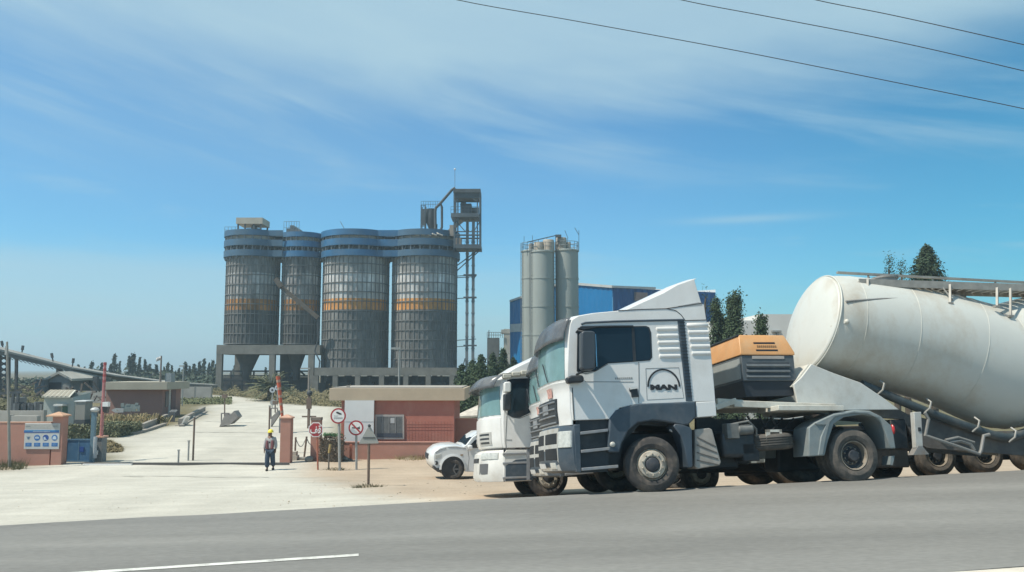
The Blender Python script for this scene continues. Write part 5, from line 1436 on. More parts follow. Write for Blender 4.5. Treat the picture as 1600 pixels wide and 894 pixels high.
for k in range(6): a, b = K(0, 556 + k * 9, 89), K(12, 563 + k * 9, 89); m_.bar(a, b, .14); m_.bar(K(12, 556 + k * 9, 89), K(0, 563 + k * 9, 89), .14)
for px, yb in ((93, 595), (150, 604)): a = K(px, 575 if px < 100 else 588, 94); b = K(px, yb + 20, 94); m_.bar(a, b, .5)
cv.part('trestle', m_, dark_steel)
# ============================================================ gate and what stands round it
pink = M('pink_render', (.40, .20, .15), .85, var=.1, scale=1.2, dirt=(.30, .20, .15), dirt_amt=.45, dscale=1.5, bump=.15, bscale=20)
pink_l = M('pale_pink_render', (.52, .30, .21), .85, var=.1)
red_w = M('red_render', (.40, .15, .11), .85, var=.08, scale=1.5, dirt=(.44, .24, .18), dirt_amt=.7, dscale=.8, bump=.1, bscale=20)
beige = M('beige_fascia', (.46, .37, .265), .85, var=.06, scale=1, dirt=(.36, .29, .21), dirt_amt=.4, dscale=.8)
blue_g = M('blue_gate_paint', (.045, .13, .24), .5, var=.15, scale=2, dirt=(.10, .16, .22), dirt_amt=.5, dscale=2)
blue_s = M('blue_steel_post', (.10, .17, .21), .5, var=.15, scale=4)
grey_r = M('grey_render', (.17, .18, .18), .85, var=.2, scale=3)
galv_p = M('galvanised_post', (.33, .33, .31), .5, .2, var=.15, scale=5)
rust_p = M('rust_red_post', (.36, .12, .07), .7, var=.2, scale=6)
brown_p = M('brown_post', (.17, .12, .09), .75, var=.2, scale=6)
sign_w = M('sign_white', (.72, .71, .68), .45, var=.03)
sign_r = M('sign_red', (.34, .030, .035), .45, var=.08)
sign_b = M('sign_blue', (.04, .15, .38), .45, var=.05)
sign_bd = M('sign_dark_blue', (.02, .07, .26), .45)
sign_k = M('sign_black', (.03, .03, .03), .5)
def at(px, py): return PG(px, py)
def thing_at(name, lab, cat, px, py, rotz=0, group=None, dY=0.0):
    p = PG(px, py); 
    if dY: p = Vector((p.x * (p.y + dY) / p.y, p.y + dY, 0)); p.z = ground(p.x, p.y)
    return Thing(name, lab, cat, (p.x, p.y, p.z), rotz, group)
def pbox(T, x0, x1, ytop, ybot, d0, d1, zmin=None):
    """Box from pixel extents on the thing's own front plane (local y=0), from y=d0 to d1."""
    a = T.L(x0, ybot); b = T.L(x1, ytop)
    return MB().box(a.x, b.x, d0, d1, a.z if zmin is None else zmin, b.z)
# ------------------------------------------------------------ perimeter wall with the safety board
PW = thing_at('perimeter_wall', 'pink rendered perimeter wall with a capped end pillar', 'wall', 60, 727)
a = PW.L(-160, 661); b = PW.L(80, 661)
PW.part('wall', MB().box(a.x, b.x, 0, .22, -.5, a.z), pink)
PW.part('coping', MB().box(a.x, b.x - .0, -.02, .24, a.z + .002, a.z + .05), pink_l)
m_ = pbox(PW, 79, 99.5, 651, 727, -.025, .46, -.5); PW.part('pillar', m_, pink, bev=.01)
l, r_, zt = PW.L(79, 651).x, PW.L(99.5, 651).x, PW.L(90, 651).z
cxp = (l + r_) / 2; m_ = MB(); m_.loft([[(cxp - q * .40, .16 - q * .40, z), (cxp + q * .40, .16 - q * .40, z), (cxp + q * .40, .16 + q * .40, z), (cxp - q * .40, .16 + q * .40, z)] for q, z in ((1, zt + .003), (1, zt + .06), (.05, zt + .22))]); PW.part('cap', m_, M('terracotta_cap', (.50, .30, .19), .8), angle=20)
# safety board, a flat printed panel with raised frame
SB_ = Thing('safety_board', 'white board of blue safety pictograms fixed on the pink wall beside its pillar', 'sign', PW.M @ Vector((PW.L(65, 682).x, -.06, 0)), 0)
def bp(x0, x1, y0, y1, y=-.0, th=.012): a = SB_.L(x0, y1); b = SB_.L(x1, y0); return MB().box(a.x, b.x, y - th, y, a.z, b.z)
SB_.part('board', bp(36.8, 94, 661.5, 702, .03, .03), M('board_grey', (.50, .50, .48), .5, var=.05, dirt=(.36, .33, .28), dirt_amt=.3), bev=.03)
SB_.part('header', bp(39, 92, 663, 670, -.002, .004), M('board_header', (.38, .37, .34), .5, var=.15, scale=12))
m_ = MB()
for x in (41, 83):
    for k in range(4): a = SB_.L(x + 1.8 * k, 667); m_.box(a.x, a.x + .035, -.012, -.006, a.z, a.z + .05)
SB_.part('header_lettering', m_, M('letter_grey', (.24, .24, .24)))
SB_.part('blue_band', bp(37.5, 92.5, 672, 676, -.002, .004), M('band_mid_blue', (.05, .20, .40), .5, var=.1)); SB_.part('dark_band', bp(37.5, 92.5, 674.5, 676.2, -.006, .004), sign_bd)
m_ = MB()
for k in range(14): a = SB_.L(52 + 1.9 * k, 674.6); m_.box(a.x, a.x + .035, -.018, -.012, a.z, a.z + .03)
SB_.part('band_lettering', m_, M('letter_pale', (.45, .52, .58)))
for k, x in enumerate((44.5, 58, 71.5, 85.3)):
    c = SB_.L(x, 684); r_ = .14
    if k:
        pg_ = SB_.part('pictogram', MB().lathe([(0, -.006), (r_, -.006), (r_, 0)], (c.x, 0, c.z), (0, 1, 0), 28), sign_bd if k == 2 else sign_b)
        m_ = MB()
        if k == 1: m_.box(c.x - .09, c.x + .09, -.012, -.007, c.z - .04, c.z + .03); m_.box(c.x - .06, c.x + .06, -.012, -.007, c.z + .06, c.z + .08)
        if k == 2: m_.prism_y([(c.x - .09, c.z - .1), (c.x - .1, c.z + .02), (c.x - .02, c.z + .04), (c.x + .0, c.z - .04), (c.x + .07, c.z - .09)], -.012, -.007)
        if k == 3: m_.prism_y([(c.x - .09, c.z - .08), (c.x - .08, c.z + .02), (c.x - .03, c.z + .08), (c.x + .03, c.z + .08), (c.x + .08, c.z + .02), (c.x + .09, c.z - .08)], -.012, -.007)
        SB_.part('symbol', m_, M('symbol_pale', (.46, .54, .60), .5), pg_)
    else:
        SB_.part('pictogram', MB().prism_y([(c.x - .1, c.z + .05), (c.x + .1, c.z + .05), (c.x + .05, c.z + .0), (c.x + .05, c.z - .05), (c.x, c.z - .09), (c.x - .05, c.z - .05), (c.x - .05, c.z)], -.006, 0), M('symbol_grey_blue', (.10, .16, .24)))
    c = SB_.L(x, 694.8); pl_ = SB_.part('caption_panel', MB().box(c.x - .145, c.x + .145, -.006, 0, c.z - .085, c.z + .085), sign_b)
    m_ = MB()
    for j in range(2): m_.box(c.x - .08, c.x + .08 - .03 * j, -.012, -.007, c.z - .03 + .05 * j, c.z - .01 + .05 * j)
    SB_.part('caption_lettering', m_, M('letter_soft_blue', (.20, .34, .52)), pl_)
# thin mast in front of the wall
mp_ = thing_at('mast_pole', 'thin tall grey mast standing against the pink perimeter wall', 'pole', 15.5, 733)
zt = mp_.L(11, 534).z; xt = mp_.L(11, 534).x
mp_.part('shaft', MB().tube([(0, 0, -.2), (xt * .4, 0, zt * .4), (xt, 0, zt)], [.07, .06, .045], 8), M('mast_grey', (.24, .23, .20), .7, var=.2)); m_ = MB(); m_.box(xt - .05, xt + .05, -.05, .05, zt - .6, zt - .2); mp_.part('fitting', m_, galv_p)
ft_ = MB(); rr = random.Random(5)
# blue gate leaf and posts
BG = thing_at('gate_leaf', 'blue sheet metal gate leaf next to the capped pink pillar', 'gate', 125, 722.5)
m_ = pbox(BG, 100.5, 145, 687, 721, 0, .04); BG.part('sheet', m_, blue_g)
m_ = MB(); a, b = BG.L(100.5, 721), BG.L(145, 687)
for z in (a.z, b.z): m_.box(a.x, b.x, -.03, .07, z - .03, z + .03)
m_.box(a.x, a.x + .06, -.031, .071, a.z, b.z); m_.box(b.x - .06, b.x, -.031, .071, a.z, b.z); m_.box((a.x + b.x) / 2 - .03, (a.x + b.x) / 2 + .03, -.012, .05, a.z, b.z)
BG.part('frame', m_, M('gate_frame_blue', (.08, .16, .24), .5)); m_ = MB(); q = BG.L(128, 702); m_.box(q.x - .1, q.x + .1, -.04, 0, q.z - .12, q.z + .12); BG.part('lock_box', m_, sign_bd)
q = thing_at('gate_post', 'tall blue steel gate post with a small lamp head on top', 'post', 143.5, 723.5)
a = q.L(143.5, 642); q.part('post', MB().box(-.09, .09, -.09, .09, -.3, a.z), blue_s); m_ = MB(); m_.ball((.05, -.05, a.z + .05), (.22, .18, .12)); q.part('lamp_head', m_, M('lamp_head_grey', (.42, .43, .42), .5)); m_ = MB(); m_.tube([(.2, -.15, .25), (.2, -.18, 1.0), (.18, -.12, 1.25)], .09, 8); m_.box(.13, .3, -.2, -.04, .4, .6); q.part('hinge_motor', m_, M('motor_grey', (.30, .32, .33), .5))
q = thing_at('gate_pillar', 'short grey square pillar carrying the tall pink pole', 'pillar', 153.5, 722)
a, b = q.L(149, 684), q.L(160, 684); q.part('shaft', MB().box(a.x, b.x, 0, .5, -.3, a.z), grey_r, bev=.01); q.part('cap', MB().box(a.x - .05, b.x + .05, -.05, .55, a.z + .002, a.z + .07), pink_l)
PP = Thing('barrier_boom', 'pale pink barrier boom raised straight up on the short grey pillar', 'barrier', q.M @ Vector(((a.x + b.x) / 2 + .02, .2, a.z + .072)))
zt = PP.L(155, 566, .0).z
PP.part('boom', MB().tube([(0, 0, 0), (.02, 0, zt)], [.085, .07], 10), M('pink_pole', (.42, .17, .16), .6, var=.15, scale=3))
for k in range(4): z = zt - .15 - k * .28; PP.part('red_band', MB().cyl((.02, 0, z), .078, .12, 10), M('boom_red', (.34, .07, .07), .6))
m_ = MB(); z1_ = PP.L(155, 632).z; m_.box(.05, .32, -.15, .1, z1_ - .1, z1_ + .12); PP.part('floodlight', m_, sign_w); m_ = MB(); m_.prism_y([(.05, z1_ - .12), (.32, z1_ - .12), (.26, z1_ - .42), (.10, z1_ - .35)], -.15, .1); PP.part('floodlight_bracket', m_, sign_k)
# rail of the sliding gate
p0, p1 = PG(128, 726.5), PG(452, 726.5); rl_ = Thing('gate_rail', 'thin dark steel rail of the sliding gate laid across the entrance', 'rail', (p0.x, p0.y, p0.z))
m_ = MB(); L_ = rl_.w(p1); n_ = 12
for k in range(n_):
    u0, u1 = L_ * (k / n_), L_ * ((k + 1) / n_); w0, w1 = rl_.M @ u0, rl_.M @ u1
    m_.bar((u0.x, u0.y, ground(w0.x, w0.y) - rl_.o.location.z + .05), (u1.x, u1.y, ground(w1.x, w1.y) - rl_.o.location.z + .05), .09, .12)
rl_.part('rail', m_, M('rail_dark', (.09, .085, .08), .7)); m_ = MB(); m_.box(.1, 2.4, -.16, -.02, -.1, .06); rl_.part('guide', m_, sign_w)
# entrance post with the raised striped boom behind it
GP2 = thing_at('entrance_post', 'square pink entrance pillar with a low pyramid cap, beside the walking man', 'pillar', 446.5, 724)
a, b = GP2.L(438.5, 654), GP2.L(454.5, 654); GP2.part('shaft', MB().box(a.x, b.x, 0, .5, -.3, a.z), pink, bev=.01); cxp = (a.x + b.x) / 2
m_ = MB(); m_.loft([[(cxp - q, .25 - q, z), (cxp + q, .25 - q, z), (cxp + q, .25 + q, z), (cxp - q, .25 + q, z)] for q, z in ((.30, a.z + .002), (.30, a.z + .05), (.05, a.z + .18))]); GP2.part('cap', m_, pink_l, angle=20)
BB = thing_at('striped_boom', 'red and white striped barrier boom raised behind the pink entrance pillar', 'barrier', 443, 676)
p0, p1 = BB.L(443, 668), BB.L(434.3, 588); d = p1 - p0; m_ = MB(); m_.tube([(p0.x + .0, 0, -.2), p0, p1], [.07, .08, .14], 8); BB.part('boom', m_, M('boom_orange_red', (.46, .09, .04), .6, var=.15, scale=2))
for k in range(5): t = .28 + .15 * k; c = p0 + d * t; e = p0 + d * (t + .05); BB.part('white_band', MB().tube([c, e], [.09 + .06 * t, .095 + .06 * t], 8), M('boom_white', (.40, .24, .17), .6))
BB.part('base', MB().box(-.25, .25, -.2, .2, -.2, 1.0), grey_r)
PB = thing_at('barrier_support', 'thin dark forked post of the barrier beside the driveway', 'post', 482, 669)
m_ = MB(); zt = PB.L(482, 618).z; m_.bar((0, 0, -.2), (0, 0, zt), .16); m_.box(-.16, .16, -.1, .1, zt - .9, zt - .2); m_.bar((-.45, 0, PB.L(482, 651).z), (.5, 0, PB.L(482, 651).z), .1); PB.part('post', m_, brown_p); m_ = MB(); m_.ball((0.02, 0, zt + .15), .2); PB.part('lamp', m_, dark_steel)
LP = thing_at('lamp_pole', 'thin pole with a small head at the corner of the low plinth, beyond the driveway', 'pole', 482, 632)
zt = LP.L(482, 577).z; LP.part('shaft', MB().tube([(0, 0, -.2), (0, 0, zt)], [.11, .08], 8), M('pole_rust_grey', (.24, .2, .17), .7)); LP.part('head', MB().box(-.9, .1, -.1, .1, zt, zt + .15), galv_p)
for px, yb, yt, lab in ((301.5, 719.5, 652, 'tall thin bare pole at the entrance, with a shorter one beside it'), (294, 720, 690, 'waist-high grey bollard post beside the tall thin pole'), (278.5, 725, 704.5, 'shortest thin grey post on the gate rail'), (420, 690, 635, 'thin brown pole behind the man with the helmet'), (623, 640, 546, 'tall pale lamp pole rising behind the red gatehouse')):
    q = thing_at('post' if yb - yt < 40 else 'pole', lab, 'post' if yb - yt < 40 else 'pole', px, yb, dY=0)
    zt = q.L(px, yt).z; q.part('shaft', MB().tube([(0, 0, -.2), (0, 0, zt)], .045 if px < 300 else (.05 if px < 600 else .09), 8), brown_p if px in (301.5, 420) else galv_p)
    q.part('tip', MB().box(-.05, .05, -.05, .05, zt, zt + .06) if px < 600 else MB().box(-.75, .1, -.12, .12, zt, zt + .18), galv_p)
# chain posts by the pillar
for px, yb, xt, yt, lab in ((461, 707, 462, 684.5, 'short chain post nearest the pink entrance pillar'), (475, 714, 479, 683.5, 'leaning chain post beside the brown hedge block')):
    q = thing_at('chain_post', lab, 'post', px, yb); e = q.L(xt, yt); q.part('shaft', MB().tube([(0, 0, -.1), e], .05, 8), brown_p); q.part('cap', MB().ball(e, .06, 8, 5), brown_p)
    if px == 461:
        f = q.L(478, 685); c_ = [e + (f - e) * (k / 8) + Vector((0, 0, -.45 * math.sin(math.pi * k / 8))) for k in range(9)]; q.part('chain', MB().tube(c_, .025, 5), steel_g)
    else:
        f = q.L(488, 694); c_ = [e + (f - e) * (k / 6) + Vector((0, 0, -.15 * math.sin(math.pi * k / 6))) for k in range(7)]; q.part('chain', MB().tube(c_, .025, 5), steel_g)
q = thing_at('concrete_block', 'pale stepped concrete block at the foot of the entrance pillar', 'block', 459.5, 720); a, b = q.L(455, 720), q.L(464, 706)
m_ = MB(); m_.box(a.x, b.x, 0, .5, -.1, b.z * .55); m_.box(a.x, b.x - .06, .05, .45, b.z * .55 + .002, b.z); q.part('block', m_, M('block_pale', (.42, .38, .32), .85, var=.15)); q.part('plinth', MB().box(a.x, q.L(484, 715).x, .1, .8, -.15, .1), concrete)
# ------------------------------------------------------------ red gatehouse
GH = thing_at('gatehouse', 'red rendered gatehouse with deep beige roof fascia and a grey window', 'building', 615, 716.5, dY=1.1)
m_ = pbox(GH, 532, 709.5, 624, 720, 0, 5.0, -.5); GH.part('wall', m_, red_w)
zt, zb_ = GH.L(600, 606.8, -.2).z, GH.L(600, 626, -.2).z; l, r_ = GH.L(514.8, 610, -.2).x, GH.L(726, 610, -.2).x
GH.part('roof_fascia', MB().box(l, r_, -.2, 5.7, zb_, zt), beige, bev=.01); m_ = MB(); m_.box(l + .15, r_ - .15, -.1, 5.5, zt + .002, zt + .05); m_.box(l + .8, l + .95, .2, .35, zt, zt + .14); GH.part('roof', m_, M('roof_grey', (.32, .29, .25), .9))
wn_ = [(586.5, 649.5), (631, 648.5), (631, 686), (586.5, 686)]
wf_ = GH.panel('window', [(585.5, 648), (631.3, 648), (631.5, 686.5), (586, 686.5)], M('window_frame_grey', (.38, .34, .31), .5), -.06, .06)
GH.panel('pane', [(589, 651), (628.5, 651), (628.5, 683.5), (589, 683.5)], M('grey_pane', (.13, .135, .135), .25, var=.35, scale=2.5), -.068, .02, wf_)
GH.panel('sill_board', [(589, 677), (628.5, 677), (628.5, 683.5), (589, 683.5)], M('dark_sill', (.06, .07, .09), .4), -.074, .006, wf_)
m_ = MB()
for x in (598, 608, 618): a, b = GH.L(x, 651, -.07), GH.L(x, 677, -.07); m_.bar((a.x, -.074, a.z), (b.x, -.074, b.z), .03)
GH.part('mullions', m_, M('mullion_grey', (.26, .25, .24), .5), wf_)
GH.panel('notice', [(610, 653.5), (616.5, 653), (616.5, 661.5), (610, 661.5)], M('notice_pale', (.42, .42, .41)), -.08, .004, wf_)
m_ = MB()
for py in (663, 667, 672): a, b = GH.L(633, py), GH.L(708, py); m_.bar((a.x, -.006, a.z), (b.x, -.006, b.z), .012)
for x in range(634, 709, 5): a, b = GH.L(x, 658), GH.L(x, 690); m_.bar((a.x, -.005, a.z), (b.x, -.005, b.z), .01)
GH.part('wall_joints', m_, M('joint_red', (.37, .14, .10), .9))
NB = Thing('notice_board', 'large blank white board leaning on the red gatehouse front', 'board', GH.M @ Vector((GH.L(561, 690).x, -.28, 0)))
m_ = pbox(NB, 537.5, 584.5, 625.8, 692.5, 0, .05); NB.part('board', m_, M('blank_white_board', (.66, .66, .64), .4, var=.04)); m_ = MB(); a, b = NB.L(537.5, 692.5), NB.L(584.5, 625.8)
for x in (a.x + .02, b.x - .02): m_.bar((x, .08, -.1), (x, .08, b.z), .05)
m_.bar((a.x, -.004, NB.L(560, 659).z), (b.x, -.004, NB.L(560, 659).z), .012); NB.part('frame', m_, galv_p)
LW = thing_at('low_wall', 'low pink rendered wall in front of the red gatehouse', 'wall', 615, 717.5)
m_ = pbox(LW, 533, 703, 692.5, 720, 0, .25, -.5); LW.part('wall', m_, pink); a, b = LW.L(532, 692), LW.L(703, 692); LW.part('coping', MB().box(a.x, b.x, -.03, .28, a.z, a.z + .05), M('coping_pink', (.42, .22, .17), .85))
SWl = thing_at('side_wall', 'taller brown-pink wall stub behind the parked off-road car', 'wall', 722, 712, dY=.6)
m_ = pbox(SWl, 701, 770, 655, 720, 0, .3, -.5); SWl.part('wall', m_, M('brown_pink_render', (.29, .145, .11), .85, var=.15, scale=1.5, dirt=(.22, .14, .10), dirt_amt=.5)); a, b = SWl.L(701, 655), SWl.L(770, 655); SWl.part('coping', MB().box(a.x, b.x, -.03, .33, a.z, a.z + .04), M('coping_pink', (.42, .22, .17)))
sh = thing_at('shelter_roof', 'ragged pale shelter roof behind the brown-pink wall stub', 'shelter', 730, 690, dY=6)
m_ = MB(); a, b = sh.L(709, 653), sh.L(752, 653); 
m_.loft([[(a.x, 0, a.z), (b.x, 0, a.z + .05), (b.x, 2.2, a.z + .75), (a.x + .9, 2.0, a.z + .35)], [(a.x, 0, a.z + .10), (b.x, 0, a.z + .18), (b.x, 2.2, a.z + .9), (a.x + .9, 2, a.z + .48)]]); sh.part('roof', m_, M('pale_fibre', (.50, .45, .38), .85, var=.3, scale=2)); m_ = MB()
for x in (a.x + .2, b.x - .2): m_.bar((x, .2, -.3), (x, .2, a.z), .12)
sh.part('post', m_, brown_p)
# brown stub pillar behind the stop sign
q = thing_at('stub_pillar', 'worn pink pillar stub behind the stop sign', 'pillar', 493, 722, dY=.3); a, b = q.L(486, 657), q.L(500.5, 657); q.part('shaft', MB().box(a.x, b.x, 0, .45, -.3, a.z), pink); q.part('cap', MB().box(a.x - .02, b.x + .02, -.02, .47, a.z + .002, a.z + .14), M('grey_brown_cap', (.2, .16, .13), .9))
# ------------------------------------------------------------ signs
SR = lambda T, px0, px1: abs(T.L(px1, 660).x - T.L(px0, 660).x)
def sign_disc(T, cx, cy, rpx, mat, y=-.06, n=48, name='disc', rot=0, th=.012):
    c = T.L(cx, cy, y); r = rpx * (T.o.location.y) / FPX
    return T.part(name, MB().lathe([(0, 0), (r, 0), (r, th), (0, th)], (c.x, y, c.z), (0, 1, 0), n), mat, angle=30), c, r
ST = thing_at('stop_sign', 'red octagonal stop sign in Arabic on a rusty red post', 'sign', 497, 734)
ST.part('post', MB().tube([(0, 0, -.2), (ST.L(495.3, 664).x, 0, ST.L(495.3, 664).z)], .04, 8), rust_p)
def octo(T, cx, cy, rpx, y, mat, name):
    c = T.L(cx, cy, y); r = rpx * T.o.location.y / FPX
    pts_ = [(c.x + r * math.cos(R(22.5 + 45 * k)), c.z + r * math.sin(R(22.5 + 45 * k))) for k in range(8)]
    return T.part(name, MB().prism_y(pts_, y, y + .01), mat), c, r
octo(ST, 493.3, 671.5, 12.0, -.06, sign_w, 'plate'); _, c, r = octo(ST, 493.3, 671.5, 10.6, -.066, sign_r, 'red_face')
# the word in Arabic letters: final feh, initial qaf, set in visual order
lm = text_mesh('lettering', '\ufed2\ufed7', r * 1.5, .004, sign_w, r * .03)
xs = [v.co.x for v in lm.vertices]; zs_ = [v.co.z for v in lm.vertices]
lm.transform(Matrix.Translation((-(max(xs) + min(xs)) / 2, 0, -(max(zs_) + min(zs_)) / 2))); lm.transform(Matrix.Diagonal((r * 1.55 / (max(xs) - min(xs)), 1, r * 1.15 / (max(zs_) - min(zs_)), 1)))
lo2 = ST.part('lettering', lm, None); lo2.location = (c.x, -.074, c.z + r * .03)
RS = thing_at('truck_sign', 'tallest round red-rimmed sign with a dark truck mark, on a grey post', 'sign', 531, 735)
RS.part('post', MB().tube([(0, 0, -.2), (RS.L(529.5, 650).x, .0, RS.L(529.5, 650).z)], .06, 10), galv_p)
sign_disc(RS, 528.4, 650, 12.0, sign_r, -.08); _, c, r = sign_disc(RS, 528.4, 650, 9.6, sign_w, -.086, name='white_face')
m_ = MB(); m_.prism_y([(c.x - r * .35, c.z + r * .62), (c.x - r * .1, c.z + r * .68), (c.x + r * .55, c.z + r * .36), (c.x + r * .5, c.z + r * .2), (c.x + r * .2, c.z + r * .22), (c.x - r * .3, c.z + r * .45)], -.094, -.087); RS.part('truck_mark', m_, sign_k)
m_ = MB(); m_.box(c.x - r * .7, c.x - r * .05, -.094, -.087, c.z - r * .02, c.z + r * .06)
for j in range(12): x = c.x - r * .68 + j * r * .12; m_.box(x, x + r * .07, -.094, -.087, c.z - r * (.42 if j % 3 else .48), c.z - r * .22)
RS.part('caption', m_, M('caption_grey', (.36, .36, .35)))
NS = thing_at('no_horn_sign', 'round sign with a horn struck through, before the blank white board', 'sign', 557, 734)
NS.part('post', MB().tube([(0, 0, -.2), (NS.L(556.5, 668).x, 0, NS.L(556.5, 668).z)], .055, 10), galv_p)
sign_disc(NS, 556.2, 668.7, 11.6, sign_r, -.07); _, c, r = sign_disc(NS, 556.2, 668.7, 9.2, sign_w, -.076, name='white_face')
m_ = MB(); m_.prism_y([(c.x - r * .75, c.z - r * .02), (c.x - r * .62, c.z + r * .14), (c.x - r * .2, c.z + r * .05), (c.x + r * .35, c.z + r * .08), (c.x + r * .62, c.z + r * .26), (c.x + r * .66, c.z - r * .22), (c.x + r * .3, c.z - r * .10), (c.x - r * .5, c.z - r * .08)], -.084, -.077); NS.part('horn_mark', m_, sign_k)
m_ = MB(); m_.bar((c.x - r * .74, -.088, c.z + r * .74), (c.x + r * .74, -.088, c.z - r * .74), .006, r * .24, up=(0, 0, 1)); NS.part('strike_bar', m_, sign_r)
TS = thing_at('triangle_sign', 'triangular sign seen from its bare grey back, leaning on a thin brown post', 'sign', 575.5, 761)
TS.part('post', MB().tube([(0, 0, -.2), TS.L(576.3, 700), TS.L(577.5, 664)], .045, 8), brown_p)
m_ = MB(); pts_ = TS.pts([(577.3, 663.5), (592, 691.5), (590.5, 693), (561.5, 693.5), (561.3, 691.8)], -.05); m_.prism_y(pts_, -.06, -.045); TS.part('plate', m_, M('grey_sign_back', (.30, .30, .275), .5, var=.1), bev=.004); m_ = MB(); q = TS.L(577.3, 665); m_.ball((q.x, -.06, q.z), .05, 8, 5); q = TS.L(577.3, 684); m_.box(q.x - .2, q.x + .2, -.075, -.06, q.z - .02, q.z + .02); TS.part('clamp', m_, dark_steel)
q = thing_at('stake', 'short stake with a faded yellow top between the stop sign and the truck sign', 'stake', 513.5, 733.5); q.part('shaft', MB().tube([(0, 0, -.1), q.L(514, 708)], .035, 8), M('stake_dark', (.15, .13, .11), .8)); q.part('yellow_top', MB().tube([q.L(514, 708), q.L(516, 694)], [.05, .06], 8), M('faded_yellow', (.42, .30, .12), .7))
q = thing_at('stub_post', 'short rusty post at the foot of the low pink wall', 'post', 548, 719.5); q.part('shaft', MB().box(-.06, .06, -.06, .06, -.2, q.L(548, 694).z), rust_p); q.part('cap', MB().box(-.08, .08, -.08, .08, -.1, .08), concrete)
# ------------------------------------------------------------ walking man
MN = PG(421.5, 735.5)
def skin(name, verts, edges, radii, root, mat, parent, sub=2, kind=None):
    me = bpy.data.meshes.new(name); me.from_pydata(verts, edges, []); o = bpy.data.objects.new(name, me); COL.objects.link(o)
    s = o.modifiers.new('skin', 'SKIN'); s.use_smooth_shade = True
    if not me.skin_vertices:
        raise RuntimeError('no skin layer')
    for v, r in zip(me.skin_vertices[0].data, radii): v.radius = (r if isinstance(r, tuple) else (r, r)); v.use_root = False
    me.skin_vertices[0].data[root].use_root = True
    u = o.modifiers.new('sub', 'SUBSURF'); u.levels = sub; u.render_levels = sub
    me.materials.append(mat)
    if parent: o.parent = parent
    return o
PM = Thing('person', 'man walking in yellow helmet, grey and maroon jacket and dark trousers', 'person', MN, R(0))
skin_m = M('brown_skin', (.16, .085, .055), .6)
jk = M('grey_jacket', (.36, .35, .34), .9, var=.15, scale=5); mr_ = M('maroon_cloth', (.17, .065, .07), .9, var=.15, scale=5); tr_m = M('dark_blue_trousers', (.035, .055, .085), .9, var=.2, scale=4)
V_ = [(0, 0, .95), (0, 0, 1.12), (0, .0, 1.32), (0, .01, 1.46), (0, .0, 1.53), (0, -.02, 1.60), (0, -.02, 1.70),          # 0 pelvis..6 head
      (.17, .01, 1.43), (.24, .02, 1.16), (.25, -.05, .93), (.25, -.07, .86),                                              # 7-10 arm
      (-.17, .01, 1.43), (-.24, .0, 1.16), (-.26, -.02, .93), (-.26, -.03, .86),
      (.095, 0, .90), (.10, .04, .50), (.10, .20, .13), (.10, .10, .06),                                                     # 15-18 leg behind
      (-.095, 0, .90), (-.10, -.10, .50), (-.09, -.10, .09), (-.09, -.24, .04)]
Ed = [(0, 1), (1, 2), (2, 3), (3, 4), (4, 5), (5, 6), (3, 7), (7, 8), (8, 9), (9, 10), (3, 11), (11, 12), (12, 13), (13, 14), (0, 15), (15, 16), (16, 17), (17, 18), (0, 19), (19, 20), (20, 21), (21, 22)]
Rd = [.14, .13, .15, .10, .055, .075, .085, .06, .048, .033, .038, .06, .048, .033, .038, .09, .065, .045, .04, .09, .065, .045, .04]
for base_i, sx_ in ((10, 1), (14, -1)):
    bx, by, bz = V_[base_i]
    for f in range(4):
        i0 = len(V_); V_ += [(bx + sx_ * .002, by - .03 + .02 * f, bz - .055), (bx - sx_ * .010, by - .032 + .021 * f, bz - .10 + .01 * abs(f - 1))]; Ed += [(base_i, i0), (i0, i0 + 1)]; Rd += [.011, .009]
    i0 = len(V_); V_ += [(bx - sx_ * .02, by - .05, bz - .02), (bx - sx_ * .03, by - .06, bz - .06)]; Ed += [(base_i, i0), (i0, i0 + 1)]; Rd += [.012, .010]
body = skin('body', V_, Ed, Rd, 0, skin_m, PM.o, 1)
skin('jacket', [(0, 0, .93), (0, 0, 1.12), (0, 0, 1.32), (0, .01, 1.45), (.18, .01, 1.43), (.245, .02, 1.16), (.252, -.04, .96), (-.18, .01, 1.43), (-.245, .0, 1.16), (-.262, -.015, .96)],
     [(0, 1), (1, 2), (2, 3), (3, 4), (4, 5), (5, 6), (3, 7), (7, 8), (8, 9)], [(.19, .15), (.175, .14), (.19, .15), (.11, .11), .085, .075, .062, .085, .075, .062], 0, jk, PM.o)
for s_ in (1, -1):
    skin('jacket_side', [(s_ * .10, -.10, .95), (s_ * .11, -.105, 1.15), (s_ * .10, -.10, 1.36)], [(0, 1), (1, 2)], [(.07, .085), (.065, .08), (.05, .07)], 0, mr_, PM.o)
skin('trousers', [(0, 0, .96), (.095, 0, .88), (.105, .04, .50), (.105, .19, .17), (-.095, 0, .88), (-.105, -.10, .50), (-.095, -.10, .13)], [(0, 1), (1, 2), (2, 3), (0, 4), (4, 5), (5, 6)], [(.18, .15), .13, .115, .105, .13, .115, .105], 0, tr_m, PM.o)
bt = M('black_boot', (.03, .028, .026), .7)
for x, y, z in ((.10, .15, .06), (-.09, -.16, .045)):
    PM.part('boot', MB().ball((x, y, z), (.055, .14, .055), 12, 8), bt)
hm = MB(); hm.lathe([(.150, 0), (.125, .012), (.120, .05), (.095, .105), (.05, .135), (0, .142)], (0, -.02, 1.70), (0, 0, 1), 24); hm.prism_z([(-.11, -.10), (-.06, -.20), (.06, -.20), (.11, -.10)], 1.695, 1.71)
PM.part('helmet', hm, M('yellow_helmet', (.72, .60, .05), .4))
m_ = MB(); m_.ball((0, -.105, 1.61), (.014, .028, .02), 8, 6); PM.part('nose', m_, skin_m)
m_ = MB()
for s_ in (1, -1): m_.ball((s_ * .032, -.098, 1.635), (.013, .008, .008), 8, 5)
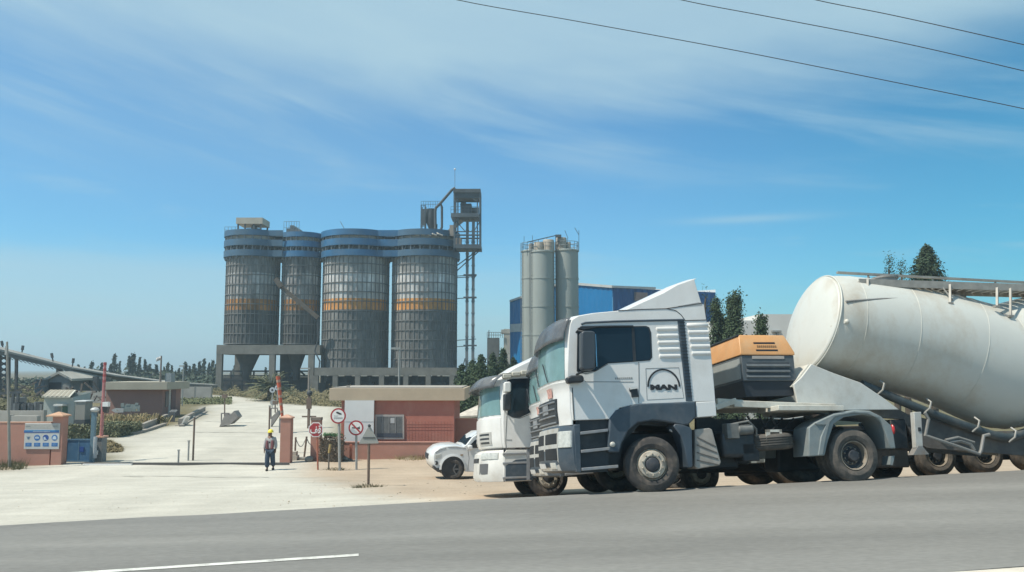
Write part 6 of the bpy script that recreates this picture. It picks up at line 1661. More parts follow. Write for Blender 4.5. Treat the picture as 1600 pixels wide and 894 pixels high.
PM.part('eyes', m_, sign_k); PM.part('mouth', MB().ball((0, -.098, 1.565), (.03, .008, .008), 8, 5), M('lip_brown', (.10, .04, .035)))
PM.part('badge', MB().box(-.03, .035, -.178, -.160, 1.22, 1.30), sign_k)
# ------------------------------------------------------------ guard building across the entrance drive
GB = Thing('weigh_house', 'dull pink flat-roofed weighbridge house with a beige roof band, beside the driveway', 'building', (P(220, 650, 66).x, 66, ground(P(220, 650, 66).x, 66)))
g0 = GB.L(166, 609), GB.L(254.5, 609)
mauve = M('mauve_render', (.30, .17, .14), .85, var=.08, scale=.8, dirt=(.20, .13, .10), dirt_amt=.4)
GB.part('wall', MB().box(g0[0].x, g0[1].x, 0, 3.6, -.6, g0[0].z), mauve)
l, r_, zt, zb_ = GB.L(160, 600, -.5).x, GB.L(257, 600, -.5).x, GB.L(200, 597, -.5).z, GB.L(200, 609, -.5).z
GB.part('roof_band', MB().box(l, r_ + .2, -.5, 4.1, zb_, zt), M('beige_grey_band', (.36, .33, .26), .85, var=.1, scale=.6), bev=.01)
xw_ = g0[1].x
GB.part('door', MB().box(xw_ + .003, xw_ + .05, 1.6, 2.5, 0, 2.1), M('door_maroon', (.12, .06, .06), .6)); GB.part('window', MB().box(xw_ + .003, xw_ + .05, .5, 1.0, .8, 2.0), M('dark_pane', (.06, .06, .065), .3)); GB.part('pale_panel', MB().box(xw_ + .003, xw_ + .04, 1.15, 1.5, 0, 2.3), M('pale_panel_grey', (.45, .42, .38), .7))
m_ = MB(); a, b = GB.L(259.5, 597, .6), GB.L(269, 583, .6); m_.box(a.x, b.x, .4, 1.2, zt + .002, b.z); m_.box(a.x + .1, b.x - .1, .39, .4, zt + .15, b.z - .15); GB.part('roof_tank', m_, M('tank_grey_blue', (.22, .25, .26), .6, var=.15))
fp = Thing('flag_pole', 'pole with a pale flag on the weighbridge house roof', 'flag pole', GB.M @ Vector((GB.L(250.5, 597, .3).x, .3, zt))); z1_ = fp.L(250, 556).z
fp.part('pole', MB().tube([(0, 0, -.1), (0, 0, z1_)], [.09, .06], 8), M('pole_brown_grey', (.20, .17, .15), .7)); m_ = MB(); pts_ = []
for i in range(6): t = i / 5; pts_.append([(-.05 - .32 * t, .08 * math.sin(t * 6), z1_ - .05 - .05 * t - .1 * t * t), (-.05 - .32 * t, .08 * math.sin(t * 6 + .5), z1_ - .30 - .18 * t)])
m_.loft(pts_, False, False); fo = fp.part('flag', m_, M('flag_pale', (.5, .5, .48), .8, var=.3, scale=3)); fo.modifiers.new('thick', 'SOLIDIFY').thickness = .01
q = thing_at('lamp_pole', 'thin grey lamp pole beside the weighbridge house', 'pole', 284.5, 634); z1_ = q.L(284.5, 573).z; q.part('shaft', MB().tube([(0, 0, -.2), (0, 0, z1_)], .06, 8), galv_p); q.part('head', MB().box(-.4, .1, -.1, .1, z1_, z1_ + .12), galv_p)
q = thing_at('arrow_sign', 'pale arrow-shaped sign with green-grey panels, among the dry bushes', 'sign', 185, 665); q.part('post', MB().tube([(0, 0, -.2), (0, 0, q.L(185, 645).z)], .05, 8), brown_p)
q.part('arrow', MB().prism_y(q.pts([(173.5, 641), (180, 637.8), (193, 638), (193, 644.5), (180, 645)], -.06), -.07, -.05), M('arrow_pale', (.42, .42, .40), .6)); q.part('panel', MB().prism_y(q.pts([(189, 636), (198, 631.5), (213, 632), (218.5, 634), (218.5, 643), (190, 643.5)], 0), 0, .03), M('panel_green_grey', (.22, .25, .23), .6, var=.2)); m_ = MB()
for x0, x1, y0, y1 in ((188.5, 194, 630, 636), (197, 203, 631, 634), (211, 216, 629.5, 633)): a, b = q.L(x0, y1), q.L(x1, y0); m_.box(a.x, b.x, -.02, .03, a.z, b.z)
q.part('tabs', m_, M('panel_green_grey', (.22, .25, .23))); q.part('panel_legs', MB().bar((q.L(205, 640).x, .02, -.2), (q.L(205, 640).x, .02, q.L(205, 642).z), .06), brown_p)
# kerb walls along the drive
kerb_m = M('kerb_concrete', (.27, .245, .21), .85, var=.15, scale=2)
def kwall(lab, pts_px, h, t=.25, name='kerb_wall'):
    ps_ = [PG(*p) for p in pts_px]; o = ps_[0]; T_ = Thing(name, lab, 'kerb wall', o)
    for a, b in zip(ps_, ps_[1:]):
        m_ = MB(); d = (b - a); n = Vector((-d.y, d.x, 0)).normalized() * t
        v = [a, b, b + n, a + n]; m_.add([T_.w(p - Vector((0, 0, .2))) for p in v] + [T_.w(p + Vector((0, 0, h))) for p in v], [(0, 1, 5, 4), (1, 2, 6, 5), (2, 3, 7, 6), (3, 0, 4, 7), (4, 5, 6, 7)]); T_.part('run', m_, kerb_m)
    return T_
kwall('long low kerb from the hedge to the weighbridge house, edging the drive', [(161, 684.5), (221, 678), (263, 664)], .16, .3, 'kerb')
kwall('low brown concrete wall between hedge and the weighbridge house', [(225, 674), (263, 657.5)], .48)
kwall('low concrete wall running on beyond the weighbridge house', [(284, 664), (321, 643)], .42)
kwall('kerb at the outer foot of the low wall beyond the weighbridge house', [(287, 667), (323, 645.5)], .14, .3, 'kerb')
q = thing_at('end_block', 'white slanted end block of the low wall beside the weighbridge house', 'block', 285, 666); q.part('block', MB().prism_y(q.pts([(281.5, 666.5), (283.5, 666.5), (291, 652), (288, 651.5)]), 0, .8), M('block_white', (.55, .53, .48), .8)); q.part('base', MB().box(-.5, .2, -.05, .9, -.15, .06), kerb_m)
q = thing_at('turnstile', 'dark round-topped turnstile gate by the weighbridge house corner', 'turnstile', 269, 659); a, b = q.L(264.5, 659), q.L(273, 642); m_ = MB()
for k in range(5): x = a.x + (b.x - a.x) * k / 4; m_.tube([(x, 0, -.1), (x, 0, b.z * .85), (x, .4, b.z)], .05, 6)
q.part('bars', m_, M('turnstile_grey', (.12, .12, .12), .5)); m_ = MB(); m_.tube([(a.x, 0, b.z * .85), (a.x, .4, b.z), (b.x, .4, b.z), (b.x, 0, b.z * .85)], .06, 6); q.part('hoop', m_, steel_g)
# weighbridge side barriers on the drive
for lab, pb_, y2, fr, lp in (('sloping concrete weighbridge ramp guard with a lamp post, mid driveway', [(342.5, 667), (352, 646.5), (357.5, 650), (366, 642), (372, 651.5), (359.5, 663)], .9, [(346, 668, 646), (357.5, 664, 646)], (351, 655, 622)), ('concrete weighbridge ramp guard behind the striped boom', [(423, 667), (424, 652), (434.5, 641.5), (436, 648)], .4, [(423.5, 655, 638), (433.5, 648, 638)], (430, 645, 632))):
    q = thing_at('ramp_guard', lab, 'barrier', *pb_[0]); q.part('wedge', MB().prism_y(q.pts(pb_), 0, y2), M('ramp_concrete', (.25, .23, .21), .85, var=.2, scale=2)); m_ = MB(); tp = []
    for x, y0, y1 in fr: a, b = q.L(x, y0, .2), q.L(x, y1, .2); m_.bar(a, b, .07); tp.append(b)
    m_.bar(tp[0], tp[1], .07); q.part('frame', m_, M('frame_brown_grey', (.2, .18, .17), .6)); m_ = MB(); a, b = q.L(lp[0], lp[1], .3), q.L(lp[0], lp[2], .3); m_.bar(a, b, .07); m_.box(b.x - .16, b.x + .16, b.y - .1, b.y + .1, b.z, b.z + .25); q.part('signal_post', m_, brown_p)
for px, py, yt, lab in ((425, 637, 609.5, 'small round white-faced sign in front of the palm'), (433, 634, 606, 'small round sign half hidden by the striped boom')):
    q = thing_at('road_sign', lab, 'sign', px, py); z1_ = q.L(px, yt).z; q.part('post', MB().tube([(0, 0, -.2), (0, 0, z1_)], .05, 8), galv_p); q.part('disc', MB().lathe([(0, -.03), (.26, -.03), (.26, 0)], (0, -.05, z1_), (0, 1, 0), 24), M('dull_sign', (.42, .44, .46), .5)); q.part('mark', MB().lathe([(0, -.04), (.10, -.04), (.10, -.03)], (0, -.05, z1_), (0, 1, 0), 16), sign_k)
    if px == 425: q.part('lower_disc', MB().lathe([(0, -.03), (.28, -.03), (.28, 0)], (.1, -.05, q.L(427, 629).z), (0, 1, 0), 24), galv_p)
# ------------------------------------------------------------ sheds and yard to the west
def yT(name, lab, cat, px, Y): p = P(px, 600, Y); return Thing(name, lab, cat, (p.x, Y, ground(p.x, Y)))
KS = yT('kiosk', 'pale green kiosk with a striped sloping roof, behind the pink wall', 'kiosk', 90, 58)
mint = M('mint_cladding', (.36, .385, .35), .6, var=.1, scale=1)
a, b = KS.L(66.5, 661), KS.L(116, 628.5); KS.part('wall', MB().box(a.x, b.x, 0, 2.2, -.3, b.z), mint)
r0, r1, r2, r3 = KS.L(65, 621, -.3), KS.L(109, 621.5, -.3), KS.L(118.5, 611, 2.4), KS.L(77.5, 611, 2.4)
KS.part('gable', MB().add([(a.x, 0, b.z), (b.x, 0, b.z), (b.x, 2.2, b.z), (a.x, 2.2, b.z), (r0.x + .05, 0, r0.z), (r1.x, 0, r1.z), (b.x, 2.2, r2.z - .1), (a.x, 2.2, r3.z - .1)], [(0, 1, 5, 4), (1, 2, 6, 5), (2, 3, 7, 6), (3, 0, 4, 7)]), mint)
KS.part('roof', MB().loft([[r0, r1, r2, r3], [p + Vector((0, 0, .07)) for p in (r0, r1, r2, r3)]]), M('kiosk_roof_cream', (.56, .53, .44), .6)); m_ = MB()
for k in range(6): t = (k + .5) / 6.3; c = r0 + (r1 - r0) * t; d = r3 + (r2 - r3) * t; m_.bar(c + Vector((0, 0, .075)), d + Vector((0, 0, .075)), .20, .04)
KS.part('roof_strips', m_, M('roof_strip_brown', (.30, .265, .20), .7)); c, d = KS.L(84.5, 634.5, -.5), KS.L(105, 631.5, 0); KS.part('awning', MB().box(c.x, d.x, -.6, -.01, c.z, c.z + .12), M('awning_white', (.6, .6, .56)))
c, d = KS.L(97, 655), KS.L(106, 635); KS.part('door', MB().box(c.x, d.x, -.03, .03, c.z, d.z), M('door_green', (.05, .11, .08), .5)); c, d = KS.L(85, 645), KS.L(95, 636); KS.part('window', MB().box(c.x, d.x, -.03, .03, c.z, d.z), M('dull_pane', (.20, .22, .21), .3))
q = yT('cabinet', 'plain grey switch cabinet beside the green kiosk', 'cabinet', 125, 57); a, b = q.L(116.5, 662), q.L(133.5, 628); q.part('box', MB().box(a.x, b.x, 0, 1.0, -.2, b.z), M('cabinet_grey', (.26, .25, .22), .6, var=.1), bev=.01); q.part('lid', MB().box(a.x - .05, b.x + .05, -.05, 1.05, b.z + .002, b.z + .08), sign_w); q.part('plinth', MB().box(a.x - .03, b.x + .03, -.04, 1.03, -.3, a.z + .25), dark_steel)
SD = yT('shed', 'grey gabled shed with a dark open bay, under the conveyor', 'shed', 90, 92); tin = M('grey_tin', (.16, .17, .17), .6, var=.2, scale=.7); roof_t = M('pale_tin_roof', (.36, .345, .30), .6, var=.15, scale=.5)
fg = SD.pts([(69, 640), (69, 595.5), (91, 585), (110, 595), (110, 640)]); SD.part('wall', MB().prism_y(fg, 0, 7), tin); c = [SD.L(*p, -.3) for p in ((66.5, 596.8), (91, 584.3), (112, 595.5))]
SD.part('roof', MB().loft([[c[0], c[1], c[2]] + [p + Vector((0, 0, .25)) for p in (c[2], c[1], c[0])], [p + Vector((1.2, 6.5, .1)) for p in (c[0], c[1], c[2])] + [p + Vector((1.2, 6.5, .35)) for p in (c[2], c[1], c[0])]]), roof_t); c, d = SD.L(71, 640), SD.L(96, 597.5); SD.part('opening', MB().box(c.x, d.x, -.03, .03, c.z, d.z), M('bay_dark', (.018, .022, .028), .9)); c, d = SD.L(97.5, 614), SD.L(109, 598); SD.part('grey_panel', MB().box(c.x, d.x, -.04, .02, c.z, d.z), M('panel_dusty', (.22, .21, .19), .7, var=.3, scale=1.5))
for lab, x0, x1, y0, y1, Y in (('weathered blue-grey shipping container next to the gabled shed', 52, 68.5, 594.5, 640, 91), ('long dark grey container row behind the gabled shed', 111, 158, 593, 640, 96)):
    q = yT('shipping_container', lab, 'container', (x0 + x1) / 2, Y); a, b = q.L(x0, y1), q.L(x1, y0); m_ = MB(); n = int((b.x - a.x) / .3); secs = []
    for k in range(n * 4 + 1): o = (.0, .0, .06, .06)[k % 4]; x = a.x + (b.x - a.x) * k / (n * 4); secs.append([(x, o, a.z - 1), (x, o, b.z), (x, 2.4, b.z), (x, 2.4, a.z - 1)])
    m_.loft(secs); q.part('body', m_, M('container_blue_grey', (.11, .135, .15), .6, var=.25, scale=.6), angle=10); m_ = MB(); m_.box(a.x - .05, b.x + .05, -.04, 2.45, b.z, b.z + .1); q.part('top_rail', m_, tin)
for lab, pl_, h, Y in (('white parapet strip far behind the pink wall', (-20, 68, 642, 655), .3, 54), ('white slab edge just above the pink wall', (14, 58, 650, 662), .4, 50), ('pale boundary wall behind the weighbridge house', (278, 330, 604.5, 616), .3, 100), ('pale boundary wall between kiosk and weighbridge house', (112, 166, 611, 622), .3, 90)):
    x0, x1, y0, y1 = pl_; q = yT('boundary_wall', lab, 'wall', (x0 + x1) / 2, Y); a, b = q.L(x0, y1), q.L(x1, y0); q.part('wall', MB().box(a.x, b.x, 0, h, -1.0, b.z), M('pale_wall', (.37, .35, .31), .85, var=.2, scale=.7)); m_ = MB(); n = int((b.x - a.x) / 1.8)
    for k in range(n + 1): m_.box(a.x + (b.x - a.x) * k / max(n, 1) - .05, a.x + (b.x - a.x) * k / max(n, 1) + .05, -.03, h + .03, -1, b.z + .05)
    q.part('piers', m_, M('pale_wall_pier', (.30, .285, .25), .85))
q = yT('block_stack', 'long row of dark stacked blocks behind the white parapet', 'stack', 45, 60); a, b = q.L(20, 645), q.L(67, 630)
rr = random.Random(9)
for k in range(13):
    x = a.x + (b.x - a.x) * k / 13; q.part('block', MB().box(x, x + (b.x - a.x) / 15, rr.uniform(-.1, .1), .8, -.5, b.z + rr.uniform(-.12, .1)), dark_steel if k % 3 else tin)
q = yT('steel_gantry', 'thin steel gantry beam on posts behind the white parapet', 'gantry', 15, 62); a, b = q.L(-20, 616), q.L(34, 612.5); m_ = MB(); m_.bar(a, b, .14, .2); q.part('beam', m_, dark_steel); m_ = MB()
for px in (21, 28.5): c = q.L(px, 613); m_.bar((c.x, 0, -.5), (c.x, 0, c.z), .16)
q.part('stanchion', m_, dark_steel); c, d = q.L(2, 650), q.L(20, 622); q.part('tank', MB().box(c.x, d.x, .6, 1.8, -.3, d.z), tin)
rr = random.Random(12)
for k, (px, py, w_, h_) in enumerate(((8, 598, 2.2, 3.0), (28, 604, 3.5, 2.2), (44, 605, 2.2, 2.6), (122, 621, 1.4, 1.2), (141, 612, 1.6, 1.6))):
    q = yT('machinery_pile', ('rusty frame heap near the conveyor trestle', 'low grey heap of frames beyond the gantry', 'brown heap of scrap beside the blue-grey container', 'dark scrap beside the switch cabinet', 'scrap frame before the pale boundary wall')[k], 'scrap', px, (96, 88, 86, 62, 72)[k]); c = q.L(px, py); m_ = MB()
    for j in range(16): p0 = Vector((rr.uniform(-w_, w_), rr.uniform(-1, 1), rr.uniform(0, c.z + h_ * .1))); m_.bar(p0, p0 + Vector((rr.uniform(-1.2, 1.2), rr.uniform(-.3, .3), rr.uniform(-.5, .9))), rr.uniform(.05, .14))
    m_.box(-w_ * .7, w_ * .7, -.6, .6, -.5, max(.3, c.z * .3)); q.part('frames', m_, M('scrap_brown', (.12, .10, .085), .8, var=.4, scale=.8))
# white building behind the generator
wb = yT('white_building', 'plain white stepped building behind the generator and a young cypress', 'building', 1200, 62); wm = M('whitewash', (.62, .61, .57), .85, var=.06, scale=.6)
a, b = wb.L(1120, 600), wb.L(1191, 500.5); wb.part('lower_block', MB().box(a.x, b.x, .3, 6, -.5, b.z), wm); a, b = wb.L(1190, 600), wb.L(1275, 491); wb.part('upper_block', MB().box(a.x, b.x, 0, 6, -.5, b.z), wm); a, b = wb.L(1205, 519), wb.L(1219, 516.5); m_ = MB(); m_.box(a.x, b.x, -.3, -.005, a.z, b.z); m_.box(b.x - .3, b.x - .15, -.2, -.005, a.z - .25, a.z); wb.part('canopy', m_, galv_p)
# ------------------------------------------------------------ overhead wires
for lab, pts_, Y0, Y1 in (('lowest of three overhead power wires', ((560, -40), (715, 0), (900, 33), (1150, 79), (1400, 129), (1600, 170), (1800, 214)), 26, 24), ('middle one of three overhead power wires', ((900, -40), (1065, 0), (1200, 26), (1400, 65), (1600, 111), (1800, 160)), 25, 23), ('topmost of three overhead power wires', ((1150, -32), (1275, 0), (1400, 25), (1600, 70), (1800, 118)), 24, 22)):
    ps_ = [P(x, y, Y0 + (Y1 - Y0) * k / (len(pts_) - 1)) for k, (x, y) in enumerate(pts_)]; o = ps_[0]
    single('power_wire', MB().tube([p - o for p in smooth_path(ps_, 6)], .012, 6), M('wire_black', (.03, .03, .032), .6), lab, 'wire', o, group='overhead wires')
# ============================================================ vegetation
def leaf_mat(name, c, var=.5, scale=1.5):
    m = M(name, c, .75, var=var, scale=scale, spec=.15); return m
lf_dark = leaf_mat('dark_conifer_leaf', (.045, .068, .038)); lf_mid = leaf_mat('cypress_leaf', (.055, .082, .042)); lf_far = leaf_mat('far_conifer_leaf', (.050, .068, .048))
lf_olive = leaf_mat('olive_hedge_leaf', (.19, .195, .115)); lf_dry = leaf_mat('dry_straw', (.38, .30, .16), .35, 3); lf_scrub = leaf_mat('scrub_leaf', (.11, .105, .055), .4, 2); lf_brown = leaf_mat('dead_brown_leaf', (.17, .135, .10), .35, 4)
lf_palm = leaf_mat('palm_frond', (.32, .33, .20), .35, 2); bark = M('bark', (.09, .07, .05), .9, var=.3, scale=5)
def leaves(pts, size, rng, flat=.0, long=1.6):
    """One small bent leaf clump (two triangles-pairs) at each (position, outward) pair."""
    mb = MB()
    for p, o in pts:
        s = size * rng.uniform(.6, 1.3)
        d = (o + Vector((rng.gauss(0, .55), rng.gauss(0, .55), rng.gauss(0, .45)))).normalized()
        u = d.orthogonal().normalized(); a = rng.uniform(0, 6.28); u = (u * math.cos(a) + d.cross(u) * math.sin(a)); w = d.cross(u)
        mb.add([p - u * s * .5, p + w * s * .35 + d * s * .2, p + u * s * .5 * long, p - w * s * .35 + d * s * .15], [(0, 1, 2), (0, 2, 3)])
    return mb
def crown_pts(rng, n, h0, h1, rad, nb, spread=.30, up=.5):
    """Leaves gathered on branches: nb branch tips spread through the crown's outline rad(t)."""
    out = []; per = max(1, n // nb)
    for b in range(nb):
        t = (b + rng.random()) / nb; t = t ** .85; r = rad(t) * rng.uniform(.45, 1.12); a = rng.uniform(0, 6.28); z = h0 + (h1 - h0) * t
        c = Vector((math.cos(a) * r, math.sin(a) * r, z)); sp = max(spread * rad(t), .06 * (h1 - h0) * .35)
        for _ in range(per):
            q = rng.random() ** .7
            p = Vector((c.x * q, c.y * q, c.z - (1 - q) * r * .4 * up)) + Vector((rng.gauss(0, sp), rng.gauss(0, sp), rng.gauss(0, sp * 1.2)))
            o = Vector((p.x, p.y, .35 * rad(t) + .2)).normalized(); out.append((p, o))
    return out
def tree(name, lab, loc, h, rad, n, size, mat, seed, nb=40, h0=.08, lean=.02, group=None, spread=.3, long=1.6, cat='tree'):
    rng = random.Random(seed)
    T_ = Thing(name, lab, cat, loc, 0, group)
    tp = [(0, 0, -.3)] + [(h * lean * math.sin(k * 1.7 + seed), h * lean * math.cos(k * 1.3 + seed), h * .92 * (k + 1) / 6) for k in range(6)]
    tm = MB().tube(tp, [h * .022 * (1 - k / 7.5) + .01 for k in range(7)], 8)
    for k in range(9):
        z = h * rng.uniform(.15, .85); a = rng.uniform(0, 6.28); r = rad(z / h) * h * .7
        tm.tube([(0, 0, z), (math.cos(a) * r * .6, math.sin(a) * r * .6, z + r * .3), (math.cos(a) * r, math.sin(a) * r, z + r * .7)], [h * .008, h * .005, h * .002], 5)
    T_.part('trunk', tm, bark)
    T_.part('crown', leaves(crown_pts(rng, n, h * h0, h, lambda t: rad(t) * h, nb, spread), size, rng, long=long), mat, angle=180)
    return T_
spire = lambda t: .155 * (math.sin(math.pi * min(1, t * .82 + .16)) ** .8) * (1 - t) ** .35 + .012
slim = lambda t: .105 * (math.sin(math.pi * min(1, t * .85 + .13)) ** .8) * (1 - t) ** .3 + .01
broad = lambda t: .27 * (1 - t) ** .75 * (1 if t > .08 else t / .08) + .02
# the row of far conifers: three kinds, copied along the horizon with their own heights
kinds = []
rr = random.Random(21)
row = [(104, 574, 593), (122, 571, 595), (131, 574, 595), (143, 566, 596), (158, 568, 596), (172, 570, 596), (178, 555, 596), (186, 566, 596), (201, 558, 597), (207, 554, 597), (217, 560, 597), (226, 563, 597), (233, 570, 597), (244, 571, 597), (256, 574, 598), (262, 568, 598), (268, 572, 598), (279, 576, 599), (289, 567, 599), (296, 573, 599), (303, 570, 599), (311, 566, 600), (318, 562, 600), (326, 568, 600), (332, 564, 600), (337, 570, 600), (366, 572, 600), (378, 570, 600), (415, 575, 600), (426, 572, 600), (440, 574, 601)]
protos = []
adj = ('slim', 'ragged', 'dense', 'thin-topped', 'leaning', 'stout', 'open-crowned', 'low')
for i, (px, yt, yb) in enumerate(row):
    Y = 165 + 22 * ((i * 7) % 5) / 5
    b_ = P(px, 590, Y); gz = ground(b_.x, Y); h = P(px, yt, Y).z - gz; base = (b_.x, Y, gz)
    lab = f"{adj[(i * 3) % 8]} dark conifer in the far row of trees"
    if i < 3:
        t_ = tree('conifer_tree', lab, base, 6.0, (spire, slim, lambda t: spire(t) * 1.25)[i], 900, .36, lf_far, 100 + i, 34, .04, group='conifers in the far row', spread=.34); protos.append(t_.o)
        t_.o.scale = (h / 6.0,) * 3
    else:
        duplicate(protos[i % 3], base, rr.uniform(0, 6.28), lab, (h / 6.0 * rr.uniform(.7, 1.3), h / 6.0 * rr.uniform(.7, 1.3), h / 6.0))
for o in [o for o in bpy.data.objects if o.get('group') == 'conifers in the far row']: o['label'] = 'dark conifer in the far row of trees beyond the conveyor and silos'
# undergrowth below the row
def leaf_mass(name, pts, size, mat, rng, long=1.6):
    return struct(name, leaves(pts, size, rng, long=long), mat, 'stuff', 180)
rng = random.Random(31); pts_ = []
for _ in range(5200):
    px = rng.uniform(-60, 345); Y = rng.uniform(150, 200); p = P(px, 590, Y); z = ground(p.x, Y) + abs(rng.gauss(0, 1.0)) * (1.1 if px > 95 else .6)
    pts_.append((Vector((p.x, Y, z)), Vector((0, -.5, .8)).normalized()))
leaf_mass('far_undergrowth', pts_, .9, lf_far, rng)
rng = random.Random(32); pts_ = []
for _ in range(5200):
    px = rng.uniform(-80, 130); Y = rng.uniform(70, 150); p = P(px, 590, Y); pts_.append((Vector((p.x, Y, ground(p.x, Y) + abs(rng.gauss(0, .45)))), Vector((0, -.4, .9)).normalized()))
leaf_mass('yard_weeds', pts_, .45, lf_scrub, rng)
# scrub bank beyond the drive, below the silos
rng = random.Random(33); pts_ = []
for _ in range(16000):
    px = rng.uniform(322, 560); lo = 613.5 if px < 395 else 612; up_ = lo; 
    yb = 617 + (px - 330) * .09 if px < 400 else (624 + (px - 400) * .2 if px < 432 else (631 + (px - 432) * .06))
    py = rng.uniform(lo, yb - .6); p = PG(px, py)
    if p.y > 126: continue
    pts_.append((p + Vector((0, 0, abs(rng.gauss(0, .28)) * (1 + .7 * math.sin(px * .21)))), Vector((rng.gauss(0, .3), -.4, .9)).normalized()))
leaf_mass('scrub_bank', pts_, .19, leaf_mat('dry_scrub_leaf', (.19, .165, .09), .4, 1.2), rng)
rng = random.Random(34); pts_ = []
for _ in range(2600):
    px = rng.uniform(277, 362); py = rng.uniform(622, 632); p = PG(px, py); pts_.append((p + Vector((0, 0, abs(rng.gauss(0, .10)))), Vector((0, -.3, 1)).normalized()))
leaf_mass('verge_grass', pts_, .22, leaf_mat('verge_grass_leaf', (.14, .15, .075), .4, 2), rng)
# dry straw bushes before the weighbridge house
rng = random.Random(35)
for k, (px, yb, yt, w_, lab) in enumerate(((170, 668, 647, 1.0, 'dry straw bush beside the pink boom'), (187, 668, 648, 1.1, 'dry straw bush behind the arrow sign'), (205, 667, 650, 1.1, 'dry straw bush under the green-grey panel'), (222, 666, 646, 1.0, 'dry straw bush with tall seed heads near the low brown wall'), (238, 664, 649, .9, 'thin dry bush at the weighbridge house corner'))):
    q = thing_at('dry_bush', lab, 'bush', px, yb, group=None); h = q.L(px, yt).z; m_ = MB()
    for _ in range(190):
        x, y = rng.gauss(0, w_ * .45), rng.gauss(0, .35); e = Vector((x + rng.gauss(0, .28), y + rng.gauss(0, .2), h * rng.uniform(.45, 1.05))); s_ = rng.uniform(.03, .07); m_.add([(x, y, -.05), (x + s_, y, -.05), e + Vector((s_, 0, 0)), e], [(0, 1, 2, 3)])
    q.part('stems', m_, lf_dry if k < 4 else lf_scrub, angle=180); pts_ = [(Vector((rng.gauss(0, w_ * .4), rng.gauss(0, .3), abs(rng.gauss(0, h * .4)))), Vector((0, -.4, .8))) for _ in range(160)]; q.part('leaves', leaves(pts_, .16, rng), lf_scrub if k % 2 else lf_dry, angle=180)
# clipped hedges
def hedge(lab, ps, h, dep, mat, n, seed, size=.13, name='hedge', cat='hedge', nz=.05):
    rng = random.Random(seed); a = PG(*ps[0]); T_ = Thing(name, lab, cat, a); pts_ = []; core = MB()
    for p, q in zip(ps, ps[1:]):
        u, v = T_.w(PG(*p)), T_.w(PG(*q)); d = v - u; L_ = d.length
        nrm = Vector((-d.y, d.x, 0)).normalized()
        core.add([u + nrm * .12 + Vector((0, 0, -.3)), v + nrm * .12 + Vector((0, 0, -.3)), v + nrm * (dep - .12) + Vector((0, 0, -.3)), u + nrm * (dep - .12) + Vector((0, 0, -.3))] + [x + Vector((0, 0, h - .1)) for x in (u + nrm * .12, v + nrm * .12, v + nrm * (dep - .12), u + nrm * (dep - .12))], [(0, 1, 5, 4), (1, 2, 6, 5), (2, 3, 7, 6), (3, 0, 4, 7), (4, 5, 6, 7)])
        for _ in range(int(n * L_)):
            t = rng.random(); s = rng.random(); f = rng.random()
            if f < .55: pos = u + d * t + Vector((0, 0, s * h)) + nrm * rng.uniform(0, .15); o = -nrm
            elif f < .9: pos = u + d * t + nrm * (s * dep) + Vector((0, 0, h + .05 * math.sin(t * L_ * 3))); o = Vector((0, 0, 1))
            else: pos = (v if rng.random() < .6 else u) + nrm * (s * dep) + Vector((0, 0, rng.random() * h)); o = d.normalized()
            pts_.append((pos + Vector((rng.gauss(0, nz), rng.gauss(0, nz), rng.gauss(0, nz))), o))
    T_.part('core', core, mat); T_.part('leaves', leaves(pts_, size, rng), mat, angle=180); return T_
hedge('clipped green hedge along the drive, before the dry bushes', [(159, 684), (184, 684), (222, 676.5)], .62, .9, lf_olive, 420, 41)
hedge('clipped green hedge just beyond the blue gate leaf', [(100, 688), (150, 687)], .75, .8, lf_olive, 380, 42)
hedge('clipped green hedge deeper in, behind the nearer one', [(160, 676), (206, 672)], .55, 1.0, lf_olive, 300, 43)
hedge('boxy dead brown hedge block between stop sign and truck sign', [(499, 722.5), (532, 722.5)], 1.12, 1.0, lf_brown, 900, 44, .09, nz=.06)
rng = random.Random(45); q = thing_at('creeper', 'green creeper sprigs on top of the boxy dead brown hedge', 'plant', 516, 722.5); zt = q.L(516, 682).z
q.part('leaves', leaves([(Vector((rng.uniform(-.45, .45), rng.uniform(.1, .7), zt + abs(rng.gauss(0, .07)))), Vector((0, -.3, 1))) for _ in range(220)], .10, rng), leaf_mat('creeper_green', (.05, .12, .05)), angle=180); q.part('stem', MB().tube([(0, .3, 0), (.05, .3, zt)], .02, 5), bark)
# grey stones and a small weed mound under the signs
for k, (px, py, s_, lab) in enumerate(((483, 722, .22, 'grey boulder at the foot of the worn pillar stub'), (539, 720, .16, 'small tan boulder by the truck sign post'), (544, 719.5, .10, 'smallest stone beside the short rusty post'))):
    rng = random.Random(50 + k); m_ = MB(); m_.ball((0, 0, s_ * .5), (s_, s_ * .8, s_ * .75), 10, 7); m_.v = [(x * rng.uniform(.9, 1.1), y * rng.uniform(.9, 1.1), z * rng.uniform(.9, 1.1)) for x, y, z in m_.v]
    single('boulder', m_, concrete, lab, 'stone', PG(px, py))
def tuft(lab, px, py, w_, h, n, seed, mat, name='weed_tuft'):
    rng = random.Random(seed); q = thing_at(name, lab, 'weeds', px, py); m_ = MB()
    for _ in range(n):
        x, y = rng.gauss(0, w_ * .45), rng.gauss(0, w_ * .22); e = Vector((x * 1.25 + rng.gauss(0, .05), y * 1.25, h * rng.uniform(.3, 1))); m_.add([(x, y, -.02), (x + .025, y, -.02), e], [(0, 1, 2)])
    q.part('blades', m_, mat, angle=180)
    mb = MB(); mb.lathe([(w_ * .75, -.06), (w_ * .5, .03), (w_ * .2, .08), (0, .10)], n=14); mb.v = [(x, y * .5, z * rng.uniform(.6, 1.3)) for x, y, z in mb.v]; q.part('mound', mb, M('mound_soil', (.26, .21, .15), .95, var=.2, scale=4)); return q
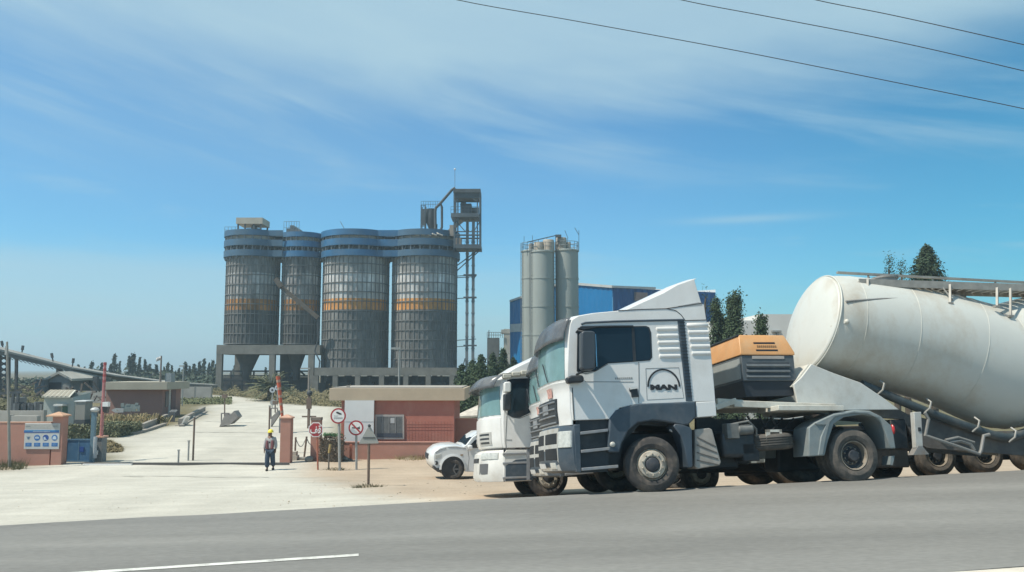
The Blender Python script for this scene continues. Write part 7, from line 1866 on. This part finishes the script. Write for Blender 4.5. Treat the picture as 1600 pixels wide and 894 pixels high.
tuft('weedy soil mound at the foot of the triangular sign', 575, 762.5, .45, .16, 240, 61, lf_scrub); tuft('weed patch at the foot of the yellow-topped stake', 524, 734, .5, .12, 160, 62, lf_scrub); tuft('dry weeds below the low pink wall, near the car', 640, 718, .9, .30, 300, 63, lf_dry); tuft('dry weeds at the brown-pink wall stub beside the car bonnet', 664, 717, .7, .34, 260, 64, lf_scrub); tuft('grey weeds at the foot of the thin tall mast', 8, 733, .9, .55, 320, 65, lf_scrub); tuft('grey weeds by the perimeter wall beyond the mast foot', 24, 728, .5, .3, 160, 66, lf_scrub)
rng = random.Random(67); pts_ = []
for _ in range(1700):
    p = PG(rng.uniform(160, 192), rng.uniform(690, 708))
    q = project(p)
    if q[0] > 197 - abs(q[1] - 703) * 1.8: continue
    pts_.append((p + Vector((0, 0, abs(rng.gauss(0, .05)))), Vector((0, -.3, 1)).normalized()))
leaf_mass('dry_grass', pts_, .14, leaf_mat('island_dry_grass', (.20, .165, .09), .35, 3), rng)
# scattered pebbles and clods over the dirt lot
rng = random.Random(68); m_ = MB()
for _ in range(420):
    px, py = rng.uniform(0, 800), rng.uniform(722, 800); p = PG(px, py); s, n = sn(p.x, p.y)
    if n < 15.7 or n > 36: continue
    r_ = rng.uniform(.008, .024) * (1.2 if px > 450 else .7); m_.ball(p + Vector((0, 0, r_ * .2)), (r_ * rng.uniform(.8, 1.6), r_, r_ * .6), 5, 3)
struct('gravel', m_, M('gravel_tan', (.42, .36, .27), .9, var=.3, scale=1.0), 'stuff')
# trees between the elevator tower and the pale silos, behind the small cab
for i, (px, yt, Y, wd, lab) in enumerate(((722, 572, 72, 1.0, 'dark tree against the plinth end, behind the red gatehouse'), (737, 566, 68, 1.1, 'dark bushy tree under the elevator tower'), (752, 558, 66, 1.15, 'dark tree right behind the small white cab visor'), (770, 556, 74, 1.0, 'tall dark tree before the grey storage bin'), (786, 548, 76, .9, 'slim dark tree at the blue warehouse edge'), (803, 562, 80, 1.0, 'dark tree below the pale silos'))):
    p = P(px, 640, Y); g_ = ground(p.x, Y); h = P(px, yt, Y).z - g_
    tree('cypress_tree', lab, (p.x, Y, g_), h, lambda t, wd=wd: spire(t) * 1.45 * wd, 4500, .17, lf_mid, 200 + i, 90, .02, spread=.30)
# cypresses behind the generator
for i, (px, yt, Y, f_, lab) in enumerate(((1122, 472, 58, 1.1, 'thin-topped cypress close behind the nearest cab'), (1147, 466, 57, .95, 'tall cypress between cab and generator, second from the cab'), (1155, 461, 56, .85, 'tallest cypress behind the generator hood'), (1127, 495, 60, 1.2, 'shorter cypress filling the gap behind the cab'), (1138, 500, 58, 1.3, 'low broad cypress above the generator hood'), (1193, 497, 50, 1.25, 'small young cypress before the white building'))):
    p = P(px, 640, Y); g_ = ground(p.x, Y); h = P(px, yt, Y).z - g_
    tree('cypress_tree', lab, (p.x, Y, g_), h, (lambda t, f_=f_: slim(t) * .72 * f_) if i < 3 else (lambda t, f_=f_: slim(t) * (.75 if i == 5 else .9) * f_), 6500, .13, lf_mid, 220 + i, 150, .03, spread=.2)
for i, (px, yt, Y, rad, n, lab) in enumerate(((1459, 388, 62, lambda t: broad(t) * .72, 12000, 'dense conical conifer showing above the tank catwalk'), (1400, 401, 60, lambda t: slim(t) * .30, 1800, 'wispy sapling top above the tank, taller of two'), (1419, 409, 60, lambda t: slim(t) * .26, 1500, 'wispy sapling top above the tank, shorter of two'), (1106, 446, 60, lambda t: slim(t) * .35, 260, 'bare thin treetop just behind the cab spoiler'))):
    p = P(px, 640, Y); g_ = ground(p.x, Y); h = P(px, yt, Y).z - g_
    tree('conifer_tree' if i == 0 else 'sapling_tree', lab, (p.x, Y, g_), h, rad, n, .16 if i == 0 else .10, lf_dark if i == 0 else lf_mid, 240 + i, 420 if i == 0 else 60, .6 if i == 0 else .3, spread=.07 if i == 0 else .2, lean=.012)
# date palm by the drive
pp_ = PG(424, 626); PT = Thing('palm_tree', 'low bushy date palm on the scrub bank before the silo table', 'tree', pp_)
s_ = pp_.y / FPX; hh = PT.L(424, 603).z
PT.part('trunk', MB().tube([(0, 0, -.3), (.05, 0, hh * .5), (0, 0, hh)], [.55, .5, .42], 12), bark)
rng = random.Random(71); fr = MB()
for k in range(66):
    a = rng.uniform(0, 6.28); el_ = R(rng.uniform(-18, 78)); L_ = rng.uniform(2.4, 3.9); c = Vector((0, 0, hh - .2 + rng.uniform(-.5, .3)))
    d = Vector((math.cos(a), math.sin(a), 0)); path = []
    for i in range(9):
        t = i / 8; path.append(c + d * (L_ * t * math.cos(el_)) + Vector((0, 0, L_ * (math.sin(el_) * t - .42 * t * t))))
    fr.tube(path, [.04 * (1 - i / 9) + .006 for i in range(9)], 4)
    for i in range(1, 9):
        for sd in (-1, 1):
            for j in (0, .5):
                t = min(1, (i + j) / 8); p = c + d * (L_ * t * math.cos(el_)) + Vector((0, 0, L_ * (math.sin(el_) * t - .42 * t * t)))
                side = Vector((-d.y, d.x, 0)) * sd; l_ = .9 * math.sin(math.pi * min(1, t * .8 + .15)); e = p + side * l_ * .7 + d * l_ * .6 + Vector((0, 0, -.18 * l_ + .1)); w_ = d * .07
                fr.add([p - w_, p + w_, e], [(0, 1, 2)])
PT.part('fronds', fr, lf_palm, angle=180)
# ============================================================ hazy sea air
hz_m = bpy.data.materials.new('haze'); hz_m.use_nodes = True; nt = hz_m.node_tree; nt.nodes.remove(nt.nodes['Principled BSDF'])
pv = nt.nodes.new('ShaderNodeVolumePrincipled'); pv.inputs['Color'].default_value = (.74, .93, 1.0, 1); pv.inputs['Density'].default_value = .0008; pv.inputs['Anisotropy'].default_value = .2
nt.links.new(pv.outputs[0], nt.nodes['Material Output'].inputs['Volume'])
if HAZE:
    hb_ = struct('haze', MB().box(-7500, 7500, -600, 9500, -20, 45), hz_m, 'stuff')
